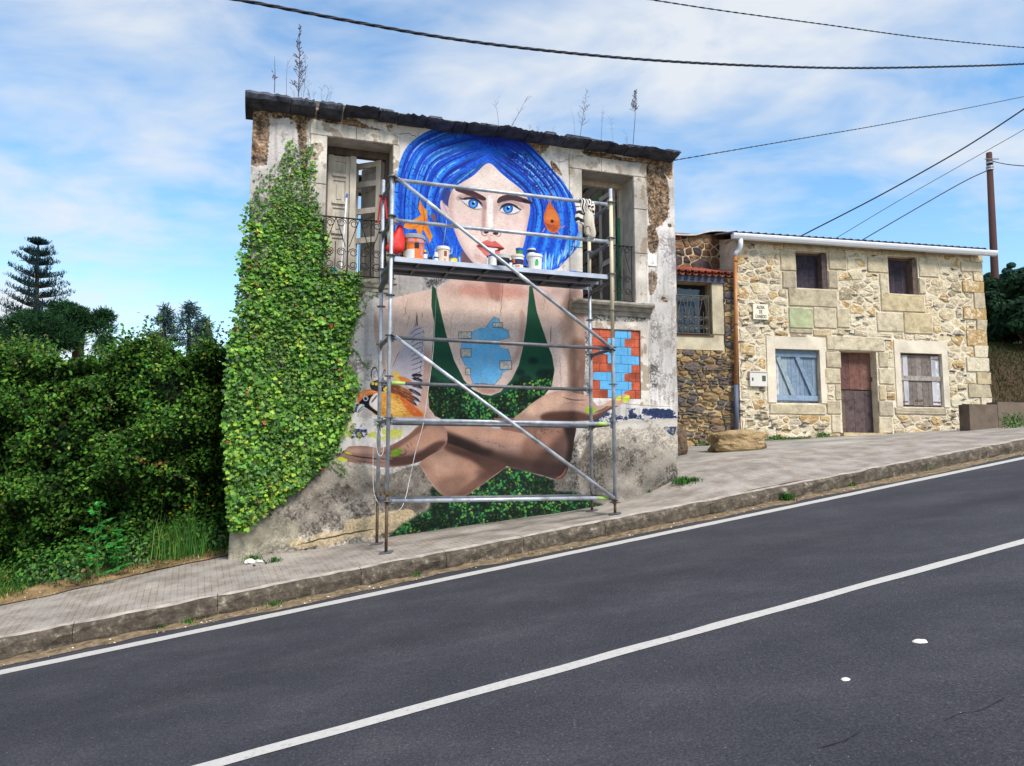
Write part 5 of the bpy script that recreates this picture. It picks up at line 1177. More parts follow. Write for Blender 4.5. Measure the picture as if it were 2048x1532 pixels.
# blue shutter, left lower window
x1b = HO.f(1634, 750, .08)[0]; s_ = sh_root('shutter', (BW[0], x1b + .02, BW[2], BW[3]), .10, M_dbot); s_['label'] = 'pale blue board shutter with two diagonal braces'
boards(BW[0] + .02, BW[0] + .14, BW[2] + .02, BW[3] - .04, .10, 2, M_greyb, s_, jz=.02); boards(BW[0] + .14, x1b, BW[2] + .01, BW[3] - .03, .10, 9, M_blueb, s_, jz=.02)
for y0, y1 in ((700, 714), (791, 801)):
    z0_, z1_ = HO.f(1590, y1, .08)[1], HO.f(1590, y0, .08)[1]; m = MB(); m.fbox(HO, BW[0] + .01, x1b + .01, .06, .098, z0_, z1_, .004, R); m.build('batten', M_blueb, s_)
for xa, xb in ((1553, 1587), (1591, 1627)):
    p0 = HO.f(xa, 714, .08); p1 = HO.f(xb, 791, .08); m = MB(); m.bar(HO.w(p0[0] + .03, .078, p0[1]), HO.w(p1[0], .078, p1[1]), .10, .03, up=(HO.n[0], HO.n[1], 0)); m.build('diagonal_brace', M_blueb, s_)
# grey shutter, right lower window
s_ = sh_root('shutter', RW, .06, M_dbot)
M_whiteb = simple('whitewashed_board', (182, 180, 184), .85, 0, .3, 7, .5, 40, .006, mapscale=(1, 1, .2))
for f_ in (.10, .78):
    m = MB(); m.fbox(HO, RW[0] + (RW[1] - RW[0]) * f_, RW[0] + (RW[1] - RW[0]) * f_ + .12, .048, .0585, RW[2] + .05, RW[3] - .05, .003, R); m.build('board', M_whiteb, s_); s_['label'] = 'weathered grey and white board shutter with a cross rail'
boards(RW[0] + .02, RW[1] - .02, RW[2] + .02, RW[3] - .02, .06, 7, M_greyb, s_, jz=.03)
zm = HO.f(1840, 757, .05)[1]; m = MB(); m.fbox(HO, RW[0] + .01, RW[1] - .01, .03, .058, zm - .05, zm + .055, .004, R); m.build('cross_rail', M_greyb, s_)
M_rust = simple('rusty_iron', (120, 92, 80), .8, .3, .4, 20)
for a_, z_ in ((RW[0] + .1, RW[2] + .12), (RW[1] - .14, RW[2] + .12), (RW[1] - .12, RW[3] - .12), (RW[0] + .5, RW[2] + .16)):
    m = MB(); m.fbox(HO, a_ - .1, a_ + .1, .045, .058, z_ - .015, z_ + .015); m.build('hinge', M_rust, s_)
# upper shutters, set deep
for o_ in (UWL, UWR):
    s_ = sh_root('shutter', (o_[0], o_[1] - .0, o_[2], o_[3]), .20, M_darkb); boards(o_[0] + .02, o_[1] - .14, o_[2] + .02, o_[3] - .03, .20, 3 if o_ is UWL else 4, M_darkb, s_)
    m = MB(); m.fbox(HO, o_[0], o_[1], .17, .24, o_[3] - .05, o_[3]); m.fbox(HO, o_[1] - .13, o_[1] - .02, .02, .24, o_[2] + .0, o_[3] - .05); m.build('window_frame', M_dbot, HB)  # right-hand box stands for the unlit reveal, its shade put into dark boards
# stable door: red upper leaf, bare lower leaf
d1 = HO.f(1745, 780, .22)[0]; zs_ = HO.f(1712, 780, .2)[1]
s_ = sh_root('upper_door', (DR[0], DR[1], zs_ + .01, DR[3]), .22, M_dbot); s_['label'] = 'upper leaf of the stable door in faded red paint'; boards(DR[0] + .01, d1, zs_ + .012, DR[3] - .01, .215, 3, M_redb, s_, th=.035)
m = MB(); m.fbox(HO, d1 - .05, d1 - .03, .17, .215, zs_ + .2, zs_ + .3); m.build('handle', M_rust, s_)
s_ = sh_root('lower_door', (DR[0], DR[1], DR[2], zs_ - .005), .22, M_dbot); s_['label'] = 'lower leaf of the stable door in bare grey boards'; boards(DR[0] + .01, d1, DR[2] + .03, zs_ - .008, .21, 4, M_dbot, s_, th=.04, jz=.02)
m = MB(); m.fbox(HO, DR[0] - .05, DR[1] + .08, -.12, .3, DR[2] - .2, DR[2] + .02, .01, R); m.build('threshold', M_gran, HB)
# roof of corrugated sheets above a white gutter
zg = hT + .02; ge0 = HO.f(1468, 480, -.30)[0]; ge1 = HO.f(1996, 503, -.30)[0]; zgm = (HO.f(1480, 478, -.30)[1] + HO.f(1994, 509, -.30)[1]) / 2; ztg = (HO.f(1480, 468, -.30)[1] + HO.f(1994, 499, -.30)[1]) / 2
M_gut = simple('white_gutter', (226, 228, 234), .35, 0, .05, 4, .05, 10)
gm = MB(); prof = [(-.17, ztg), (-.30, ztg), (-.31, ztg - .02), (-.30, (ztg + zgm) / 2), (-.27, zgm + .01), (-.2, zgm), (-.17, zgm + .01)]
v = [HO.w(a, n, z) for a in np.linspace(ge0, ge1, 9) for n, z in prof]; k = len(prof)
gm.add(v, [(s * k + i_, s * k + (i_ + 1) % k, (s + 1) * k + (i_ + 1) % k, (s + 1) * k + i_) for s in range(8) for i_ in range(k)] + [tuple(range(k)), tuple(reversed(range(8 * k, 9 * k)))]); gm.build('gutter', M_gut, HB)
M_roof = simple('dark_fibre_sheet', (62, 60, 72), .8, 0, .3, 3, .3, 20)
us = np.linspace(ge0 - .02, ge1 - .25, 9 * 30 + 1); vs = np.linspace(-.26, 3.2, 12)
zr0 = ztg + .035
def rf(U, V):
    X = HO.o[0] + HO.u[0] * U + HO.n[0] * V; Y = HO.o[1] + HO.u[1] * U + HO.n[1] * V
    return X, Y, zr0 + (V + .26) * math.tan(math.radians(13)) + .028 * np.sin(U * 2 * math.pi / .177)
ro = grid_mesh('roof', us, vs, rf, M_roof, parent=HB, uv=False, kind=None); sol = ro.modifiers.new('thickness', 'SOLIDIFY'); sol.thickness = .012
def rf2(U, V):
    X = HO.o[0] + HO.u[0] * U + HO.n[0] * V; Y = HO.o[1] + HO.u[1] * U + HO.n[1] * V
    return X, Y, zr0 + (3.46) * math.tan(math.radians(13)) - (V - 3.2) * math.tan(math.radians(13)) + .028 * np.sin(U * 2 * math.pi / .177)
grid_mesh('roof', us, np.linspace(3.2, 6.7, 8), rf2, M_roof, parent=HB, uv=False, kind=None)
m = MB(); m.fbox(HO, hL, hR, -.02, HTK, hT, zr0 - .03); m.build('wall_plate', M_mort, HB)
g2 = MB(); 
for a_ in (hL, hR - HTK): g2.add([HO.w(a_ + d_, n, z) for d_ in (0, HTK) for n, z in ((0, hT), (6.4, hT), (3.2, zr0 + 3.4 * math.tan(math.radians(13))))], [(0, 1, 2), (5, 4, 3), (0, 3, 4, 1), (1, 4, 5, 2), (2, 5, 3, 0)])
g2.build('gable', M_mort, HB)
# downpipe: white swan neck, brown pipe, grey shoe
def hw(px, py, n): a_, z_ = HO.f(px, py, n); return HO.w(a_, n, z_)
m = MB(); m.tube([hw(1481, 476, -.22), hw(1481, 490, -.2), hw(1479, 499, -.17), hw(1472, 505, -.12), hw(1470, 512, -.11)], [.055, .055, .05, .048, .048], 10); m.build('swan_neck', M_gut, HB, smooth=True)
M_copper = simple('brown_pipe', (168, 112, 66), .45, .2, .15, 6, .1, 20); M_pvc = simple('grey_plastic_pipe', (86, 94, 118), .5, 0, .1, 5, .1)
m = MB(); m.tube([hw(1470.5, 509, -.11), hw(1472, 774, -.11)], .044, 12); dp = m.build('downpipe', M_copper, HB, smooth=True)
m = MB(); m.tube([hw(1472, 770, -.11), hw(1473, 868, -.11)], .052, 12); m.build('pipe_shoe', M_pvc, HB, smooth=True)
for y_ in (523, 649, 749):
    p_ = hw(1471.5, y_, -.11); m = MB(); m.tube([(p_[0], p_[1], p_[2] - .015), (p_[0], p_[1], p_[2] + .015)], .054, 10); m.build('pipe_clip', M_rust, dp)
# meter box and name plaque
r_ = hr(1497, 745, 1531, 773); m = MB(); m.fbox(HO, r_[0], r_[1], -.07, -.0, r_[2], r_[3]); m.fbox(HO, r_[0] - .01, r_[1] + .012, -.085, 0, r_[3] + .001, r_[3] + .02); mbx = m.build('meter_box', simple('ivory_enamel', (214, 208, 200), .4, 0, .05, 4, .05), HB)
m = MB(); q_ = hr(1521, 752, 1528, 763); m.fbox(HO, *q_[:2], -.075, -.071, *q_[2:]); m.build('meter_glass', simple('dark_glass', (70, 84, 70), .2), mbx)
m = MB(); q_ = hr(1501, 756, 1503.5, 762); m.fbox(HO, *q_[:2], -.076, -.071, *q_[2:]); m.build('lock', simple('black_plastic', (34, 34, 36), .5), mbx)
r_ = hr(1504, 609, 1534, 639.5); m = MB(); m.fbox(HO, r_[0], r_[1], -.05, -.02, r_[2], r_[3]); plq = m.build('name_plaque', simple('cream_tile', (228, 220, 198), .45, 0, .05, 5, .05), HB)
M_letter = simple('dark_lettering', (74, 66, 60), .7)
def lettering(txt, size, fr, a, n, z, parent, mat, name='lettering', xs_=1.0):
    c_ = bpy.data.curves.new(name, 'FONT'); c_.body = txt; c_.size = size; c_.align_x = 'CENTER'; c_.align_y = 'CENTER'; c_.extrude = .001; c_.offset = size * .012
    tmp = bpy.data.objects.new('t', c_); COL.objects.link(tmp); dg = bpy.context.evaluated_depsgraph_get(); me = bpy.data.meshes.new_from_object(tmp.evaluated_get(dg)); bpy.data.objects.remove(tmp)
    me.transform(Matrix.Diagonal((xs_, 1, 1, 1))); me.transform(Matrix.Rotation(math.pi / 2, 4, 'X')); me.transform(Matrix.Rotation(fr.rot, 4, 'Z')); me.transform(Matrix.Translation(Vector(fr.w(a, n, z)) - origin_of(parent)))
    me.materials.clear(); me.materials.append(mat); o = bpy.data.objects.new(name, me); COL.objects.link(o); o.parent = parent; return o
am = (r_[0] + r_[1]) / 2; hh = (r_[3] - r_[2])
for tx_, fz in (('ALDEA', .77), ('DE', .48), ('CANEDO', .18)): lettering(tx_, hh * .30, HO, am, -.053, r_[2] + hh * fz, plq, M_letter, xs_=.62)

# ------------------------------------------------------------------ low annex between the two houses
ab = HO.w(HO.f(1400, 700)[0], .3, 0); AX = empty('annex', (ab[0], ab[1], 2.0), 'low stone annex with a grilled window under a strip of red tiles', 'outbuilding')
aR_ = hL - .012; aL_ = HO.f(1280, 700)[0]; nA = .03
WN = rectf(HO, 1354, 564, 1423, 668, nA); zt1 = HO.f(1400, 553, nA)[1]
am_ = MB()
for a, b_, z0, z1 in [(aL_, WN[0], hz0, zt1), (WN[0], WN[1], hz0, WN[2]), (WN[0], WN[1], WN[3], zt1), (WN[1], aR_, hz0, zt1)]: am_.fbox(HO, a, b_, nA, nA + .4, z0, z1)
zu = HO.f(1400, 470, .75)[1]; am_.fbox(HO, aL_, aR_, .76, 1.2, zt1 - .3, zu); am_.build('wall', simple('stained_mortar', (186, 168, 138), .95, 0, .4, 5, .8, 20, .03), AX)
def fbx(mat, name, px0, py0, px1, py1, n0, n1, parent=AX, nn=nA):
    r_ = rectf(HO, px0, py0, px1, py1, nn); m = MB(); m.fbox(HO, r_[0], r_[1], n0, n1, r_[2], r_[3], .004, R); return m.build(name, mat, parent), r_
M_plast = simple('ochre_plaster', (192, 180, 154), .95, 0, .28, 3, .5, 20, .01)
_, e1_ = fbx(M_plast, 'plaster_jamb', 1424, 566, 1446, 668.5, .008, nA); _, e2_ = fbx(M_plast, 'plaster_apron', 1290, 669, 1446, 699, .004, nA)
fbx(simple('grey_beam', (74, 76, 92), .8, 0, .3, 5, .5, 30, .008, mapscale=(1, 1, 5)), 'lintel_beam', 1300, 549, 1447, 564, -.03, nA)
wf, _ = fbx(simple('brown_frame', (64, 42, 36), .6), 'window_frame', 1354, 564, 1423, 668, .33, .40, nn=.33)
M_glass, t, b = mat_new('window_glass'); b.inputs['Base Color'].default_value = (.01, .015, .025, 1); b.inputs['Roughness'].default_value = .06; b.inputs['Specular IOR Level'].default_value = .8; bump(t, b, nz(t, 6, 3).outputs[0], .12, .05)
g0, r_ = fbx(M_glass, 'pane', 1350, 571, 1404, 664, .322, .328, wf, nn=.32)
m = MB(); m.fbox(HO, WN[0] - .02, WN[1] + .02, -.02, .3, WN[2] - .05, WN[2]); m.build('sill', simple('dark_sill', (96, 74, 62), .8), AX)
M_grl = simple('silvered_iron', (104, 102, 98), .5, .4, .2, 20)
ga0, ga1 = HO.f(1354, 620, -.03)[0], HO.f(1417, 620, -.03)[0]; railing(HO, ga0, ga1, HO.f(1385, 667, -.03)[1], HO.f(1385, 591, -.03)[1], -.03, AX, M_grl, 3, 'window_grille', .008)
# stones: slaty courses low down, brown boulders above the tile strip
EXA = [(WN[0] - .03, WN[1] + .03, WN[2] - .06, WN[3] + .1), e1_, e2_, (aL_, e1_[1], e2_[2], zt1 + 1)]
M_ann = stone_mat('annex_stone', [(168, 140, 100), (142, 114, 84), (110, 98, 92), (186, 160, 118), (126, 106, 88), (150, 124, 88), (96, 90, 90)], .28, 13)
xA0 = HO.f(1285, 800)[0]
for p in rubble(xA0, aR_ - .01, 1.85, zt1 - .02, .20, 1.9, EXA, RS):
    if area(p) > .005: stone_mesh(HO, p, RS.uniform(.008, .02), RS.uniform(.0, .03), RS).build('stone', M_ann, AX)
sv = MB()
for _ in range(150):
    a_, z_ = RS.uniform(xA0, aR_), RS.uniform(1.95, e2_[2])
    w_, h_ = RS.uniform(.08, .24), RS.uniform(.010, .028); an = RS.uniform(-.1, .1); sv.bar(HO.w(a_ - w_ / 2, -.0, z_ - an * w_ / 2), HO.w(min(a_ + w_ / 2, aR_), -.0, z_ + an * w_ / 2), .07, h_)
sv.build('slate_slivers', M_sliver, AX, kind='stuff')
M_brn = stone_mat('brown_stone', [(122, 88, 66), (104, 76, 62), (138, 104, 76), (82, 70, 70), (112, 80, 60), (146, 116, 90), (72, 62, 66)], .25, 12)
UP = Frame(HO.o + HO.n * .75, 78)
z0u = HO.f(1400, 548, .75)[1]
for p in rubble(xA0 + .0, UP.f(1464, 500)[0], z0u, zu - .04, .26, 1.2, [], RS):
    if area(p) > .006: stone_mesh(UP, p, RS.uniform(.01, .022), RS.uniform(.01, .03), RS).build('stone', M_brn, AX)
# wavy rim of the annex roof
m = MB(); pts = [UP.f(x, y) for x, y in P(1330,470, 1350,470.5, 1368,471.5, 1388,471, 1402,467, 1418,463.5, 1440,463, 1462,466)]; v = []
for a_, z_ in pts: v += [UP.w(a_, -.12, z_), UP.w(a_, -.12, z_ - .03), UP.w(a_, .6, z_ + .08), UP.w(a_, .6, z_ + .12)]
m.add(v, [(i_ * 4 + k_, i_ * 4 + (k_ + 1) % 4, (i_ + 1) * 4 + (k_ + 1) % 4, (i_ + 1) * 4 + k_) for i_ in range(len(pts) - 1) for k_ in range(4)] + [(0, 1, 2, 3)]); m.build('roof', simple('pale_sheet_roof', (196, 190, 182), .7), AX)
m = MB(); m.fbox(UP, xA0, UP.f(1462, 500)[0], .0, .5, zu - .06, zu + .02); m.build('wall_head', M_brn, AX)
# curved red tiles of the little pent roof
M_tile = stone_mat('red_roof_tile', [(158, 90, 70), (142, 80, 64), (166, 102, 82), (124, 72, 60)], .2, 12)
tw = .155; a_ = HO.f(1340, 540)[0]; ze = HO.f(1400, 549, -.10)[1]
while a_ < HO.f(1463, 540)[0] - .02:
    for up_, nm_ in ((1, 'cover_tile'), (-1, 'channel_tile')):
        m = MB(); ca_ = a_ + (0 if up_ > 0 else tw / 2); v = []; K = 7
        for s_ in range(2):
            nn_, zz_ = (-.12, ze + (.05 if up_ > 0 else .02)) if s_ == 0 else (.74, ze + .30 + (.05 if up_ > 0 else .02))
            for th in (1.0, .82):
                for k_ in range(K): t_ = math.pi * k_ / (K - 1); v.append(HO.w(ca_ + tw * .36 * th * math.cos(t_), nn_, zz_ + up_ * tw * .30 * th * math.sin(t_)))
        q_ = 2 * K; f = [(k_, k_ + 1, q_ + k_ + 1, q_ + k_) for k_ in range(K - 1)] + [(K + k_ + 1, K + k_, q_ + K + k_, q_ + K + k_ + 1) for k_ in range(K - 1)] + [(k_ + 1, k_, K + k_, K + k_ + 1) for k_ in range(K - 1)]
        m.add(v, f).build('roof_tile', M_tile, AX)
    a_ += tw
# ------------------------------------------------------------------ boulders at the feet of the walls
M_bould = simple('ochre_boulder', (158, 134, 98), .95, 0, .35, 3.5, 1.0, 12, .05)
M_bould2 = simple('brown_boulder', (104, 86, 70), .95, 0, .35, 4, 1.0, 12, .05)
def boulder(c, sx, sy, sz, rot, seed, label, mat, grp=None):
    bm_ = bmesh.new(); bmesh.ops.create_icosphere(bm_, subdivisions=4, radius=1)
    for v_ in bm_.verts:
        p = v_.co; e = 5.0; L = (abs(p.x) ** e + abs(p.y) ** e + abs(p.z) ** e) ** (1 / e); q_ = p / L
        nn_ = mnoise.noise(q_ * 1.6 + Vector((seed, 0, 0))) * .20 + mnoise.noise(q_ * 4.5 + Vector((0, seed, 0))) * .08 + mnoise.noise(q_ * 11 + Vector((0, seed, 3))) * .025
        q_ = q_ * (1 + nn_); v_.co = Vector((q_.x * sx, q_.y * sy, q_.z * sz + (.10 * sz * q_.x)))
    me = bpy.data.meshes.new('boulder'); bm_.to_mesh(me); bm_.free(); me.materials.append(mat)
    o = bpy.data.objects.new('boulder', me); COL.objects.link(o); o.location = c; o.rotation_euler = (0, 0, rot); tag(o, label, 'boulder', grp); return o
p = pavhit(1482, 902); boulder((p[0], p[1] + .22, p[2] + .17), .52, .26, .21, .22, 3.0, 'long flat-topped ochre boulder on the forecourt by the downpipe', M_bould)
p = pavhit(1358, 911); boulder((p[0] - .02, p[1] + .16, p[2] + .22), .17, .20, .27, .3, 8.0, 'dark brown boulder beside the corner of the painted house', M_bould2)
# concrete retaining wall at the right
q0 = pavhit(1941, 861); q1 = (q0[0] + 3.6, q0[1] + .8)
M_rw = simple('dark_retaining_concrete', (106, 92, 80), .95, 0, .4, 2.2, .6, 14, .02)
m = MB(); zt_ = at(1941, 808, q0[1])[2]
rwf = Frame((q0[0], q0[1]), math.degrees(math.atan2(q1[0] - q0[0], q1[1] - q0[1])))
for i_ in range(6):
    m = MB(); a_, b_ = i_ * .7, i_ * .7 + .694; m.fbox(rwf, a_, b_, 0, .28, q0[2] - .5 + .05 * i_, zt_ + .055 * i_, .006, R)
    if i_ == 0: RWO = empty('retaining_wall', (q0[0] + 1.8, q0[1] + .4, q0[2]), 'low dark concrete retaining wall at the right end of the stone house', 'wall')
    m.build('wall_section', M_rw, RWO)
# ------------------------------------------------------------------ scaffold
DEP = .73
sc0 = SCF.w(1.5, .4, 0); SF = empty('scaffold', (sc0[0], sc0[1], pav_z(sc0[0], sc0[1])), 'galvanised tube scaffold tower with one deck in front of the mural', 'scaffold')
M_galv = simple('galvanised_steel', (178, 182, 190), .5, .45, .4, 7, .15, 60, .002)
M_galvd = simple('dull_and_shaded_steel', (112, 112, 116), .55, .5, .3, 9, .2, 50, .002)
t_g = M_galv.node_tree; b_g = [n for n in t_g.nodes if n.type == 'BSDF_PRINCIPLED'][0]; s_g = b_g.inputs['Base Color'].links[0].from_socket
spl = ramp(t_g, nz(t_g, 17, 5, .8).outputs[0], [(.62, (0,) * 3), (.65, (1,) * 3)]); t_g.links.new(mixc(t_g, spl.outputs[0], s_g, lin((206, 202, 190))), b_g.inputs['Base Color'])
M_jack = simple('rusty_screw_jack', (112, 92, 72), .7, .5, .35, 20, .4, 90, .003)
M_creamp = simple('cream_paint', (214, 200, 168), .6, 0, .1, 6, .1)
M_tape = simple('lime_tape', (170, 196, 110), .5, 0, .05, 6, 0); M_tapew = simple('white_tape', (214, 216, 214), .5, 0, .08, 6, 0)
aA = 0.0; aB = (SCF.f(1227, 800)[0]); 
def sz(px, py, n=0): return SCF.f(px, py, n)[1]
posts = {}
def post(a, n, ztop, zjack, cream=None, name='post'):
    x, y, _ = SCF.w(a, n, 0); zb = pav_z(x, y) + .006
    m = MB(); m.tube([(x, y, zjack), (x, y, ztop)], .0242, 12); p = m.build(name, M_galv, SF, smooth=True)
    m = MB(); m.tube([(x, y, zb + .01), (x, y, zjack + .02)], .019, 10); m.build('screw_jack', M_jack, SF, smooth=True)
    m = MB(); m.box8([(x + sx * .075, y + sy * .075, zb + z_ + .13 * sx * .075 + .054 * sy * .075) for z_ in (0, .008) for sx, sy in ((-1, -1), (1, -1), (1, 1), (-1, 1))]); m.build('base_plate', M_galvd, SF)
    m = MB(); m.tube([(x, y, zjack - .03), (x, y, zjack + .015)], .034, 10); m.bar((x - .07, y, zjack - .01), (x + .07, y, zjack - .01), .016, .016); m.build('jack_nut', M_jack, SF)
    if cream: m = MB(); m.tube([(x, y, cream[0]), (x, y, cream[1])], .0255, 12); m.build('cream_sleeve', M_creamp, SF, smooth=True)
    return x, y
zTL = sz(784, 352); zFL = [sz(779, v) for v in (838, 757)]
z_bot = sz(1000, 998)
dz5 = (sz(779, 595) - sz(775, 920)) / 4
post(aA, 0, sz(783, 350), sz(774, 985)); post(aB, 0, sz(1220, 378), sz(1229, 1003), (sz(1226, 676), sz(1221, 398)))
post(aA, DEP, SCF.f(764, 360, DEP)[1], SCF.f(758, 985, DEP)[1], name='post'); post(aB, DEP, SCF.f(1177, 415, DEP)[1], SCF.f(1184, 985, DEP)[1], (SCF.f(1178, 560, DEP)[1], SCF.f(1177, 481, DEP)[1]))
ztr_ = sz(784, 362); zdeck = (sz(800, 528) + sz(1200, 558)) / 2
zm1 = (sz(800, 675) + sz(1210, 697)) / 2; zm2 = (SCF.f(790, 768, DEP)[1] + SCF.f(1184, 778, DEP)[1]) / 2; zlow = (sz(800, 842) + sz(1200, 846)) / 2; zr2 = (sz(800, 437) + sz(1210, 487)) / 2; zr1 = (sz(800, 360) + sz(1210, 409)) / 2; zbt = (sz(800, 1001) + sz(1200, 997)) / 2
base_r = zbt
for a_, n_ in ((aA, 0), (aB, 0), (aA, DEP), (aB, DEP)):
    x, y, _ = SCF.w(a_, n_, 0); z = base_r
    while z < zr1 + .05:
        m = MB(); m.tube([(x, y, z - .005), (x, y, z + .005)], .058, 12); m.build('rosette', M_galvd, SF); z += .5
def ledger(a0, a1, n0, n1, z, z1=None, mat=M_galv, name='ledger', r=.0242, tape=None, off=0.0):
    z1 = z if z1 is None else z1; p = Vector(SCF.w(a0, n0 + off, z)); q = Vector(SCF.w(a1, n1 + off, z1)); d = (q - p).normalized(); p2 = p + d * .06; q2 = q - d * .06
    m = MB(); m.tube([p2, q2], r, 12); o = m.build(name, mat, SF, smooth=True)
    for c_, s_ in ((p, 1), (q, -1)):
        m = MB(); m.bar(c_ + d * s_ * .026, c_ + d * s_ * .085, .030, .062); m.bar(c_ + d * s_ * .04 + Vector((0, 0, .07)), c_ + d * s_ * .04 - Vector((0, 0, .06)), .012, .022); m.build('wedge_head', M_galvd, o)
    if tape:
        m = MB(); t0 = p + (q - p) * tape[0]; t1 = p + (q - p) * tape[1]; m.tube([t0, t1], r + .0015, 12); m.build('tape_band', tape[2], o, smooth=True)
    return o
ledger(aA, aB, 0, 0, zr1); ledger(aA, aB, 0, 0, zr2, tape=(.875, .915, M_tapew)); ledger(aA, aB, 0, 0, zm1, mat=M_galvd); ledger(aA, aB, DEP, DEP, zm2, mat=M_galvd, tape=(.05, .11, M_tape))
ledger(aA, aB, 0, 0, zlow, tape=(.915, .965, M_tape)); ledger(aA, aB, DEP, DEP, zlow, mat=M_galvd); ledger(aA, aB, 0, 0, zbt, tape=(.915, .965, M_tape)); ledger(aA, aB, DEP, DEP, zbt, mat=M_galvd)  # back ledgers take the darker steel, their shade put into its colour
for a_ in (aA, aB):
    for z in (zr1, zr2, zm1, zlow, zbt): ledger(a_, a_, 0, DEP, z, mat=M_galvd, name='transom')
def brace(p, q):
    p = Vector(p); q = Vector(q); d = (q - p).normalized(); m = MB(); m.tube([p, q], .0225, 12); o = m.build('diagonal_brace', M_galv, SF, smooth=True)
    for c_, s_ in ((p, 1), (q, -1)): m = MB(); m.bar(c_ - d * s_ * .06, c_ + d * s_ * .08, .012, .052, up=(SCF.n[0], SCF.n[1], 0)); m.build('brace_end', M_galvd, o)
    return o
b1_ = brace(SCF.w(aA + .06, -.055, zr1 + .0), SCF.w(aB - .04, -.055, zm1 + .0)); b2_ = brace(SCF.w(aA + .06, -.055, zm1), SCF.w(aB - .04, -.055, zbt))
for fr_, b_ in ((.13, b1_), (.55, b1_), (.12, b2_)):
    pa, pb_ = (SCF.w(aA + .06, -.055, zr1), SCF.w(aB - .04, -.055, zm1)) if b_ is b1_ else (SCF.w(aA + .06, -.055, zm1), SCF.w(aB - .04, -.055, zbt)); pa, pb_ = Vector(pa), Vector(pb_)
    m = MB(); m.tube([pa + (pb_ - pa) * fr_, pa + (pb_ - pa) * (fr_ + .045)], .0238, 12); m.build('sticker_band', M_tapew, b_, smooth=True)
# steel deck: two planks side by side on transoms
zdt = (sz(791, 512) + sz(1213, 549)) / 2; zdb = (sz(791, 521) + sz(1213, 558)) / 2
M_deck = simple('deck_steel', (176, 180, 190), .45, .6, .15, 6, .2, 40, .003); M_plank = simple('deck_steel_shaded', (74, 78, 90), .55, .5, .25, 5, .2, 40)  # second steel is the deck seen from below, shade put into its colour
ledger(aA, aA, 0, DEP, zdb - .03, mat=M_galvd, name='transom'); ledger(aB, aB, 0, DEP, zdb - .03, mat=M_galvd, name='transom')
for k_, (n0, n1) in enumerate(((.015, .345), (.365, .70))):
    m = MB(); m.fbox(SCF, aA + .045, aB - .045, n0, n1, zdt - .012, zdt); pk = m.build('deck_plank', M_deck, SF)
    for q0_, q1_ in ((n0, n0 + .012), (n1 - .012, n1)): m = MB(); m.fbox(SCF, aA + .045, aB - .045, q0_, q1_, zdb, zdt - .0125); m.build('plank_edge', M_deck, pk)
    for a_ in np.linspace(aA + .35, aB - .35, 6): m = MB(); m.fbox(SCF, a_, a_ + .04, n0 + .0125, n1 - .0125, zdb + .01, zdt - .0125); m.build('plank_rib', M_plank, pk)
    m = MB(); m.fbox(SCF, aA + .05, aB - .05, n0 + .0125, n1 - .0125, zdt - .0165, zdt - .0122); m.build('plank_underside', M_plank, pk)
# coupler of dark steel hooked under the deck at the left
x, y, _ = SCF.w(aA, DEP, 0); m = MB(); m.bar(SCF.w(aA - .02, DEP - .02, zdb - .22), SCF.w(aA + .05, DEP - .45, zdb + .02), .05, .07); m.build('swivel_coupler', M_galvd, SF)

# ------------------------------------------------------------------ paint pots and tools on the deck
def dpt(px, py, n):
    """a place on the deck seen at px, n metres back from the front posts"""
    n = .15 + (n - .3) * .5; return Vector(SCF.w(SCF.f(px, py, n)[0], n, zdt))
def mat_flat(name, c, rough=.5): return simple(name, c, rough, 0, .06, 9, .05)
MW = mat_flat('white_plastic', (226, 224, 220), .4); MOR = mat_flat('orange_label', (232, 120, 56)); MBK = mat_flat('black_plastic_pot', (34, 34, 40), .35); MGR = mat_flat('green_paint', (54, 140, 84)); MYE = mat_flat('yellow_cap', (240, 196, 40)); MBL = mat_flat('blue_plastic', (40, 92, 190)); MGY = mat_flat('tin', (150, 150, 156), .35); MPK = mat_flat('pink_splash', (206, 140, 150)); MDB = mat_flat('dark_blue_label', (38, 44, 84)); MSK = mat_flat('ivory_plastic', (222, 206, 186), .4)
def pot(name, label, cat, px, py, n, w_px, h, body, lid=None, lidh=.16, bands=(), taper=.90, group=None, marks=()):
    h *= 1.12; c = dpt(px, py, n); d = math.hypot(c.x, c.y); r = w_px * 1.04 / F * d / 2
    root = empty(name, c, label, cat, group)
    m = MB(); hb_ = h * (1 - (lidh if lid else 0)); m.tube([(c.x, c.y, c.z + .001), (c.x, c.y, c.z + hb_)], [r * taper, r], 20); m.build('body', body, root)
    if lid: m = MB(); m.tube([(c.x, c.y, c.z + z_) for z_ in (hb_ + .0005, hb_ + .001, h * .96, h)], [r * .98, r * 1.08, r * 1.08, r * .98], 20); m.build('lid', lid, root)
    v = -Vector((c.x, c.y, 0)).normalized(); s_ = Vector((-v.y, v.x, 0))
    def rr(f_): return r * (taper + (1 - taper) * f_)
    for f0, f1, mt in bands: m = MB(); m.tube([(c.x, c.y, c.z + hb_ * f0), (c.x, c.y, c.z + hb_ * f1)], [rr(f0) + .0012, rr(f1) + .0012], 20, caps=False); m.build('label_band', mt, root)
    for a0, a1, f0, f1, mt in marks:    # patches of label or spilt paint on the side that faces the road; angles in degrees from the camera direction
        m = MB(); K = 5; pts_ = []
        for f_ in (f0, f1):
            for k_ in range(K):
                t_ = math.radians(a0 + (a1 - a0) * k_ / (K - 1)); dd = v * math.cos(t_) + s_ * math.sin(t_); p = Vector((c.x, c.y, c.z + hb_ * f_)) + dd * (rr(f_) + .0026); pts_.append(p)
        m.add(pts_, [(k_, k_ + 1, K + k_ + 1, K + k_) for k_ in range(K - 1)]); m.build('label_patch', mt, root)
    return root
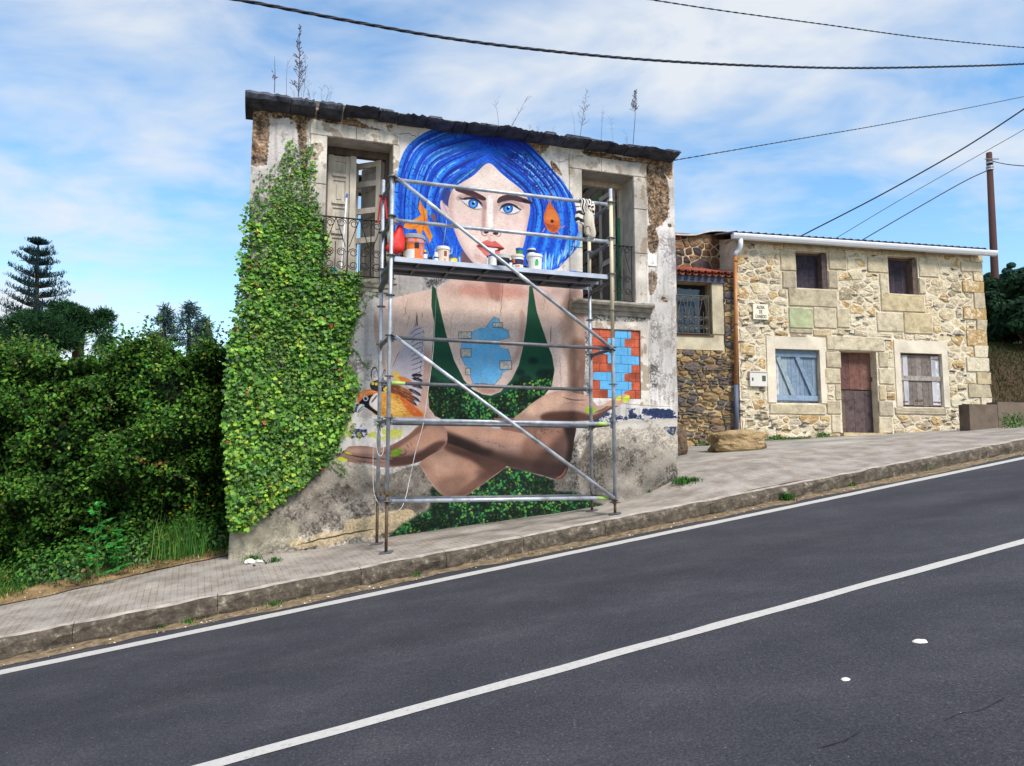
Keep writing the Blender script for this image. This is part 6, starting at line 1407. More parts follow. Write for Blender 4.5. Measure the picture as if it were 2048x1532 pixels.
GP = 'paint pots standing on the scaffold deck'
pot('paint_tin', 'small black and white tin behind the big orange bucket', 'tin', 800, 505, .55, 14, .18, MBK, MGY, bands=((.3, .45, MW), (.55, .65, MW)), taper=1, group=GP)
bk = pot('paint_bucket', 'big orange and white paint-spattered bucket at the left end of the deck', 'bucket', 827, 512, .30, 43, .285, MOR, MGY, .17, group=GP,
    marks=((-70, -40, .45, .85, MGR), (-72, -35, .1, .4, MW), (-40, 5, .02, .45, MW), (5, 30, .5, .8, MBK), (18, 62, .68, .98, MPK), (-30, 0, .8, 1, MPK), (40, 60, .15, .6, MPK), (-66, -50, .02, .2, MYE)))
b_c = dpt(827, 512, .30)
m = MB(); hn = [Vector((b_c.x, b_c.y, b_c.z + .235)) + Vector((math.cos(t_) * .145 * SCF.u[0], math.cos(t_) * .145 * SCF.u[1], -.0)) + Vector((-SCF.n[0], -SCF.n[1], -.25)).normalized() * math.sin(t_) * .15 for t_ in np.linspace(0, math.pi, 12)]; m.tube(hn, .003, 5); m.build('wire_handle', M_galvd, bk)
def bottle(name, label, cat, px, py, n, w_px, h, body, cap, bands=(), group=GP, capr=.5, shoulder=.72):
    c = dpt(px, py, n); d = math.hypot(c.x, c.y); r = w_px / F * d / 2; h *= 1.1; root = empty(name, c, label, cat, group)
    m = MB(); m.tube([(c.x, c.y, c.z + z_ * h) for z_ in (.004, .02, shoulder, shoulder + .08)], [r * .95, r, r, r * capr], 14); m.build('body', body, root)
    m = MB(); m.tube([(c.x, c.y, c.z + z_ * h) for z_ in (shoulder + .082, .97, 1)], [r * capr * 1.05, r * capr, r * capr * .8], 12); m.build('cap', cap, root)
    for f0, f1, mt in bands: m = MB(); m.tube([(c.x, c.y, c.z + h * f0), (c.x, c.y, c.z + h * f1)], [r + .001, r + .001], 14, caps=False); m.build('label_band', mt, root)
    return root
bottle('paint_bottle', 'small bottle with yellow cap right of the orange bucket', 'bottle', 850, 514, .22, 9, .13, MDB, MYE, ((.2, .6, MW),))
# dark brush standing in a jar
c = dpt(861, 516, .3); br_ = empty('brush', c, 'dark paintbrush standing in a small jar beside the yellow-capped bottle', 'paintbrush')
m = MB(); m.tube([c, c + Vector((0, 0, .07))], .026, 12); m.build('jar', MBK, br_); m = MB(); m.bar(c + Vector((0, 0, .071)), c + Vector((-.05, 0, .25)), .026, .012); m.build('bristles_and_handle', MDB, br_)
bottle('paint_bottle', 'white bottle with small dark lettering left of the ivory bucket', 'bottle', 872, 517, .2, 9, .11, MW, MW, ((.35, .5, MDB),), capr=.8)
pot('paint_bucket', 'ivory bucket with a white lid and brown print', 'bucket', 886, 519, .28, 26, .185, MSK, MW, .2, group=GP, marks=((10, 35, .45, .85, simple('brown_print', (150, 70, 36), .6)), (8, 16, .08, .28, MOR), (22, 30, .08, .28, MOR)))
pot('paint_tin', 'small green-topped tin peeping over the ivory bucket', 'tin', 894, 519, .60, 10, .21, MW, MGR, .2, taper=1, group=GP)
pot('paint_jar', 'small blue and yellow jar right of the ivory bucket', 'jar', 907, 521, .2, 15, .10, MYE, MBL, .45, taper=1, group=GP, marks=((-50, 0, .1, .6, MW),))
bottle('spray_bottle', 'white spray bottle with a pale blue collar in front of the painted mouth', 'bottle', 985, 530, .22, 15, .20, MW, MW, ((.60, .70, MBL),), capr=.62)
bottle('paint_bottle', 'slim dark-capped white bottle left of the spray bottle', 'bottle', 975, 528, .3, 7, .14, MW, MDB)
pot('paint_jar', 'clear-topped jar of black paint in the middle of the deck', 'jar', 1006, 531, .30, 25, .165, MBK, mat_flat('clear_lid', (190, 186, 182), .2), .32, taper=1, group=GP)
bottle('paint_bottle', 'narrow blue and white bottle between the black jar and the striped tin', 'bottle', 1021, 533, .2, 7, .125, MDB, MW, ((.2, .5, MW),))
pot('paint_tin', 'tin with orange and dark label bands carrying a green pot on top', 'tin', 1035, 534, .28, 25, .17, MW, MSK, .18, bands=((.32, .78, MDB),), taper=1, group=GP, marks=((-60, -22, .45, .8, MOR), (-60, -20, .02, .3, MW), (-18, 20, .02, .25, MOR), (60, 85, 0, .8, simple('brown_smear', (120, 70, 50)))))
gp = pot('paint_pot', 'green pot stacked on the orange-labelled tin', 'pot', 1039, 534, .28, 14, .085, MGR, MBL, .3, taper=.9, group=GP); gp.location.z += .1712 * 1.12
# black roller tray leaning
c = dpt(1055, 537, .24); rt_ = empty('roller', c, 'black paint roller lying against the white bucket with the green print', 'paint roller')
m = MB(); m.tube([c + Vector((-.03, 0, .03)), c + Vector((.02, .12, .03))], .028, 12); m.build('roller_sleeve', MBK, rt_); m = MB(); m.tube([c + Vector((.02, .10, .03)), c + Vector((.0, .02, .10)), c + Vector((-.02, -.01, .13))], .008, 8); m.build('handle', MBK, rt_)
wb = pot('paint_bucket', 'white bucket with a green print near the right of the row of pots', 'bucket', 1069, 537, .27, 30, .19, MW, MW, .18, group=GP, marks=((5, 32, .3, .62, simple('bright_green_print', (64, 176, 80), .6)), (10, 28, .62, .75, MGR)))
jp = pot('paint_pot', 'small white pot with a dark band on top of the green-printed bucket', 'pot', 1063, 537, .27, 17, .07, MW, None, bands=((.25, .75, MDB),), taper=1, group=GP); jp.location.z += .1912 * 1.12
c = dpt(1150, 545, .12); tl = empty('scraper', c, 'blue-handled scraper lying near the right end of the deck', 'hand tool')
m = MB(); m.bar(c + Vector((-.07, 0, .015)), c + Vector((.02, .012, .013)), .028, .024); m.build('handle', MBL, tl); m = MB(); m.bar(c + Vector((.021, .012, .013)), c + Vector((.11, .03, .008)), .05, .006); m.build('blade', MBK, tl)

# ---- red bag hanging from the rail at the left corner
def sheet(name, rows, mat, parent=None, th=.004, kind=None):
    """a cloth sheet from rows of points, given a little thickness"""
    n, k_ = len(rows), len(rows[0]); v = [p for r_ in rows for p in r_]; f = [(i_ * k_ + j_, i_ * k_ + j_ + 1, (i_ + 1) * k_ + j_ + 1, (i_ + 1) * k_ + j_) for i_ in range(n - 1) for j_ in range(k_ - 1)]
    o = MB().add(v, f).build(name, mat, parent, smooth=True); s_ = o.modifiers.new('thickness', 'SOLIDIFY'); s_.thickness = th; return o
M_red = simple('red_plastic_bag', (206, 44, 38), .5, 0, .15, 8, .5, 25, .01)
bc = Vector(SCF.w(SCF.f(793, 478, -.02)[0], .06, sz(793, 478))); bg_ = empty('bag', bc, 'bulging red plastic bag hung on the left corner of the scaffold above the deck', 'bag')
v = []; K, L_ = 18, 13
for i_ in range(L_):
    f_ = i_ / (L_ - 1); zz = .20 - f_ * .38; rr_ = (.035 + .105 * math.sin(min(f_ * 1.1, 1) * math.pi / 2) ** 1.4) * (1 if f_ < .82 else math.cos((f_ - .82) / .18 * 1.2))
    for k_ in range(K):
        t_ = 2 * math.pi * k_ / K; w_ = 1 + .10 * math.sin(3 * t_ + 4 * f_) + .06 * math.sin(7 * t_ + 9 * f_)
        p = bc + Vector((SCF.u[0], SCF.u[1], 0)) * math.cos(t_) * rr_ * w_ * .85 + Vector((SCF.n[0], SCF.n[1], 0)) * math.sin(t_) * rr_ * w_ * .5 + Vector((0, 0, zz)) + Vector((SCF.u[0], SCF.u[1], 0)) * (.02 - .08 * (f_ - .5)); v.append(p)
m = MB().add(v, [(i_ * K + k_, (i_ + 1) * K + k_, (i_ + 1) * K + (k_ + 1) % K, i_ * K + (k_ + 1) % K) for i_ in range(L_ - 1) for k_ in range(K)]); m.build('bag_body', M_red, bg_, smooth=True)
m = MB(); hp = Vector(SCF.w(aA + .03, .02, zr2)); m.tube([bc + Vector((0, 0, .19)), bc + Vector((.02, 0, .26)), hp + Vector((0, -.03, .03)), bc + Vector((-.05, 0, .26)), bc + Vector((-.02, 0, .19))], .006, 6); m.build('bag_handle', M_red, bg_)
# red strap tied near the top of the back left post
sp0 = Vector(SCF.w(aA, DEP, SCF.f(764, 395, DEP)[1])); st_ = empty('strap', sp0, 'red strap looped round the top of the back left post', 'strap')
for o_ in (-.045, .05):
    m = MB(); m.bar(sp0 + Vector((o_ * .6, -.03, 0)), sp0 + Vector((o_ * 1.3, -.035, -.36 if o_ < 0 else -.3)), .022, .005, up=(0, 1, 0)); m.build('strap_tail', M_red, st_)
m = MB(); m.tube([sp0 + Vector((0, 0, -.02)), sp0 + Vector((0, 0, .02))], .034, 10); m.build('strap_loop', M_red, st_)
# pale rag tucked behind the bag
rg = Vector(SCF.w(aA + .02, .40, sz(770, 470))); cols = []
for i_ in range(8):
    cols.append([tuple(rg + Vector((SCF.n[0], SCF.n[1], 0)) * (j_ - 2) * .035 + Vector((.012 * math.sin(i_ * 1.3 + j_), 0, .26 - .07 * i_))) for j_ in range(5)])
sheet('rag', cols, simple('pale_rag', (214, 204, 172), .9, 0, .12, 12, .3, 40)); tag(bpy.data.objects['rag'], 'pale cream rag hanging behind the red bag', 'rag')
# ---- striped shirt and cream cap hung on the right part of the rails
M_str, t, b = mat_new('striped_jersey'); uvn = t.nodes.new('ShaderNodeUVMap'); uvn.uv_map = 'UVMap'; wv = t.nodes.new('ShaderNodeTexWave'); wv.bands_direction = 'Y'; wv.inputs['Scale'].default_value = 1.0; wv.inputs['Distortion'].default_value = .4
t.links.new(uvn.outputs[0], wv.inputs[0]); st2 = ramp(t, wv.outputs['Fac'], [(.46, lin((30, 28, 32))), (.54, lin((222, 214, 204)))]); t.links.new(st2.outputs[0], b.inputs['Base Color']); b.inputs['Roughness'].default_value = .9
def cloth(name, a0, a1, ztop, zbot, n, mat, parent, uvs, wav=.02, narrow=0.0, ph=0, bulge=.02):
    m = MB(); uvl = []; NR_, NC_ = 15, 12; v = []
    for i_ in range(NR_):
        for j_ in range(NC_):
            f_, g_ = i_ / (NR_ - 1), j_ / (NC_ - 1); mid = (a0 + a1) / 2; a = mid + (a0 + (a1 - a0) * g_ - mid) * (1 - narrow * f_ ** 1.5 if narrow >= 0 else (.75 + .35 * f_) * math.sqrt(max(1 - max(f_ - .8, 0) ** 2 * 18, .12))) + .012 * math.sin(f_ * 7 + ph)
            nn = n - .035 * math.sin(min(f_ * 8, math.pi / 2)) + wav * math.sin(g_ * 11 + 2.5 * f_ + ph) - bulge * math.sin(f_ * math.pi) * math.sin(g_ * math.pi)
            v.append(SCF.w(a, nn, ztop + (zbot - ztop) * f_ + .015 * math.sin(g_ * 5 + ph) * f_)); uvl.append((g_ * uvs[0], f_ * uvs[1]))
    m.add(v, [(i_ * NC_ + j_, i_ * NC_ + j_ + 1, (i_ + 1) * NC_ + j_ + 1, (i_ + 1) * NC_ + j_) for i_ in range(NR_ - 1) for j_ in range(NC_ - 1)])
    it = iter(uvl); o = m.build(name, mat, parent, smooth=True, uvf=lambda p: next(it)); s_ = o.modifiers.new('thickness', 'SOLIDIFY'); s_.thickness = .005; return o
c0 = Vector(SCF.w(SCF.f(1168, 400)[0], 0, zr1)); shp = empty('striped_shirt', c0, 'black and white striped shirt hung over the right end of the top rail', 'shirt')
cloth('shirt_body', SCF.f(1149, 420)[0], SCF.f(1164, 420)[0], sz(1156, 414), sz(1156, 450), -.015, M_str, shp, (1, 2.5 * .32), .008)
M_strv = M_str.copy(); M_strv.name = 'striped_jersey_turned'; M_strv.node_tree.nodes['Wave Texture'].bands_direction = 'X'
cloth('shirt_sleeve', SCF.f(1157, 420)[0], SCF.f(1178, 420)[0], zr1 + .03, sz(1168, 432), -.03, M_strv, shp, (.32 * 5, 1), .014, .3)
cloth('shirt_sleeve', SCF.f(1172, 420)[0], SCF.f(1184, 420)[0], sz(1178, 410), sz(1178, 436), -.05, M_str, shp, (1, .32 * 3), .02, .2, 2)
M_cap = simple('cream_cotton', (210, 200, 184), .9, 0, .08, 8, .3, 30)
cp = empty('cap', c0, 'cream cap hanging under the striped shirt at the right of the rails', 'cap')
cloth('cap_crown', SCF.f(1165, 440)[0], SCF.f(1187, 440)[0], zr1 + .005, sz(1176, 478), -.022, M_cap, cp, (1, 1), .010, -1, 1, .06)
m = MB(); e_c = SCF.f(1173, 462, -.06); m.tube([SCF.w(e_c[0] + .045 * math.cos(t_), -.085 - .012 * math.sin(t_), e_c[1] + .06 * math.sin(t_)) for t_ in np.linspace(0, 5.4, 16)], .006, 6); m.build('cap_strap', simple('tan_strap', (150, 130, 104), .9), cp)
# ---- white cord hanging down the wall and a coil of grey rope at the lower left
M_cord = simple('white_cord', (206, 206, 206), .7)
def cord(name, label, pts, r, mat, cat='cord'):
    p = [Vector(q_) for q_ in pts]; c_ = catmull([tuple(q_) for q_ in p], 6, False); m = MB(); m.tube(c_, r, 6); o = m.build(name, mat, None, smooth=True); return tag(o, label, cat)
def sp(px, py, n): a_, z_ = SCF.f(px, py, n); return SCF.w(a_, n, z_)
cord('cord', 'thin white cord hanging down in front of the mural to the ground ledger', [sp(893, 440, .1), sp(888, 480, .15), sp(877, 540, .72), sp(872, 600, .75), sp(868, 680, .75), sp(862, 740, .75), sp(855, 790, .7), sp(846, 850, .6), sp(832, 900, .5), sp(820, 955, .45), sp(812, 992, .35), sp(803, 1015, .2), sp(790, 1024, .1), sp(777, 1024, .05), sp(760, 1010, .4), sp(748, 985, .65), sp(746, 930, .7), sp(748, 880, .72), sp(757, 838, .72)], .0032, M_cord)
cr_ = Vector(SCF.w(aA - .01, .66, zlow)); pts = []
for i_ in range(60):
    t_ = i_ / 59 * 2 * math.pi * 5; pts.append((cr_.x + .06 * math.cos(t_) + .01 * math.sin(3 * t_), cr_.y + .05 * math.sin(t_), cr_.z + .03 * math.sin(t_ * .7) - .02 + .0006 * i_))
cord('rope', 'coil of grey rope wound round the left corner at the lower ledger', pts, .005, simple('grey_rope', (150, 158, 160), .9), 'rope')
cord('rope', 'loop of pale rope hanging beside the back left post', [sp(757, 850, .66), sp(753, 880, .66), sp(755, 905, .66), sp(762, 912, .66), sp(767, 900, .66), sp(764, 880, .66), sp(759, 862, .66)], .004, M_cord, 'rope')
# ---- broom handle leaning in the left opening and a teal rag on the sill
m = MB(); m.tube([FA.w(FA.f(682, 540, -.02)[0], -.03, FA.f(682, 540, 0)[1]), FA.w(FA.f(693, 396, .2)[0], .2, FA.f(693, 396, .2)[1])], .013, 8); bm2 = empty('broom', FA.w(FA.f(682, 540, 0)[0], 0, OL[2]), 'white broom handle with a blue tip leaning behind the left railing', 'broom'); m.build('handle', mat_flat('white_handle', (224, 224, 230), .4), bm2)
pz_ = Vector(FA.w(FA.f(693, 396, .2)[0], .2, FA.f(693, 396, .2)[1])); m = MB(); m.tube([pz_, pz_ + Vector((0.004, .01, .06))], .016, 8); m.build('tip', MBL, bm2)
tc_ = Vector(FA.w(FA.f(668, 540, -.04)[0], -.02, FA.f(668, 541, 0)[1])); bm_ = bmesh.new(); bmesh.ops.create_icosphere(bm_, subdivisions=3, radius=1)
for v_ in bm_.verts: q_ = v_.co; k_ = 1 + mnoise.noise(q_ * 2) * .35; v_.co = Vector((q_.x * .05 * k_, q_.y * .035 * k_, q_.z * .03 * k_))
me = bpy.data.meshes.new('cloth'); bm_.to_mesh(me); bm_.free(); me.materials.append(mat_flat('teal_cloth', (40, 150, 150), .8)); o = bpy.data.objects.new('crumpled_cloth', me); COL.objects.link(o); o.location = tc_; tag(o, 'crumpled teal cloth behind the left railing', 'cloth')
# ------------------------------------------------------------------ foliage helpers
def leaf_cloud(name, C_, Nrm, size, tint, mat, parent=None, kind=None, shape='heart', up=None):
    """one leaf per centre: C (n,3) centres, Nrm facing directions, size (n,), tint (n,3)"""
    n = len(C_); Nrm = Nrm / np.maximum(np.linalg.norm(Nrm, axis=1, keepdims=True), 1e-6)
    if up is None: up = NR.normal(size=(n, 3)) + np.array([0, 0, -1.2])
    x = np.cross(up, Nrm); x /= np.maximum(np.linalg.norm(x, axis=1, keepdims=True), 1e-6); y = np.cross(Nrm, x)
    if shape == 'heart': P_ = np.array([(0, -.15, 0), (.34, -.34, .05), (.52, .0, .10), (0, .72, -.02), (-.52, .0, .10), (-.34, -.34, .05)]); Fq = [(0, 1, 2, 3), (0, 3, 4, 5)]
    elif shape == 'oval': P_ = np.array([(0, -.5, 0), (.30, -.1, .06), (.2, .35, .03), (0, .55, -.03), (-.2, .35, .03), (-.30, -.1, .06)]); Fq = [(0, 1, 2, 3), (0, 3, 4, 5)]
    elif shape == 'needle': P_ = np.array([(-.09, 0, 0), (.09, 0, 0), (.05, 1, 0), (-.05, 1, 0)]); Fq = [(0, 1, 2, 3)]
    k = len(P_); V = C_[:, None, :] + size[:, None, None] * (P_[None, :, 0, None] * x[:, None, :] + P_[None, :, 1, None] * y[:, None, :] + P_[None, :, 2, None] * Nrm[:, None, :])
    Fc = (np.arange(n)[:, None, None] * k + np.array(Fq)[None]).reshape(-1, 4)
    return fast_mesh(name, V.reshape(-1, 3), Fc, mat, parent, tint=np.repeat(tint, k, 0), kind=kind)
def pick(cols, p, n, var=.18):
    c = np.array([lin(c_)[:3] for c_ in cols]); i_ = NR.choice(len(cols), n, p=np.array(p) / sum(p)); return c[i_] * (1 + var * NR.normal(size=(n, 1))).clip(.5, 1.6)
M_leaf = tinted('leaves', .5, .35, .28); M_leafd = tinted('dull_leaves', .85, .08, .2); M_blade = tinted('grass_blades', .7, .2, .25)
M_bark = simple('bark', (74, 60, 50), .95, 0, .3, 6, .9, 30, .01)
def inpoly(px, py, pts):
    p = np.array(pts, float); q = np.roll(p, -1, 0); c = np.zeros(np.shape(px), bool)
    for (x0, y0), (x1, y1) in zip(p, q):
        t = (y0 > py) != (y1 > py)
        with np.errstate(all='ignore'): c ^= t & (px < (x1 - x0) * (py - y0) / (y1 - y0 + 1e-12) + x0)
    return c
# ------------------------------------------------------------------ ivy on the left part of the painted wall
IVY = catmull(P(578,278, 590,292, 603,345, 612,300, 626,290, 632,320, 628,360, 634,395, 640,430, 652,470, 655,500, 652,540, 690,546, 722,552, 712,590, 718,620, 706,650, 700,700, 690,730, 712,760, 706,800, 694,840, 678,870, 670,900, 650,925, 625,950, 600,975, 570,1000, 548,1015, 520,1035, 488,1052, 470,1064, 458,1050, 458,980, 451,900, 454,800, 458,740, 470,640, 478,560, 486,470, 492,420, 505,400, 520,350, 552,330, 572,310), 4)
ivp = empty('ivy', FA.w(-1.5, -.05, .5), 'thick green ivy climbing the left side of the painted house', 'ivy')
n = 46000; px = NR.uniform(436, 735, n); py = NR.uniform(270, 1070, n)
cx_ = NR.normal(0, 5, n); ok = inpoly(px + cx_, py + NR.normal(0, 5, n), IVY)
top = np.clip((py - 270) / 200, .28, 1); left_ = np.where((px < 560) & (py < 560), .55, 1)
ok &= (NR.random(n) < top * left_ + .12) & ~((px > 505) & (px < 540) & (py < 520) & (NR.random(n) < .6))
px, py = px[ok], py[ok]; n = len(px); pat = lnoise(px * .02, py * .02, 2.2, 90); dep = NR.gamma(2.0, .024, n) * np.clip((py - 250) / 500, .25, 1.4); dep += .07 * np.clip((540 - px) / 90, 0, 1) * (py > 600)
C_ = np.array([FA.w(*(lambda q_: (q_[0], -.03 - d_, q_[1]))(FA.f(x, y, -.03 - d_))) for x, y, d_ in zip(px, py, dep)])
Nn = np.array([-FA.n[0], -FA.n[1], .55]) + NR.normal(0, .26, (n, 3)); yel = np.clip((py - 620) / 420, 0, 1)
t1 = pick([(66, 112, 38), (92, 142, 46), (118, 162, 54), (46, 84, 34)], [3, 4, 2, 2], n); t2 = pick([(146, 178, 54), (160, 186, 56), (122, 160, 50), (184, 192, 74)], [4, 2, 4, .5], n)
mixk = (NR.random(n) < .10 + .32 * yel * (.5 + .5 * np.sin(px * .05 + py * .031)))[:, None]; tint = np.where(mixk, t2, t1); dead = NR.random(n) < .012; tint[dead] = lin((150, 84, 50))[:3]
up_ = np.array([0, 0, -1.0]) + NR.normal(0, .45, (n, 3)); sz_ = (.024 + .046 * NR.beta(1.5, 2.4, n)) * (1 + .22 * pat).clip(.7, 1.4) * np.clip((py - 50) / 400, .8, 1.05)
tint = tint * (1 + .16 * pat[:, None]).clip(.6, 1.4); leaf_cloud('foliage', C_, Nn, sz_, tint, M_leaf, ivp, 'stuff', up=-np.cross(np.cross(up_, Nn), Nn) * -1)
stm = MB(); RI = random.Random(9)
for (x0, y0) in [(470, 1060), (500, 1045), (530, 1030), (560, 1005), (600, 970), (640, 930)]:
    for rep in range(3):
        x, y = x0 + RI.uniform(-10, 10), y0; pts_ = []
        while y > RI.uniform(290, 620) and len(pts_) < 60:
            a_, z_ = FA.f(x, y, -.015); pts_.append(FA.w(a_, -.022, z_)); y -= 14; x += RI.uniform(-7, 8) + (578 - x) * .01
        if len(pts_) > 3: stm.tube(pts_, [.010 * (1 - i_ / len(pts_)) + .003 for i_ in range(len(pts_))], 5)
stm.build('stems', M_bark, ivp, kind='stuff')
for _ in range(9):      # tendrils reaching out over bare render
    x, y = RI.choice([(700, 570), (706, 640), (706, 700), (690, 840), (655, 925), (560, 325), (628, 330), (600, 972), (715, 590)]); a = RI.uniform(-1.2, 1.0); pts_ = []
    for k_ in range(10): a_, z_ = FA.f(x, y, -.02); pts_.append(FA.w(a_, -.02, z_)); x += 5 * math.cos(a); y += 5 * math.sin(a); a += RI.uniform(-.4, .4)
    m = MB(); m.tube(pts_, .003, 4); m.build('tendril', M_bark, ivp); L = np.array(pts_); L = np.repeat(L, 2, 0) + NR.normal(0, .015, (20, 3))
    leaf_cloud('tendril_leaves', L, np.array([-FA.n[0], -FA.n[1], .4]) + NR.normal(0, .4, (20, 3)), NR.uniform(.02, .04, 20), pick([(70, 120, 50), (120, 160, 60)], [1, 1], 20), M_leaf, ivp, 'stuff')
# ------------------------------------------------------------------ bramble hedge on the left
FB = Frame(FA.w(-1.75, .25, 0)[:2], 71.6 + 4)      # hedge face, a little behind the wall line, runs off to the left
def hedge_face(px_, py_):
    return FB.f(px_, py_, 0)
htop = lambda a: 0
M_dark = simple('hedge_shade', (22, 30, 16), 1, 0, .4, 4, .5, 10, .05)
def hedge_top(px): return np.interp(px, [-400, 0, 60, 100, 130, 200, 240, 290, 330, 380, 420, 470], [700, 668, 690, 716, 722, 705, 672, 676, 690, 668, 664, 655])
us = np.linspace(-9.0, .1, 110); vs = np.linspace(0, 1, 40); U, V = np.meshgrid(us, vs, indexing='ij')
pxu = np.array([(lambda q_: 1024 + F * q_[0] / q_[1])(FB.w(u, 0, 0)) for u in us]); zt_u = np.array([at(p_, hedge_top(p_), FB.w(u, 0, 0)[1])[2] for p_, u in zip(pxu, us)])
zb_u = np.array([verge_h(*[np.array(v_) for v_ in FB.w(u, 0, 0)[:2]], np.array(1.5)) - .1 for u in us])
def hedge_pt(u, f_, seed=0):
    """f 0..1 up the face, 1..2 back over the top"""
    zb, zt__ = np.interp(u, us, zb_u), np.interp(u, us, zt_u); H = zt__ - zb; fv = np.clip(f_, 0, 1)
    z = zb + H * np.where(fv < .85, fv, .85 + (fv - .85) * .8); nn = .75 * (1 - fv) ** 1.6 - .28 * np.sin(np.clip(fv * 1.3, 0, 1) * 3.14) + .9 * np.clip(fv - .7, 0, 1) ** 1.5 * 1.6 + np.clip(f_ - 1, 0, 1) * 2.6
    bl = .24 * lnoise(u * 1.0, fv * H, 2.3, 41 + seed) + .14 * lnoise(u, fv * H, 5.5, 42 + seed)
    nn = nn - bl + .5 * sstep((u + .75) / .9); z = z + .10 * lnoise(u, fv * 0 + 1, 3.1, 43) * fv + .06 * lnoise(u, f_, 9, 44) * fv
    X = FB.o[0] + FB.u[0] * u + FB.n[0] * nn; Y = FB.o[1] + FB.u[1] * u + FB.n[1] * nn; return X, Y, z
hg = empty('hedge', FB.w(-3.5, .4, .1), 'overgrown dark bramble hedge left of the painted house', 'hedge')
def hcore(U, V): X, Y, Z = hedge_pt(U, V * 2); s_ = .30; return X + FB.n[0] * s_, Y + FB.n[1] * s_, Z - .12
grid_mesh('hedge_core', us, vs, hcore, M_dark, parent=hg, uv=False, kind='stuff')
n = 78000; u = NR.uniform(-8.8, .1, n); f_ = NR.beta(1.15, 1.0, n) * 1.25
X, Y, Z = hedge_pt(u, f_); dsp = NR.gamma(1.6, .07, n) - .12; cl_ = lnoise(u, f_ * 3, 6, 50) + .6 * lnoise(u, f_ * 3, 13, 51); keep = cl_ + NR.normal(0, .5, n) > -.9
X, Y, Z, u2, f2, dsp, cl_ = [q_[keep] for q_ in (X, Y, Z, u, f_, dsp, cl_)]; n = len(X); dsp = dsp + .05 * np.clip(cl_, -1, 2)
C_ = np.stack([X - FB.n[0] * dsp, Y - FB.n[1] * dsp, Z + dsp * .5 * (f2 > .9)], 1); Nn = np.array([-FB.n[0] * .8, -FB.n[1] * .8, .75]) + NR.normal(0, .45, (n, 3))
t1 = pick([(42, 70, 24), (58, 92, 30), (32, 52, 22), (78, 114, 38)], [3, 3, 3, 2], n); t2 = pick([(84, 132, 48), (110, 144, 52), (66, 118, 50), (140, 146, 60)], [3, 2, 3, 1], n)
tint = np.where((NR.random(n) < np.clip(.14 + .16 * cl_, .02, .6))[:, None], t2, t1); dry = (lnoise(u2, f2 * 3, 2.4, 52) > 1.25) & (f2 < .45) & (NR.random(n) < .7); tint[dry] = pick([(112, 84, 44), (92, 78, 40), (130, 96, 50)], [1, 1, 1], int(dry.sum()))
leaf_cloud('foliage', C_, Nn, NR.uniform(.03, .066, n), tint, M_leafd, hg, 'stuff', 'oval')
n = 26000; u = NR.uniform(-8.8, .1, n); f_ = NR.random(n) * 1.2; X, Y, Z = hedge_pt(u, f_); s_ = NR.uniform(.10, .26, n); C_ = np.stack([X + FB.n[0] * s_, Y + FB.n[1] * s_, Z - .06], 1)
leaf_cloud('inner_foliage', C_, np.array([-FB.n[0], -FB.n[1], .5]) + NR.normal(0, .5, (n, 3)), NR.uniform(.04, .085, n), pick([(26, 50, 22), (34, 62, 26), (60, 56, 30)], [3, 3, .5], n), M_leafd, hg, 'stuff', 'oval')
# arching shoots above the top and down the face
sh = MB(); LC = []
for _ in range(110):
    u0 = NR.uniform(-8, .3); f0 = NR.choice([NR.uniform(.9, 1.15), NR.uniform(.1, .9)], p=[.6, .4]); p = np.array([float(q_) for q_ in hedge_pt(np.array(u0), np.array(f0))]); d = np.array([NR.normal(0, .6), -.5, 1.2 if f0 > .85 else .2]) ; d /= np.linalg.norm(d); pts_ = [p]
    for k_ in range(9): p = p + d * .05; d = d + np.array([NR.normal(0, .08), -.02, -.10]); d /= np.linalg.norm(d); pts_.append(p); LC += [p + NR.normal(0, .014, 3) for _q in range(3)]
    sh.tube(pts_, [.004 * (1 - i_ / 12) for i_ in range(10)], 4)
sh.build('shoots', simple('bramble_stem', (110, 78, 60), .8), hg, kind='stuff'); LC = np.array(LC)
leaf_cloud('shoot_leaves', LC, np.array([0, -.5, .7]) + NR.normal(0, .5, LC.shape), NR.uniform(.025, .05, len(LC)), pick([(70, 112, 46), (100, 134, 54), (50, 90, 40), (130, 90, 60)], [3, 2, 3, .6], len(LC)), M_leaf, hg, 'stuff', 'oval')
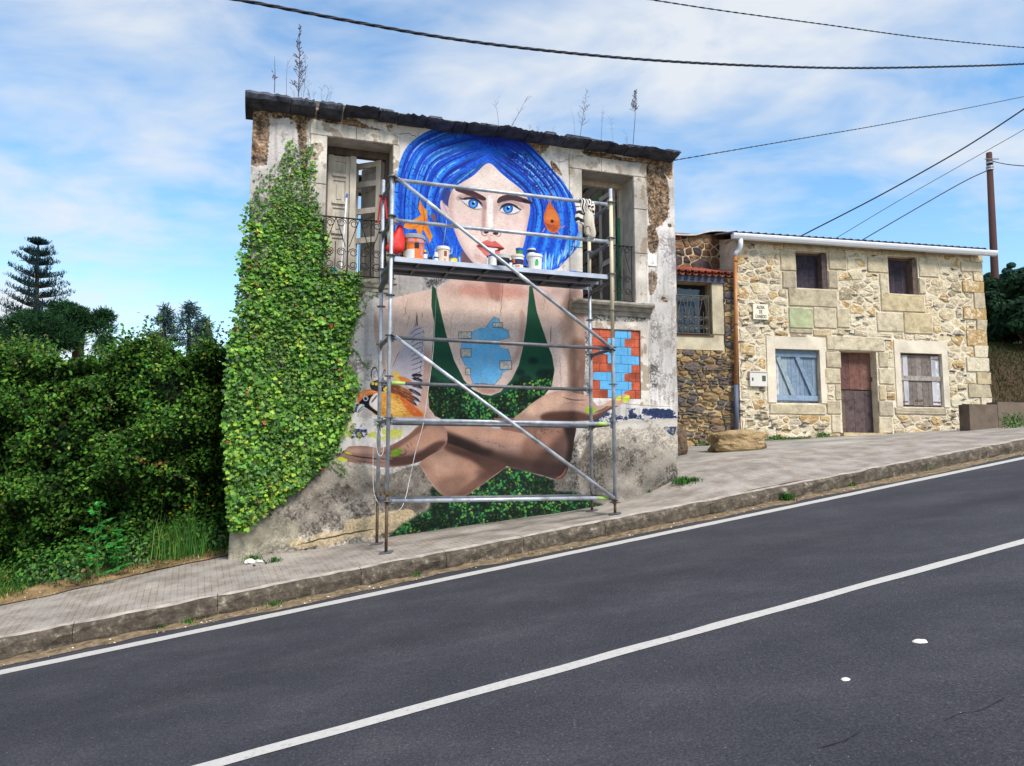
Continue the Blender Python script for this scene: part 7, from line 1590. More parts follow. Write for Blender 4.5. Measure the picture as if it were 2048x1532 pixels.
# ------------------------------------------------------------------ grass and weeds
def blades(name, X, Y, Z, h, tint, mat=M_blade, parent=None, lean_=.35, w=.006, kind='stuff', seg=2):
    n = len(X); a = NR.uniform(0, 6.28, n); wx, wy = np.cos(a) * w, np.sin(a) * w; la = NR.uniform(0, 6.28, n); lx, ly = np.cos(la) * h * lean_ * NR.random(n), np.sin(la) * h * lean_ * NR.random(n)
    B = np.stack([X, Y, Z], 1); V = np.zeros((n, 5, 3)); V[:, 0] = B + np.stack([-wx, -wy, 0 * wx], 1); V[:, 1] = B + np.stack([wx, wy, 0 * wx], 1)
    M_ = B + np.stack([lx * .35, ly * .35, h * .55], 1); V[:, 2] = M_ + np.stack([wx, wy, 0 * wx], 1) * .7; V[:, 3] = M_ - np.stack([wx, wy, 0 * wx], 1) * .7; V[:, 4] = B + np.stack([lx, ly, h * (1 - .25 * lean_)], 1)
    b = np.arange(n)[:, None] * 5; F4 = b + np.array([[0, 1, 2, 3]]); Tr = b + np.array([[3, 2, 4, 4]])
    me = fast_mesh(name, V.reshape(-1, 3), np.concatenate([F4, b + np.array([[3, 2, 4, 3]])])[:0] if False else F4, mat, parent, tint=np.repeat(tint, 5, 0), kind=kind)
    # tips as triangles in a second small mesh joined through bmesh-free route
    m2 = me.data; nv_ = len(m2.vertices); loops0 = len(m2.loops); polys0 = len(m2.polygons)
    m2.loops.add(n * 3); idx = np.concatenate([F4.ravel(), (b + np.array([[3, 2, 4]])).ravel()]).astype(np.int32); m2.loops.foreach_set('vertex_index', idx)
    m2.polygons.add(n); ls = np.concatenate([np.arange(0, loops0, 4), loops0 + np.arange(0, n * 3, 3)]).astype(np.int32); m2.polygons.foreach_set('loop_start', ls); m2.update(calc_edges=True); m2.validate()
    return me
n = 60000; T = NR.uniform(-9, tb1 + .1, n); D = NR.gamma(2.2, .35, n) + .02; cv = lnoise(T, D, 3.0, 60) + .5 * lnoise(T, D, 8, 61)
keep = (D < 2.6) & (cv + NR.normal(0, .4, n) + np.clip(D - .28, -1, 1) * 2.6 > -.05); T, D, cv = T[keep], D[keep], cv[keep]; n = len(T); X, Y, Z = verge_pt(T, D)
tint = pick([(60, 104, 40), (84, 128, 48), (44, 82, 34), (120, 150, 60)], [3, 3, 3, 1.2], n); dry = (NR.random(n) < np.clip(.75 - D * 1.3, .06, .9)); tint[dry] = pick([(176, 156, 96), (150, 130, 76), (196, 176, 116)], [1, 1, 1], int(dry.sum()))
hgt = np.where(dry & (D < .5), NR.uniform(.02, .08, n), NR.uniform(.05, .20, n) * np.clip(.5 + D, .4, 1.4)); blades('verge_grass', X, Y, Z - .01, hgt, tint, lean_=.9, w=.0045)
def tuft(name, label, cat, pos, n, h, spread, cols, p, grp=None, w=.005, lean_=.8, extra=None):
    root = empty(name, pos, label, cat, grp); r_ = np.abs(NR.normal(0, spread, n)); a = NR.uniform(0, 6.28, n); X = pos[0] + r_ * np.cos(a); Y = pos[1] + r_ * np.sin(a); Z = np.full(n, pos[2] - .01)
    blades('blades', X, Y, Z, NR.uniform(.4, 1, n) * h, pick(cols, p, n), parent=root, lean_=lean_, w=w, kind='stuff'); return root
ORDN = 'first second third fourth fifth sixth seventh eighth ninth tenth eleventh'.split()
GRN = [(60, 108, 40), (86, 134, 52), (40, 80, 34), (120, 150, 64)]
# tall grass with yellow flowers in the corner by the wall
c_ = verge_pt(np.array(tb1 - .55), np.array(.38)); c_ = tuple(float(q_) for q_ in c_); tg = tuft('tall_grass', 'tall grass clump with yellow flowers beside the foot of the ivy', 'grass clump', c_, 650, .62, .30, GRN, [3, 3, 3, 1], lean_=.45, w=.004)
for k_ in range(9):
    a, r_ = R.uniform(0, 6.28), R.uniform(.05, .35); x, y = c_[0] + r_ * math.cos(a), c_[1] + r_ * math.sin(a) * .6; h_ = R.uniform(.5, .85)
    m = MB(); m.tube([(x, y, c_[2]), (x + .03, y, c_[2] + h_ * .6), (x + .05, y - .02, c_[2] + h_)], .002, 4); fl = m.build('flower_stalk', simple('green_stalk', (70, 104, 44), .8) if k_ == 0 else bpy.data.materials['green_stalk'], tg)
    m = MB(); m.tube([(x + .05, y - .02, c_[2] + h_ - .004), (x + .05, y - .02, c_[2] + h_ + .010)], [.008, .020], 8); m.build('flower', MYE, fl)
for k_ in range(11):
    T_ = tb0 + .2 + (tb1 - tb0 - .35) * k_ / 10; q_ = [float(v_) for v_ in verge_pt(np.array(T_), np.array(.62 + .2 * math.sin(k_ * 2.3)))]
    LOWB = (q_, k_)
    v = NR.normal(size=(520, 3)); v[:, 2] = np.abs(v[:, 2]); v /= np.linalg.norm(v, axis=1, keepdims=True); rr_ = np.array([.42, .34, R.uniform(.34, .62)]) * NR.random((520, 1)) ** .4
    lb_ = empty('low_shrub', q_, ORDN[k_] + ' low leafy shrub from the left along the hedge foot', 'shrub', 'low shrubs along the hedge foot')
    leaf_cloud('foliage', v * rr_ + np.array(q_), v + np.array([0, -.5, .6]), NR.uniform(.03, .06, 520), pick([(58, 106, 38), (84, 132, 48), (40, 78, 32), (120, 104, 52)], [3, 3, 2, 2.2 if k_ in (3, 6, 7) else .3], 520), M_leaf, lb_, 'stuff', 'oval')
    m = MB(); m.tube([q_, (q_[0] + .05, q_[1], q_[2] + .3)], [.01, .004], 4); m.build('stem', M_bark, lb_)
# leafy saplings on the verge
def sapling(pos, h, label, nl=11):
    root = empty('sapling', pos, label, 'sapling'); m = MB(); pts_ = [(pos[0] + .02 * math.sin(i_), pos[1] + .01 * math.cos(i_ * 2), pos[2] + h * i_ / 8) for i_ in range(9)]; m.tube(pts_, [.008 * (1 - i_ / 10) for i_ in range(9)], 6); m.build('stem', bpy.data.materials['green_stalk'], root)
    LC, LN = [], []; tw_ = MB()
    for k_ in range(nl):
        f_ = .12 + .88 * k_ / (nl - 1); b_ = Vector(pts_[min(int(f_ * 8), 8)]); a = k_ * 2.4; L_ = (.26 - .13 * f_) * (h / .75); tip = b_ + Vector((math.cos(a) * L_, math.sin(a) * L_, L_ * (.5 - .2 * (1 - f_)))); tw_.tube([b_, b_.lerp(tip, .5) + Vector((0, 0, .02)), tip], .0025, 4)
        for j_ in range(8): q_ = b_.lerp(tip, .25 + .75 * j_ / 7); s_ = Vector((-math.sin(a), math.cos(a), 0)) * .034 * (1 if j_ % 2 else -1) * (1 if j_ < 7 else 0); LC.append(q_ + s_); LN.append((R.uniform(-.3, .3), -.35 + R.uniform(-.3, .3), .9))
    tw_.build('twigs', bpy.data.materials['green_stalk'], root, kind='stuff'); LC = np.array([tuple(q_) for q_ in LC]); leaf_cloud('foliage', LC, np.array(LN), NR.uniform(.05, .08, len(LC)), pick([(50, 130, 50), (70, 156, 62), (40, 110, 44)], [2, 2, 2], len(LC)), M_leaf, root, 'stuff', 'oval'); return root
for (x, y, h, lb) in [(190, 1165, .78, 'tall bright green sapling standing in the roadside grass'), (232, 1152, .42, 'small bright green sapling right of the tall one on the verge'), (160, 1140, .4, 'small green sapling left of the tall one at the hedge foot')]:
    d_ = gnd(x, y, .36); sapling((d_[0], d_[1], float(verge_h(np.array(d_[0]), np.array(d_[1]), np.array(.7)))), h, lb)
# weeds in joints and at the feet of walls
WEED = 'weeds growing along the kerb and walls'
def onpav(px, py): p = pavhit(px, py); return (p[0], p[1], p[2])
def onroad(px, py): p = gnd(px, py, .02); return (p[0], p[1], p[2])
for pos, n, h, s_, lb in [(onpav(1367, 966), 220, .17, .09, 'broad clump of weeds at the right corner of the painted house'), (onpav(1388, 962), 110, .12, .07, 'low weeds spreading right of the house corner'), (onpav(1300, 985), 30, .10, .02, 'small sprig at the wall foot right of the scaffold'),
        (onroad(1574, 1000), 200, .17, .05, 'big dandelion-like weed growing out of the kerb foot'), (onroad(548, 1210), 60, .09, .06, 'small grass tuft at the kerb foot below the scaffold left leg'), (onroad(378, 1245), 50, .08, .05, 'second grass tuft along the kerb towards the left'), (onroad(322, 1254), 50, .08, .05, 'first grass tuft along the kerb from the left'), (onroad(835, 1150), 50, .07, .06, 'tuft at the kerb foot right of the front left scaffold leg'),
        (onroad(1703, 972), 90, .12, .04, 'weed at the kerb in front of the blue shutter side of the stone house'), (onroad(1742, 958), 50, .10, .04, 'small weed at the kerb below the house door'), (onroad(1855, 940), 120, .18, .05, 'weed with dry stalks at the kerb below the grey shutter'), (onroad(1913, 922), 50, .12, .04, 'small weed at the kerb left of the yellow flowers'),
        (onroad(1985, 905), 220, .20, .12, 'wide yellowing weeds at the kerb near the right edge'), (onroad(2030, 895), 200, .26, .10, 'dark weeds at the kerb at the far right edge'), (onpav(505, 1122), 110, .14, .06, 'grass tuft by the litter at the left foot of the wall'), (onpav(548, 1124), 90, .11, .05, 'second grass tuft right of the litter at the wall foot')]:
    tuft('weed', lb, 'weed', pos, n, h, s_, GRN, [3, 3, 3, .8], WEED, w=.005 if n < 150 else .008, lean_=1.0)
def bush(pos, r, n, label, cols, p, cat='plant', name='plant', sz_=.04, dark=True, grp=None, flat=.8):
    root = empty(name, pos, label, cat, grp); v = NR.normal(size=(n, 3)); v /= np.linalg.norm(v, axis=1, keepdims=True); rr_ = np.array(r) * (NR.random((n, 1)) ** .4); q = v * rr_; q[:, 2] = np.abs(q[:, 2]) ; lump = 1 + .22 * lnoise(v[:, 0] * 2, v[:, 2] * 2 + v[:, 1], 3, int(abs(pos[0]) * 100) % 97); q *= lump[:, None]
    leaf_cloud('foliage', q + np.array(pos), v + np.array([0, -.4, .6]), NR.uniform(.6, 1.2, n) * sz_, pick(cols, p, n), M_leaf, root, 'stuff', 'oval'); 
    m = MB(); 
    for k_ in range(4): a = R.uniform(0, 6.28); m.tube([pos, (pos[0] + r[0] * .5 * math.cos(a), pos[1] + r[1] * .5 * math.sin(a), pos[2] + r[2] * .7)], [.012, .004], 4)
    m.build('stems', M_bark, root, kind='stuff'); return root
for x, y, r, n, lb in [(1556, 880, (.28, .12, .10), 500, 'low green moss and weeds under the blue shutter'), (1650, 874, (.22, .12, .12), 350, 'green weed left of the house door'), (1862, 862, (.16, .10, .22), 260, 'dry brown weed under the grey shutter'), (1926, 858, (.26, .16, .42), 700, 'tall green plant at the right corner of the stone house'), (1975, 857, (.30, .14, .40), 800, 'leafy plant with pale flowers in front of the retaining wall'), (2035, 855, (.30, .14, .34), 700, 'green plant with yellow flowers at the right edge'), (1366, 890, (.10, .08, .5), 260, 'slender weeds with yellow flowers behind the dark boulder'), (1396, 892, (.34, .1, .12), 420, 'weeds with yellow flowers along the annex wall'), (1600, 878, (.5, .06, .05), 400, 'thin line of moss along the house foot')]:
    dryc = 'dry brown' in lb; p = onpav(x, y); bush((p[0], p[1] + .05, p[2]), r, n, lb, [(150, 120, 80), (176, 146, 100)] if dryc else [(50, 96, 36), (76, 124, 46), (110, 140, 50)], [1, 1] if dryc else [3, 3, 1], sz_=.035)
for x, y, k__, lb_ in [(1400, 870, 8, ''), (2030, 835, 5, '')]:
    m = MB()
# dead stalks growing on top of the painted house
M_stalk = simple('dead_stalk', (92, 84, 100), .9)
def stalk(px0, py0, px1, py1, label, kindf, rr_=.006, n=-.05):
    a0, z0 = FA.f(px0, py0, n); a1, z1 = FA.f(px1, py1, n); root = empty('dead_stalk', FA.w(a0, n, z0), label, 'dry plant', 'dead stalks on the wall top'); p0 = Vector(FA.w(a0, n, z0 - .05)); p1 = Vector(FA.w(a1, n, z1)); m = MB(); mid = p0.lerp(p1, .5) + Vector((R.uniform(-.02, .02), 0, 0)); m.tube([p0, mid, p1], [rr_, rr_ * .8, rr_ * .3], 5); tw_ = 0
    m.build('stem', M_stalk, root); m = MB(); L_ = (p1 - p0).length
    for k_ in range(kindf[0]):
        f_ = kindf[1] + (1 - kindf[1]) * R.random(); b_ = p0.lerp(p1, f_); l_ = L_ * kindf[2] * R.uniform(.4, 1) * (1.15 - f_ if kindf[3] else 1); a = R.choice((-1, 1)) * R.uniform(.3, 1.0); dr = Vector((math.sin(a), R.uniform(-.4, .4), math.cos(a))).normalized(); tip = b_ + dr * l_; m.tube([b_, tip], [rr_ * .45, rr_ * .3], 4)
        for _q in range(kindf[4]): c = b_.lerp(tip, R.uniform(.4, 1)) ; m.tube([c, c + Vector((R.uniform(-.012, .012), 0, R.uniform(.006, .022)))], [rr_ * .8, rr_ * .5], 4)
    m.build('twigs', M_stalk, root, kind='stuff'); return root
stalk(549, 178, 549, 112, 'thin upright stalk with seed heads at the left end of the wall top', (8, .3, .12, 0, 3))
stalk(573, 184, 575, 118, 'bare thin stalk between the two seedy stalks at the left', (3, .5, .3, 0, 1), .003)
stalk(597, 186, 599, 52, 'tallest dead mullein stalk near the left end of the wall top', (60, .03, .20, 1, 3), .008)
stalk(607, 188, 612, 108, 'short branching stalk right of the tallest one', (16, .1, .3, 1, 2), .003)
stalk(998, 247, 989, 200, 'thin bent twig standing above the painted hair', (4, .3, .3, 0, 1), .003); stalk(1021, 249, 1054, 195, 'slanting twig right of the bent one above the painted hair', (5, .3, .3, 0, 1), .004)
stalk(1160, 270, 1174, 178, 'fine many-branched stalk left of the right opening', (34, .25, .30, 1, 1), .004); stalk(1150, 268, 1142, 215, 'bare slanting twig left of the many-branched stalk', (2, .3, .1, 0, 0), .002)
stalk(1202, 277, 1206, 212, 'thin straight stalk between the branched one and the plumed one', (6, .3, .12, 0, 1), .003); stalk(1226, 280, 1221, 232, 'faint short stalk left of the plumed one', (6, .3, .2, 0, 2), .002)
stalk(1266, 284, 1271, 182, 'stout stalk with a feathery plume above the right opening', (60, .62, .22, 1, 3), .006)
ORD = 'first second third fourth fifth sixth seventh eighth ninth tenth eleventh twelfth thirteenth fourteenth fifteenth sixteenth'.split()
for o_i, x in enumerate(sorted(R.uniform(560, 660) if R.random() < .5 else R.uniform(1010, 1320) for _ in range(16))):
    y = 176 + (x - 490) * .1468; stalk(x, y, x + R.uniform(-8, 8), y - R.uniform(8, 26), ORD[o_i] + ' tiny dry sprig from the left on the wall top', (5, .2, .4, 0, 1), .002)
# ------------------------------------------------------------------ trees far left
def norfolk(px, pyb, pyt, d):
    b = at(px, pyb, d); t_ = at(px, pyt, d); H = t_[2] - b[2]; lean_ = (at(77, pyt, d)[0] - b[0]); root = empty('norfolk_pine', tuple(b), 'tall tiered araucaria standing against the sky at the far left', 'tree')
    m = MB(); m.tube([(b[0], b[1], b[2] - 8), tuple(b), (b[0] + lean_ * .5, b[1], b[2] + H * .5), (b[0] + lean_, b[1], t_[2])], [.2, .15, .09, .03], 8); m.build('trunk', M_bark, root)
    RR = random.Random(4); cp, cn, cs_, br_m = [], [], [], MB()
    tiers = [(.03, .36), (.11, .38), (.21, .40), (.32, .39), (.43, .34), (.54, .30), (.68, .21), (.78, .19), (.91, .095)]
    for f_, L_ in tiers:
        L_ *= H * 1.0; nb = 6
        for k_ in range(nb):
            a = k_ * 2 * math.pi / nb + RR.uniform(-.25, .25) + f_ * 9; l_ = L_ * RR.uniform(.7, 1.1); c0_ = Vector((b[0] + lean_ * f_, b[1], b[2] + H * f_)); pr = None; pts_ = []
            for j_ in range(9):
                g_ = j_ / 8; p = c0_ + Vector((math.cos(a) * l_ * g_, math.sin(a) * l_ * g_, l_ * (.02 * g_ + .34 * g_ ** 1.7))); pts_.append(p)
                if g_ > .2:
                    for _q in range(16): 
                        q_ = p + Vector((RR.uniform(-1, 1) * math.sin(a), RR.uniform(-1, 1) * math.cos(a), 0)) * .22; cp.append(q_); cn.append((RR.uniform(-1, 1), RR.uniform(-1, 1), RR.uniform(-.3, .3))); cs_.append(H * .062 * RR.uniform(.6, 1.2) * (1.15 - .55 * g_))
            br_m.tube(pts_, [.035 * (1 - j_ / 10) for j_ in range(9)], 4)
    br_m.build('branches', M_bark, root, kind='stuff'); cp = np.array([tuple(q_) for q_ in cp]); n = len(cp); cs_ = np.array(cs_)
    up = NR.normal(0, .35, (n, 3)) + np.array([0, 0, 1.0]); nn = np.array(cn); k = pick([(34, 60, 66), (44, 72, 74), (28, 50, 58)], [1, 1, 1], n)  # distance haze put into the needle colours as a bluish tint
    P_ = np.array([(-.06, 0, 0), (.06, 0, 0), (.05, 1, 0), (-.02, 1, 0)]); nn /= np.linalg.norm(nn, axis=1, keepdims=True); x = np.cross(up, nn); x /= np.linalg.norm(x, axis=1, keepdims=True); y = up / np.linalg.norm(up, axis=1, keepdims=True)
    V_ = cp[:, None] + cs_[:, None, None] * (P_[None, :, 0, None] * x[:, None] * 1.3 + P_[None, :, 1, None] * y[:, None]); fast_mesh('crown', V_.reshape(-1, 3), np.arange(n * 4).reshape(-1, 4), M_leafd, root, tint=np.repeat(k, 4, 0), kind=None)
norfolk(71, 652, 473, 34)
def crown_tree(px, pyc, d, rx, rz, label, cols, pr, name='pine_tree', n=9000, sz_=.22, blobs=12, trunk_to=None, shape='needle', seed=1, gaps=.0, flat=0):
    c = at(px, pyc, d); rx_, rz_ = rx / F * d, rz / F * d; root = empty(name, (c[0], c[1], c[2] - rz_ * 1.6), label, 'tree', None); RR = np.random.default_rng(seed); bl = []
    for k_ in range(blobs):
        a = RR.uniform(0, 6.28); r_ = RR.uniform(.15, .85); bl.append((c[0] + rx_ * r_ * math.cos(a), c[1] + rx_ * r_ * math.sin(a) * .8, c[2] + rz_ * RR.uniform(-.65, .70) * (1 - .5 * r_ * (flat)), RR.uniform(.24, .44) * min(rx_, rz_ * 1.6)))
    m = MB(); base_z = c[2] - rz_ * 1.1 - 6; m.tube([(c[0], c[1], base_z), (c[0] + .1, c[1], c[2] - rz_ * .5), (c[0], c[1], c[2] + rz_ * .3)], [.3, .2, .08], 7); m.build('trunk', M_bark, root); m = MB()
    for x, y, z, r_ in bl: m.tube([(c[0], c[1], c[2] - rz_ * .6), ((x + c[0]) / 2, (y + c[1]) / 2, (z + c[2] - rz_ * .3) / 2), (x, y, z)], [.09, .06, .02], 5)
    m.build('limbs', M_bark, root, kind='stuff'); bl = np.array(bl); i_ = RR.integers(0, blobs, n); v = RR.normal(size=(n, 3)); v /= np.linalg.norm(v, axis=1, keepdims=True); rr_ = bl[i_, 3:4] * (RR.random((n, 1)) ** .33) * RR.uniform(.75, 1.25, (n, 1)); C_ = bl[i_, :3] + v * rr_ * np.array([1.25, 1.25, .8]); 
    leaf_cloud('crown', C_, RR.normal(size=(n, 3)) if shape == 'needle' else v + np.array([0, -.3, .5]), RR.uniform(.6, 1.2, n) * sz_, pick(cols, pr, n) * (1 + .0 * v[:, 2:3]), M_leafd, root, None, shape, up=(v + np.array([0, 0, .6]) + RR.normal(0, .3, (n, 3))) if shape == 'needle' else None); return root
DG = [(36, 66, 40), (48, 84, 48), (28, 50, 36), (62, 96, 52)]
crown_tree(78, 668, 30, 78, 46, 'broad dark pine crown below the araucaria', DG, [3, 3, 3, 1], n=26000, sz_=.17, blobs=24, seed=3)
crown_tree(156, 638, 31, 56, 34, 'dark rounded pine crown right of the araucaria', DG, [3, 3, 3, 1], n=20000, sz_=.17, blobs=16, seed=5)
crown_tree(20, 664, 31, 30, 26, 'small dark pine crown at the left edge', DG, [3, 3, 3, 1], n=8000, sz_=.16, blobs=9, seed=6)
crown_tree(205, 690, 29, 28, 22, 'low drooping pine crown at the right of the dark pines', DG, [3, 3, 3, 1], n=6000, sz_=.16, blobs=7, seed=8)
def spire(px, pyb, pyt, w, d, label, seed):
    b = at(px, pyb, d); t_ = at(px, pyt, d); H = t_[2] - b[2]; W_ = w / F * d; root = empty('conifer', tuple(b), label, 'tree', None); RR = random.Random(seed); m = MB(); m.tube([(b[0], b[1], b[2] - 5), tuple(b), tuple(t_)], [.2, .12, .02], 6); m.build('trunk', M_bark, root); cp, cn, us_ = [], [], []; m = MB()
    for k_ in range(80):
        f_ = RR.random() ** .8; a = RR.uniform(0, 6.28); l_ = W_ * (1 - f_) * RR.uniform(.5, 1.15) + .08; p0 = Vector((b[0], b[1], b[2] + H * f_)); p1 = p0 + Vector((math.cos(a) * l_, math.sin(a) * l_, -l_ * .12)); m.tube([p0, p1], [.02, .006], 3)
        for _q in range(15): g_ = RR.uniform(.2, 1); cp.append(tuple(p0.lerp(p1, g_) + Vector((RR.uniform(-.12, .12), RR.uniform(-.12, .12), RR.uniform(-.1, .08))))); us_.append((math.cos(a) * .6 + RR.uniform(-.5, .5), math.sin(a) * .6 + RR.uniform(-.5, .5), RR.uniform(-.6, .5)))
    m.build('branches', M_bark, root, kind='stuff'); cp = np.array(cp); n = len(cp); leaf_cloud('crown', cp, NR.normal(size=(n, 3)), NR.uniform(.14, .3, n), pick([(60, 84, 88), (76, 100, 98)], [1, 1], n), M_leafd, root, None, 'needle', up=np.array(us_))  # needle colours carry a bluish haze tint too
spire(328, 700, 616, 44, 32, 'slender grey-green conifer above the middle of the hedge', 3); spire(378, 710, 608, 88, 33, 'wide-branched grey-green conifer right of the slender one', 7); spire(405, 700, 640, 30, 33, 'low conifer tip just left of the ivy', 9)
# bright bush poking above the hedge at the left edge
p = at(38, 700, 11.5); bush((p[0], p[1], p[2] - .5), (.75, .5, .75), 2600, 'yellow-green bush rising over the hedge at the left edge', [(96, 136, 50), (140, 160, 60), (60, 104, 40)], [3, 2, 3], 'bush', 'bush', .06)
p = at(250, 690, 11.6); bush((p[0], p[1], p[2] - .45), (.7, .5, .55), 1500, 'loose leafy bush on top of the hedge left of the conifers', [(60, 104, 40), (90, 126, 52)], [3, 2], 'bush', 'bush', .06)
# ------------------------------------------------------------------ bank and woodland at the right
M_bank = simple('bank_earth', (72, 58, 42), 1, 0, .4, 1.6, 1.0, 8, .1)
K0 = HO.w(hR + .05, .3, 0)
def bank(U, V):
    X = K0[0] + U * .978 - V * .208; Y = K0[1] + U * .208 + V * .978; z0 = road_z(X, Y) * 0 + 2.25 + .09 * U; 
    return X, Y, z0 + 1.5 * sstep(V / 2.2) + .25 * V + .12 * lnoise(X, Y, 1.6, 71) * sstep(V) + .04 * lnoise(X, Y, 6, 72)
grid_mesh('bank', np.arange(.02, 16, .25), np.arange(0.0, 14, .25), bank, M_bank, uv=False)
n = 14000; U = NR.uniform(0, 7, n); V = NR.uniform(.1, 3.4, n); X, Y, Z = bank(U, V); blades('bank_litter', X, Y, Z, NR.uniform(.05, .22, n), pick([(92, 70, 46), (70, 74, 40), (44, 68, 34)], [2, 2, 3], n), lean_=1.2, w=.008)
DD = [(26, 48, 30), (36, 62, 38), (20, 36, 26), (46, 74, 42)]
for k_, (x, y, d, rx, rz, lb) in enumerate([(2000, 640, 23, 60, 64, 'dark laurel mass behind the right corner of the stone house'), (2055, 650, 22, 60, 70, 'dark evergreen mass at the right edge'), (2085, 590, 24, 60, 50, 'dark evergreen at the far right edge above the bank'), (1990, 590, 26, 34, 34, 'dark bush just behind the foot of the wooden pole')]):
    crown_tree(x, y, d, rx, rz, lb, DD, [3, 3, 3, 1], 'evergreen_tree', n=9000, sz_=.16, blobs=22, shape='oval', seed=20 + k_)
for k_, (x, y, rx, rz, lb) in enumerate([(2018, 548, 22, 26, 'feathery tree top right of the wooden pole'), (2040, 555, 26, 24, 'feathery tree top at the right edge of the frame'), (1975, 560, 12, 14, 'small tree top between the house corner and the pole')]): crown_tree(x, y, 34, rx, rz, lb, [(44, 74, 62), (58, 90, 70), (36, 60, 52)], [1, 1, 1], 'tree', n=2200, sz_=.2, blobs=9, shape='oval', seed=40 + k_)
# ------------------------------------------------------------------ wooden pole and cables
pb = at(1992, 600, 27); pt = at(1978, 306, 27.3); M_pole = simple('creosoted_wood', (72, 46, 44), .85, 0, .3, 3, .5, 30, .01, mapscale=(1, 1, .15))
PL = empty('utility_pole', (pb[0], pb[1], pb[2] - 4), 'leaning reddish brown wooden utility pole behind the stone house', 'utility pole')
m = MB(); dv = (pb - pt); low = pb + dv * 1.0; m.tube([tuple(low), tuple(pb), tuple(pt)], [.15, .135, .10], 12); m.build('pole', M_pole, PL, smooth=True)
for py_ in (326, 334, 339): q_ = at(1979.5, py_, 27.25); m = MB(); m.tube([(q_[0], q_[1], q_[2] - .03), (q_[0], q_[1], q_[2] + .03)], .125, 10); m.build('steel_band', M_galv, PL)
q_ = at(1979, 321, 27.2); m = MB(); m.bar((q_[0] - .25, q_[1] - .14, q_[2]), (q_[0] + .25, q_[1] - .14, q_[2]), .03, .03); m.build('bracket', M_galvd, PL)
M_cable = simple('black_cable', (36, 40, 52), .6, 0, .2, 5, .1)
def cable(name, label, pts, r, twist=0, mat=M_cable, nseg=60):
    """pts: (px, py, depth); the run between them is smooth"""
    P3 = np.array([at(x, y, d) for x, y, d in pts]); c = catmull(P3, max(nseg // (len(pts) - 1), 4), False)
    root = empty(name, tuple(P3[0]), label, 'cable', 'overhead cables')
    if not twist: m = MB(); m.tube(c, r, 6); m.build('strand', mat, root, smooth=True); return root
    L = np.concatenate([[0], np.cumsum(np.linalg.norm(np.diff(c, axis=0), axis=1))]); S_ = np.arange(0, L[-1], .09); c2 = np.stack([np.interp(S_, L, c[:, i_]) for i_ in range(3)], 1)
    d = np.gradient(c2, axis=0); d /= np.linalg.norm(d, axis=1, keepdims=True); x = np.cross(d, [0, 0, 1]); x /= np.linalg.norm(x, axis=1, keepdims=True); y = np.cross(x, d)
    for k_ in range(twist): ph = S_ / (r * 34) * 2 * math.pi + k_ * 2 * math.pi / twist; q = c2 + (x * np.cos(ph)[:, None] + y * np.sin(ph)[:, None]) * r * .62; m = MB(); m.tube(q, r * .62, 5); m.build('strand', mat, root, smooth=True)
    return root
cable('overhead_cable', 'thick twisted black cable sweeping across the top of the sky', [(300, -28, 7.2), (480, 0, 7.6), (700, 42, 8.2), (900, 77, 8.9), (1100, 102, 9.7), (1300, 120, 10.6), (1500, 131, 11.6), (1700, 136, 12.8), (1900, 133, 14), (2060, 127, 15.2), (2300, 112, 17.5)], .017, 3)
cable('overhead_cable', 'thinner cable crossing the upper right corner of the sky', [(1150, -24, 11), (1300, -1, 11.6), (1450, 22, 12.3), (1650, 49, 13.4), (1850, 76, 14.8), (2048, 95, 16.4), (2300, 112, 19)], .011, 2)
ea, ez = FA.f(1350, 320, .1); e_ = FA.w(ea, .1, ez)
cable('overhead_cable', 'cable running from the painted house corner up to the right edge', [(1346, 321, e_[1]), (1480, 298, 12.6), (1620, 274, 13.8), (1760, 250, 15.2), (1900, 223, 17), (2048, 193, 19.5), (2300, 140, 25)], .009, 2)
cable('overhead_cable', 'upper of the three cables rising from behind the house roof', [(1560, 495, 27), (1606, 470, 26.4), (1750, 396, 25), (1880, 324, 24), (1960, 276, 23.3), (2048, 218, 22.6), (2300, 50, 21)], .022)
cable('overhead_cable', 'middle thin cable rising from behind the house roof past the pole top', [(1640, 495, 29), (1676, 474, 28.8), (1800, 400, 28.4), (1960, 309, 28), (2048, 259, 27.6), (2300, 112, 27)], .011)
cable('overhead_cable', 'lower cable rising from behind the house roof to the wooden pole', [(1700, 495, 27.5), (1733, 475, 27.4), (1850, 407, 27.4), (1930, 362, 27.3), (1975, 341, 27.2)], .018)
cable('overhead_cable', 'short cable from the wooden pole to the right edge', [(1983, 321, 27.1), (2000, 326, 26.6), (2048, 332, 25.4), (2300, 350, 21)], .016)
# ------------------------------------------------------------------ small litter
M_wh = simple('white_scrap', (222, 216, 206), .7, 0, .08, 12, .2, 40)
def blob_on_road(px, py, rx, ry, label, name='paint_splat', seed=1, h=.006):
    p = gnd(px, py, .003); RR = random.Random(seed); N_ = 18; v = [(p[0], p[1], p[2] + h)]; 
    for ring, s_, hh_ in ((0, .8, h * .9), (1, 1.0, 0)):
        for k_ in range(N_): a = 2 * math.pi * k_ / N_; q = s_ * (1 + RR.uniform(-.12, .12)); x, y = p[0] + rx * q * math.cos(a), p[1] + ry * q * math.sin(a); v.append((x, y, road_z(x, y) + .003 + hh_))
    f = [(0, 1 + k_, 1 + (k_ + 1) % N_) for k_ in range(N_)] + [(1 + k_, 1 + N_ + k_, 1 + N_ + (k_ + 1) % N_, 1 + (k_ + 1) % N_) for k_ in range(N_)]
    return tag(MB().add(v, f).build(name, M_wh, None), label, 'litter')
blob_on_road(1840, 1283, .040, .038, 'larger flat white blob on the asphalt at the right', seed=2); blob_on_road(1691, 1359, .022, .022, 'smaller speckled white blob on the asphalt', seed=3)
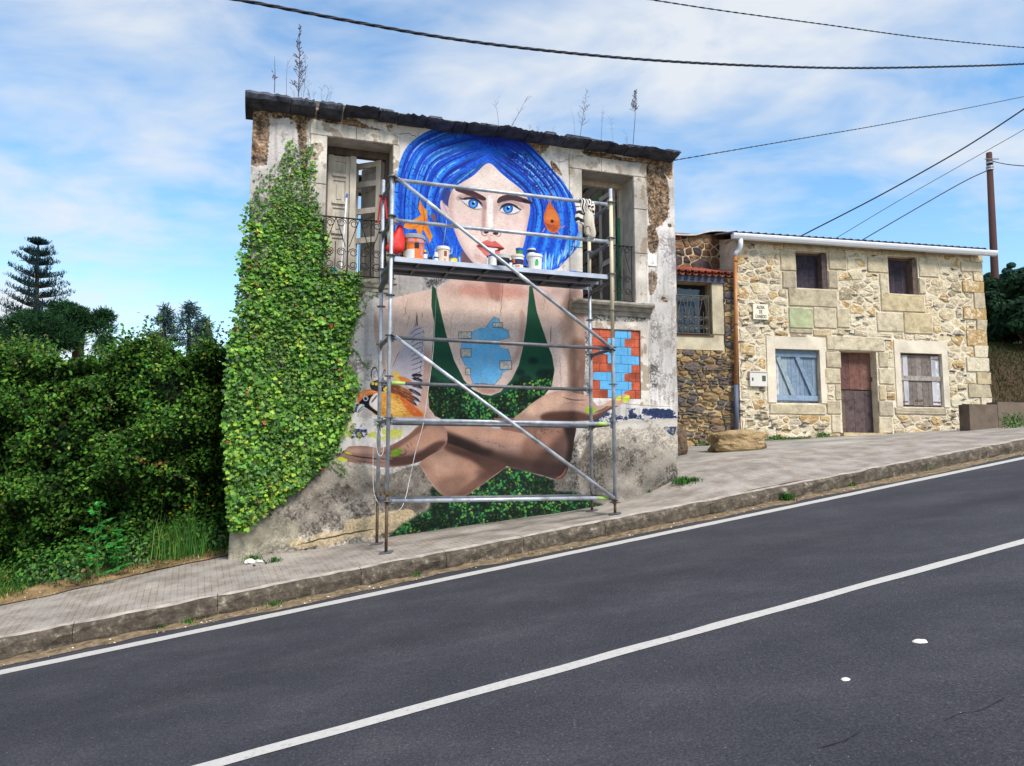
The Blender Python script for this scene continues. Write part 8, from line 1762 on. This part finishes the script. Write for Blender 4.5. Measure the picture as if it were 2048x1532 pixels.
def scrap(px, py, sx, sy, sz_, label, mat=M_wh, seed=1):
    p = pavhit(px, py); bm_ = bmesh.new(); bmesh.ops.create_icosphere(bm_, subdivisions=3, radius=1)
    for v_ in bm_.verts: q_ = v_.co.copy(); k_ = 1 + mnoise.noise(q_ * 1.9 + Vector((seed, 0, 0))) * .7; v_.co = Vector((q_.x * sx * k_, q_.y * sy * k_, max(q_.z * sz_ * k_, -.004)))
    me = bpy.data.meshes.new('litter'); bm_.to_mesh(me); bm_.free(); me.materials.append(mat); o = bpy.data.objects.new('litter', me); COL.objects.link(o); o.location = (p[0], p[1], p[2] + .006); return tag(o, label, 'litter')
scrap(500, 1126, .06, .05, .035, 'crumpled white paper by the grass tuft at the left wall foot', seed=4); scrap(517, 1124, .045, .03, .02, 'torn white paper scrap right of the crumpled one', seed=7)
M_dk = simple('dark_clod', (58, 50, 46), .9)
for x, y, lb in [(527, 1123, 'dark clod nearest the torn paper scrap'), (532, 1127, 'dark clod between the paper scrap and the second grass tuft'), (508, 1132, 'dark clod in front of the crumpled paper')]: scrap(x, y, .015, .015, .012, lb, M_dk, seed=x)
# pebbles of the gutter and verge edge
RP = random.Random(12); m = MB(); m.attr = []
for _ in range(900):
    if RP.random() < .65: T_ = RP.uniform(-6, 20); N_ = RP.uniform(8.2, 8.48); x, y = rt_xy(T_, N_); z = road_z(x, y) + .014
    else: q_ = [float(v_) for v_ in verge_pt(np.array(RP.uniform(-7, tb1)), np.array(abs(RP.gauss(.05, .18))))]; x, y, z = q_
    r_ = RP.uniform(.004, .014); c_ = lin(RP.choice([(190, 180, 164), (150, 130, 104), (110, 96, 80), (220, 210, 196)]))[:3]
    v = [(x + r_ * RP.uniform(.7, 1.3) * a, y + r_ * RP.uniform(.7, 1.3) * b_, z + r_ * c * .7) for a, b_, c in ((1, 0, 0), (0, 1, 0), (-1, 0, 0), (0, -1, 0), (0, 0, 1))]; m.add(v, [(0, 1, 4), (1, 2, 4), (2, 3, 4), (3, 0, 4)]); m.attr += [c_] * 5
tag(m.build('pebbles', tinted('pebble', .9, .2), None), kind='stuff')
n = 2600; T = NR.uniform(-6, 20, n); N_ = np.clip(NR.normal(8.42, .07, n), 8.2, 8.475); keep = lnoise(T, T * 0, 2.2, 81) + NR.normal(0, .5, n) > .55; T, N_ = T[keep], N_[keep]; X, Y = rt_xy(T, N_); n = len(T)
blades('gutter_grass', X, Y, road_z(X, Y) + .01, NR.uniform(.015, .06, n), pick([(170, 146, 90), (110, 124, 60), (70, 100, 44)], [3, 2, 1.5], n), lean_=1.3, w=.004)
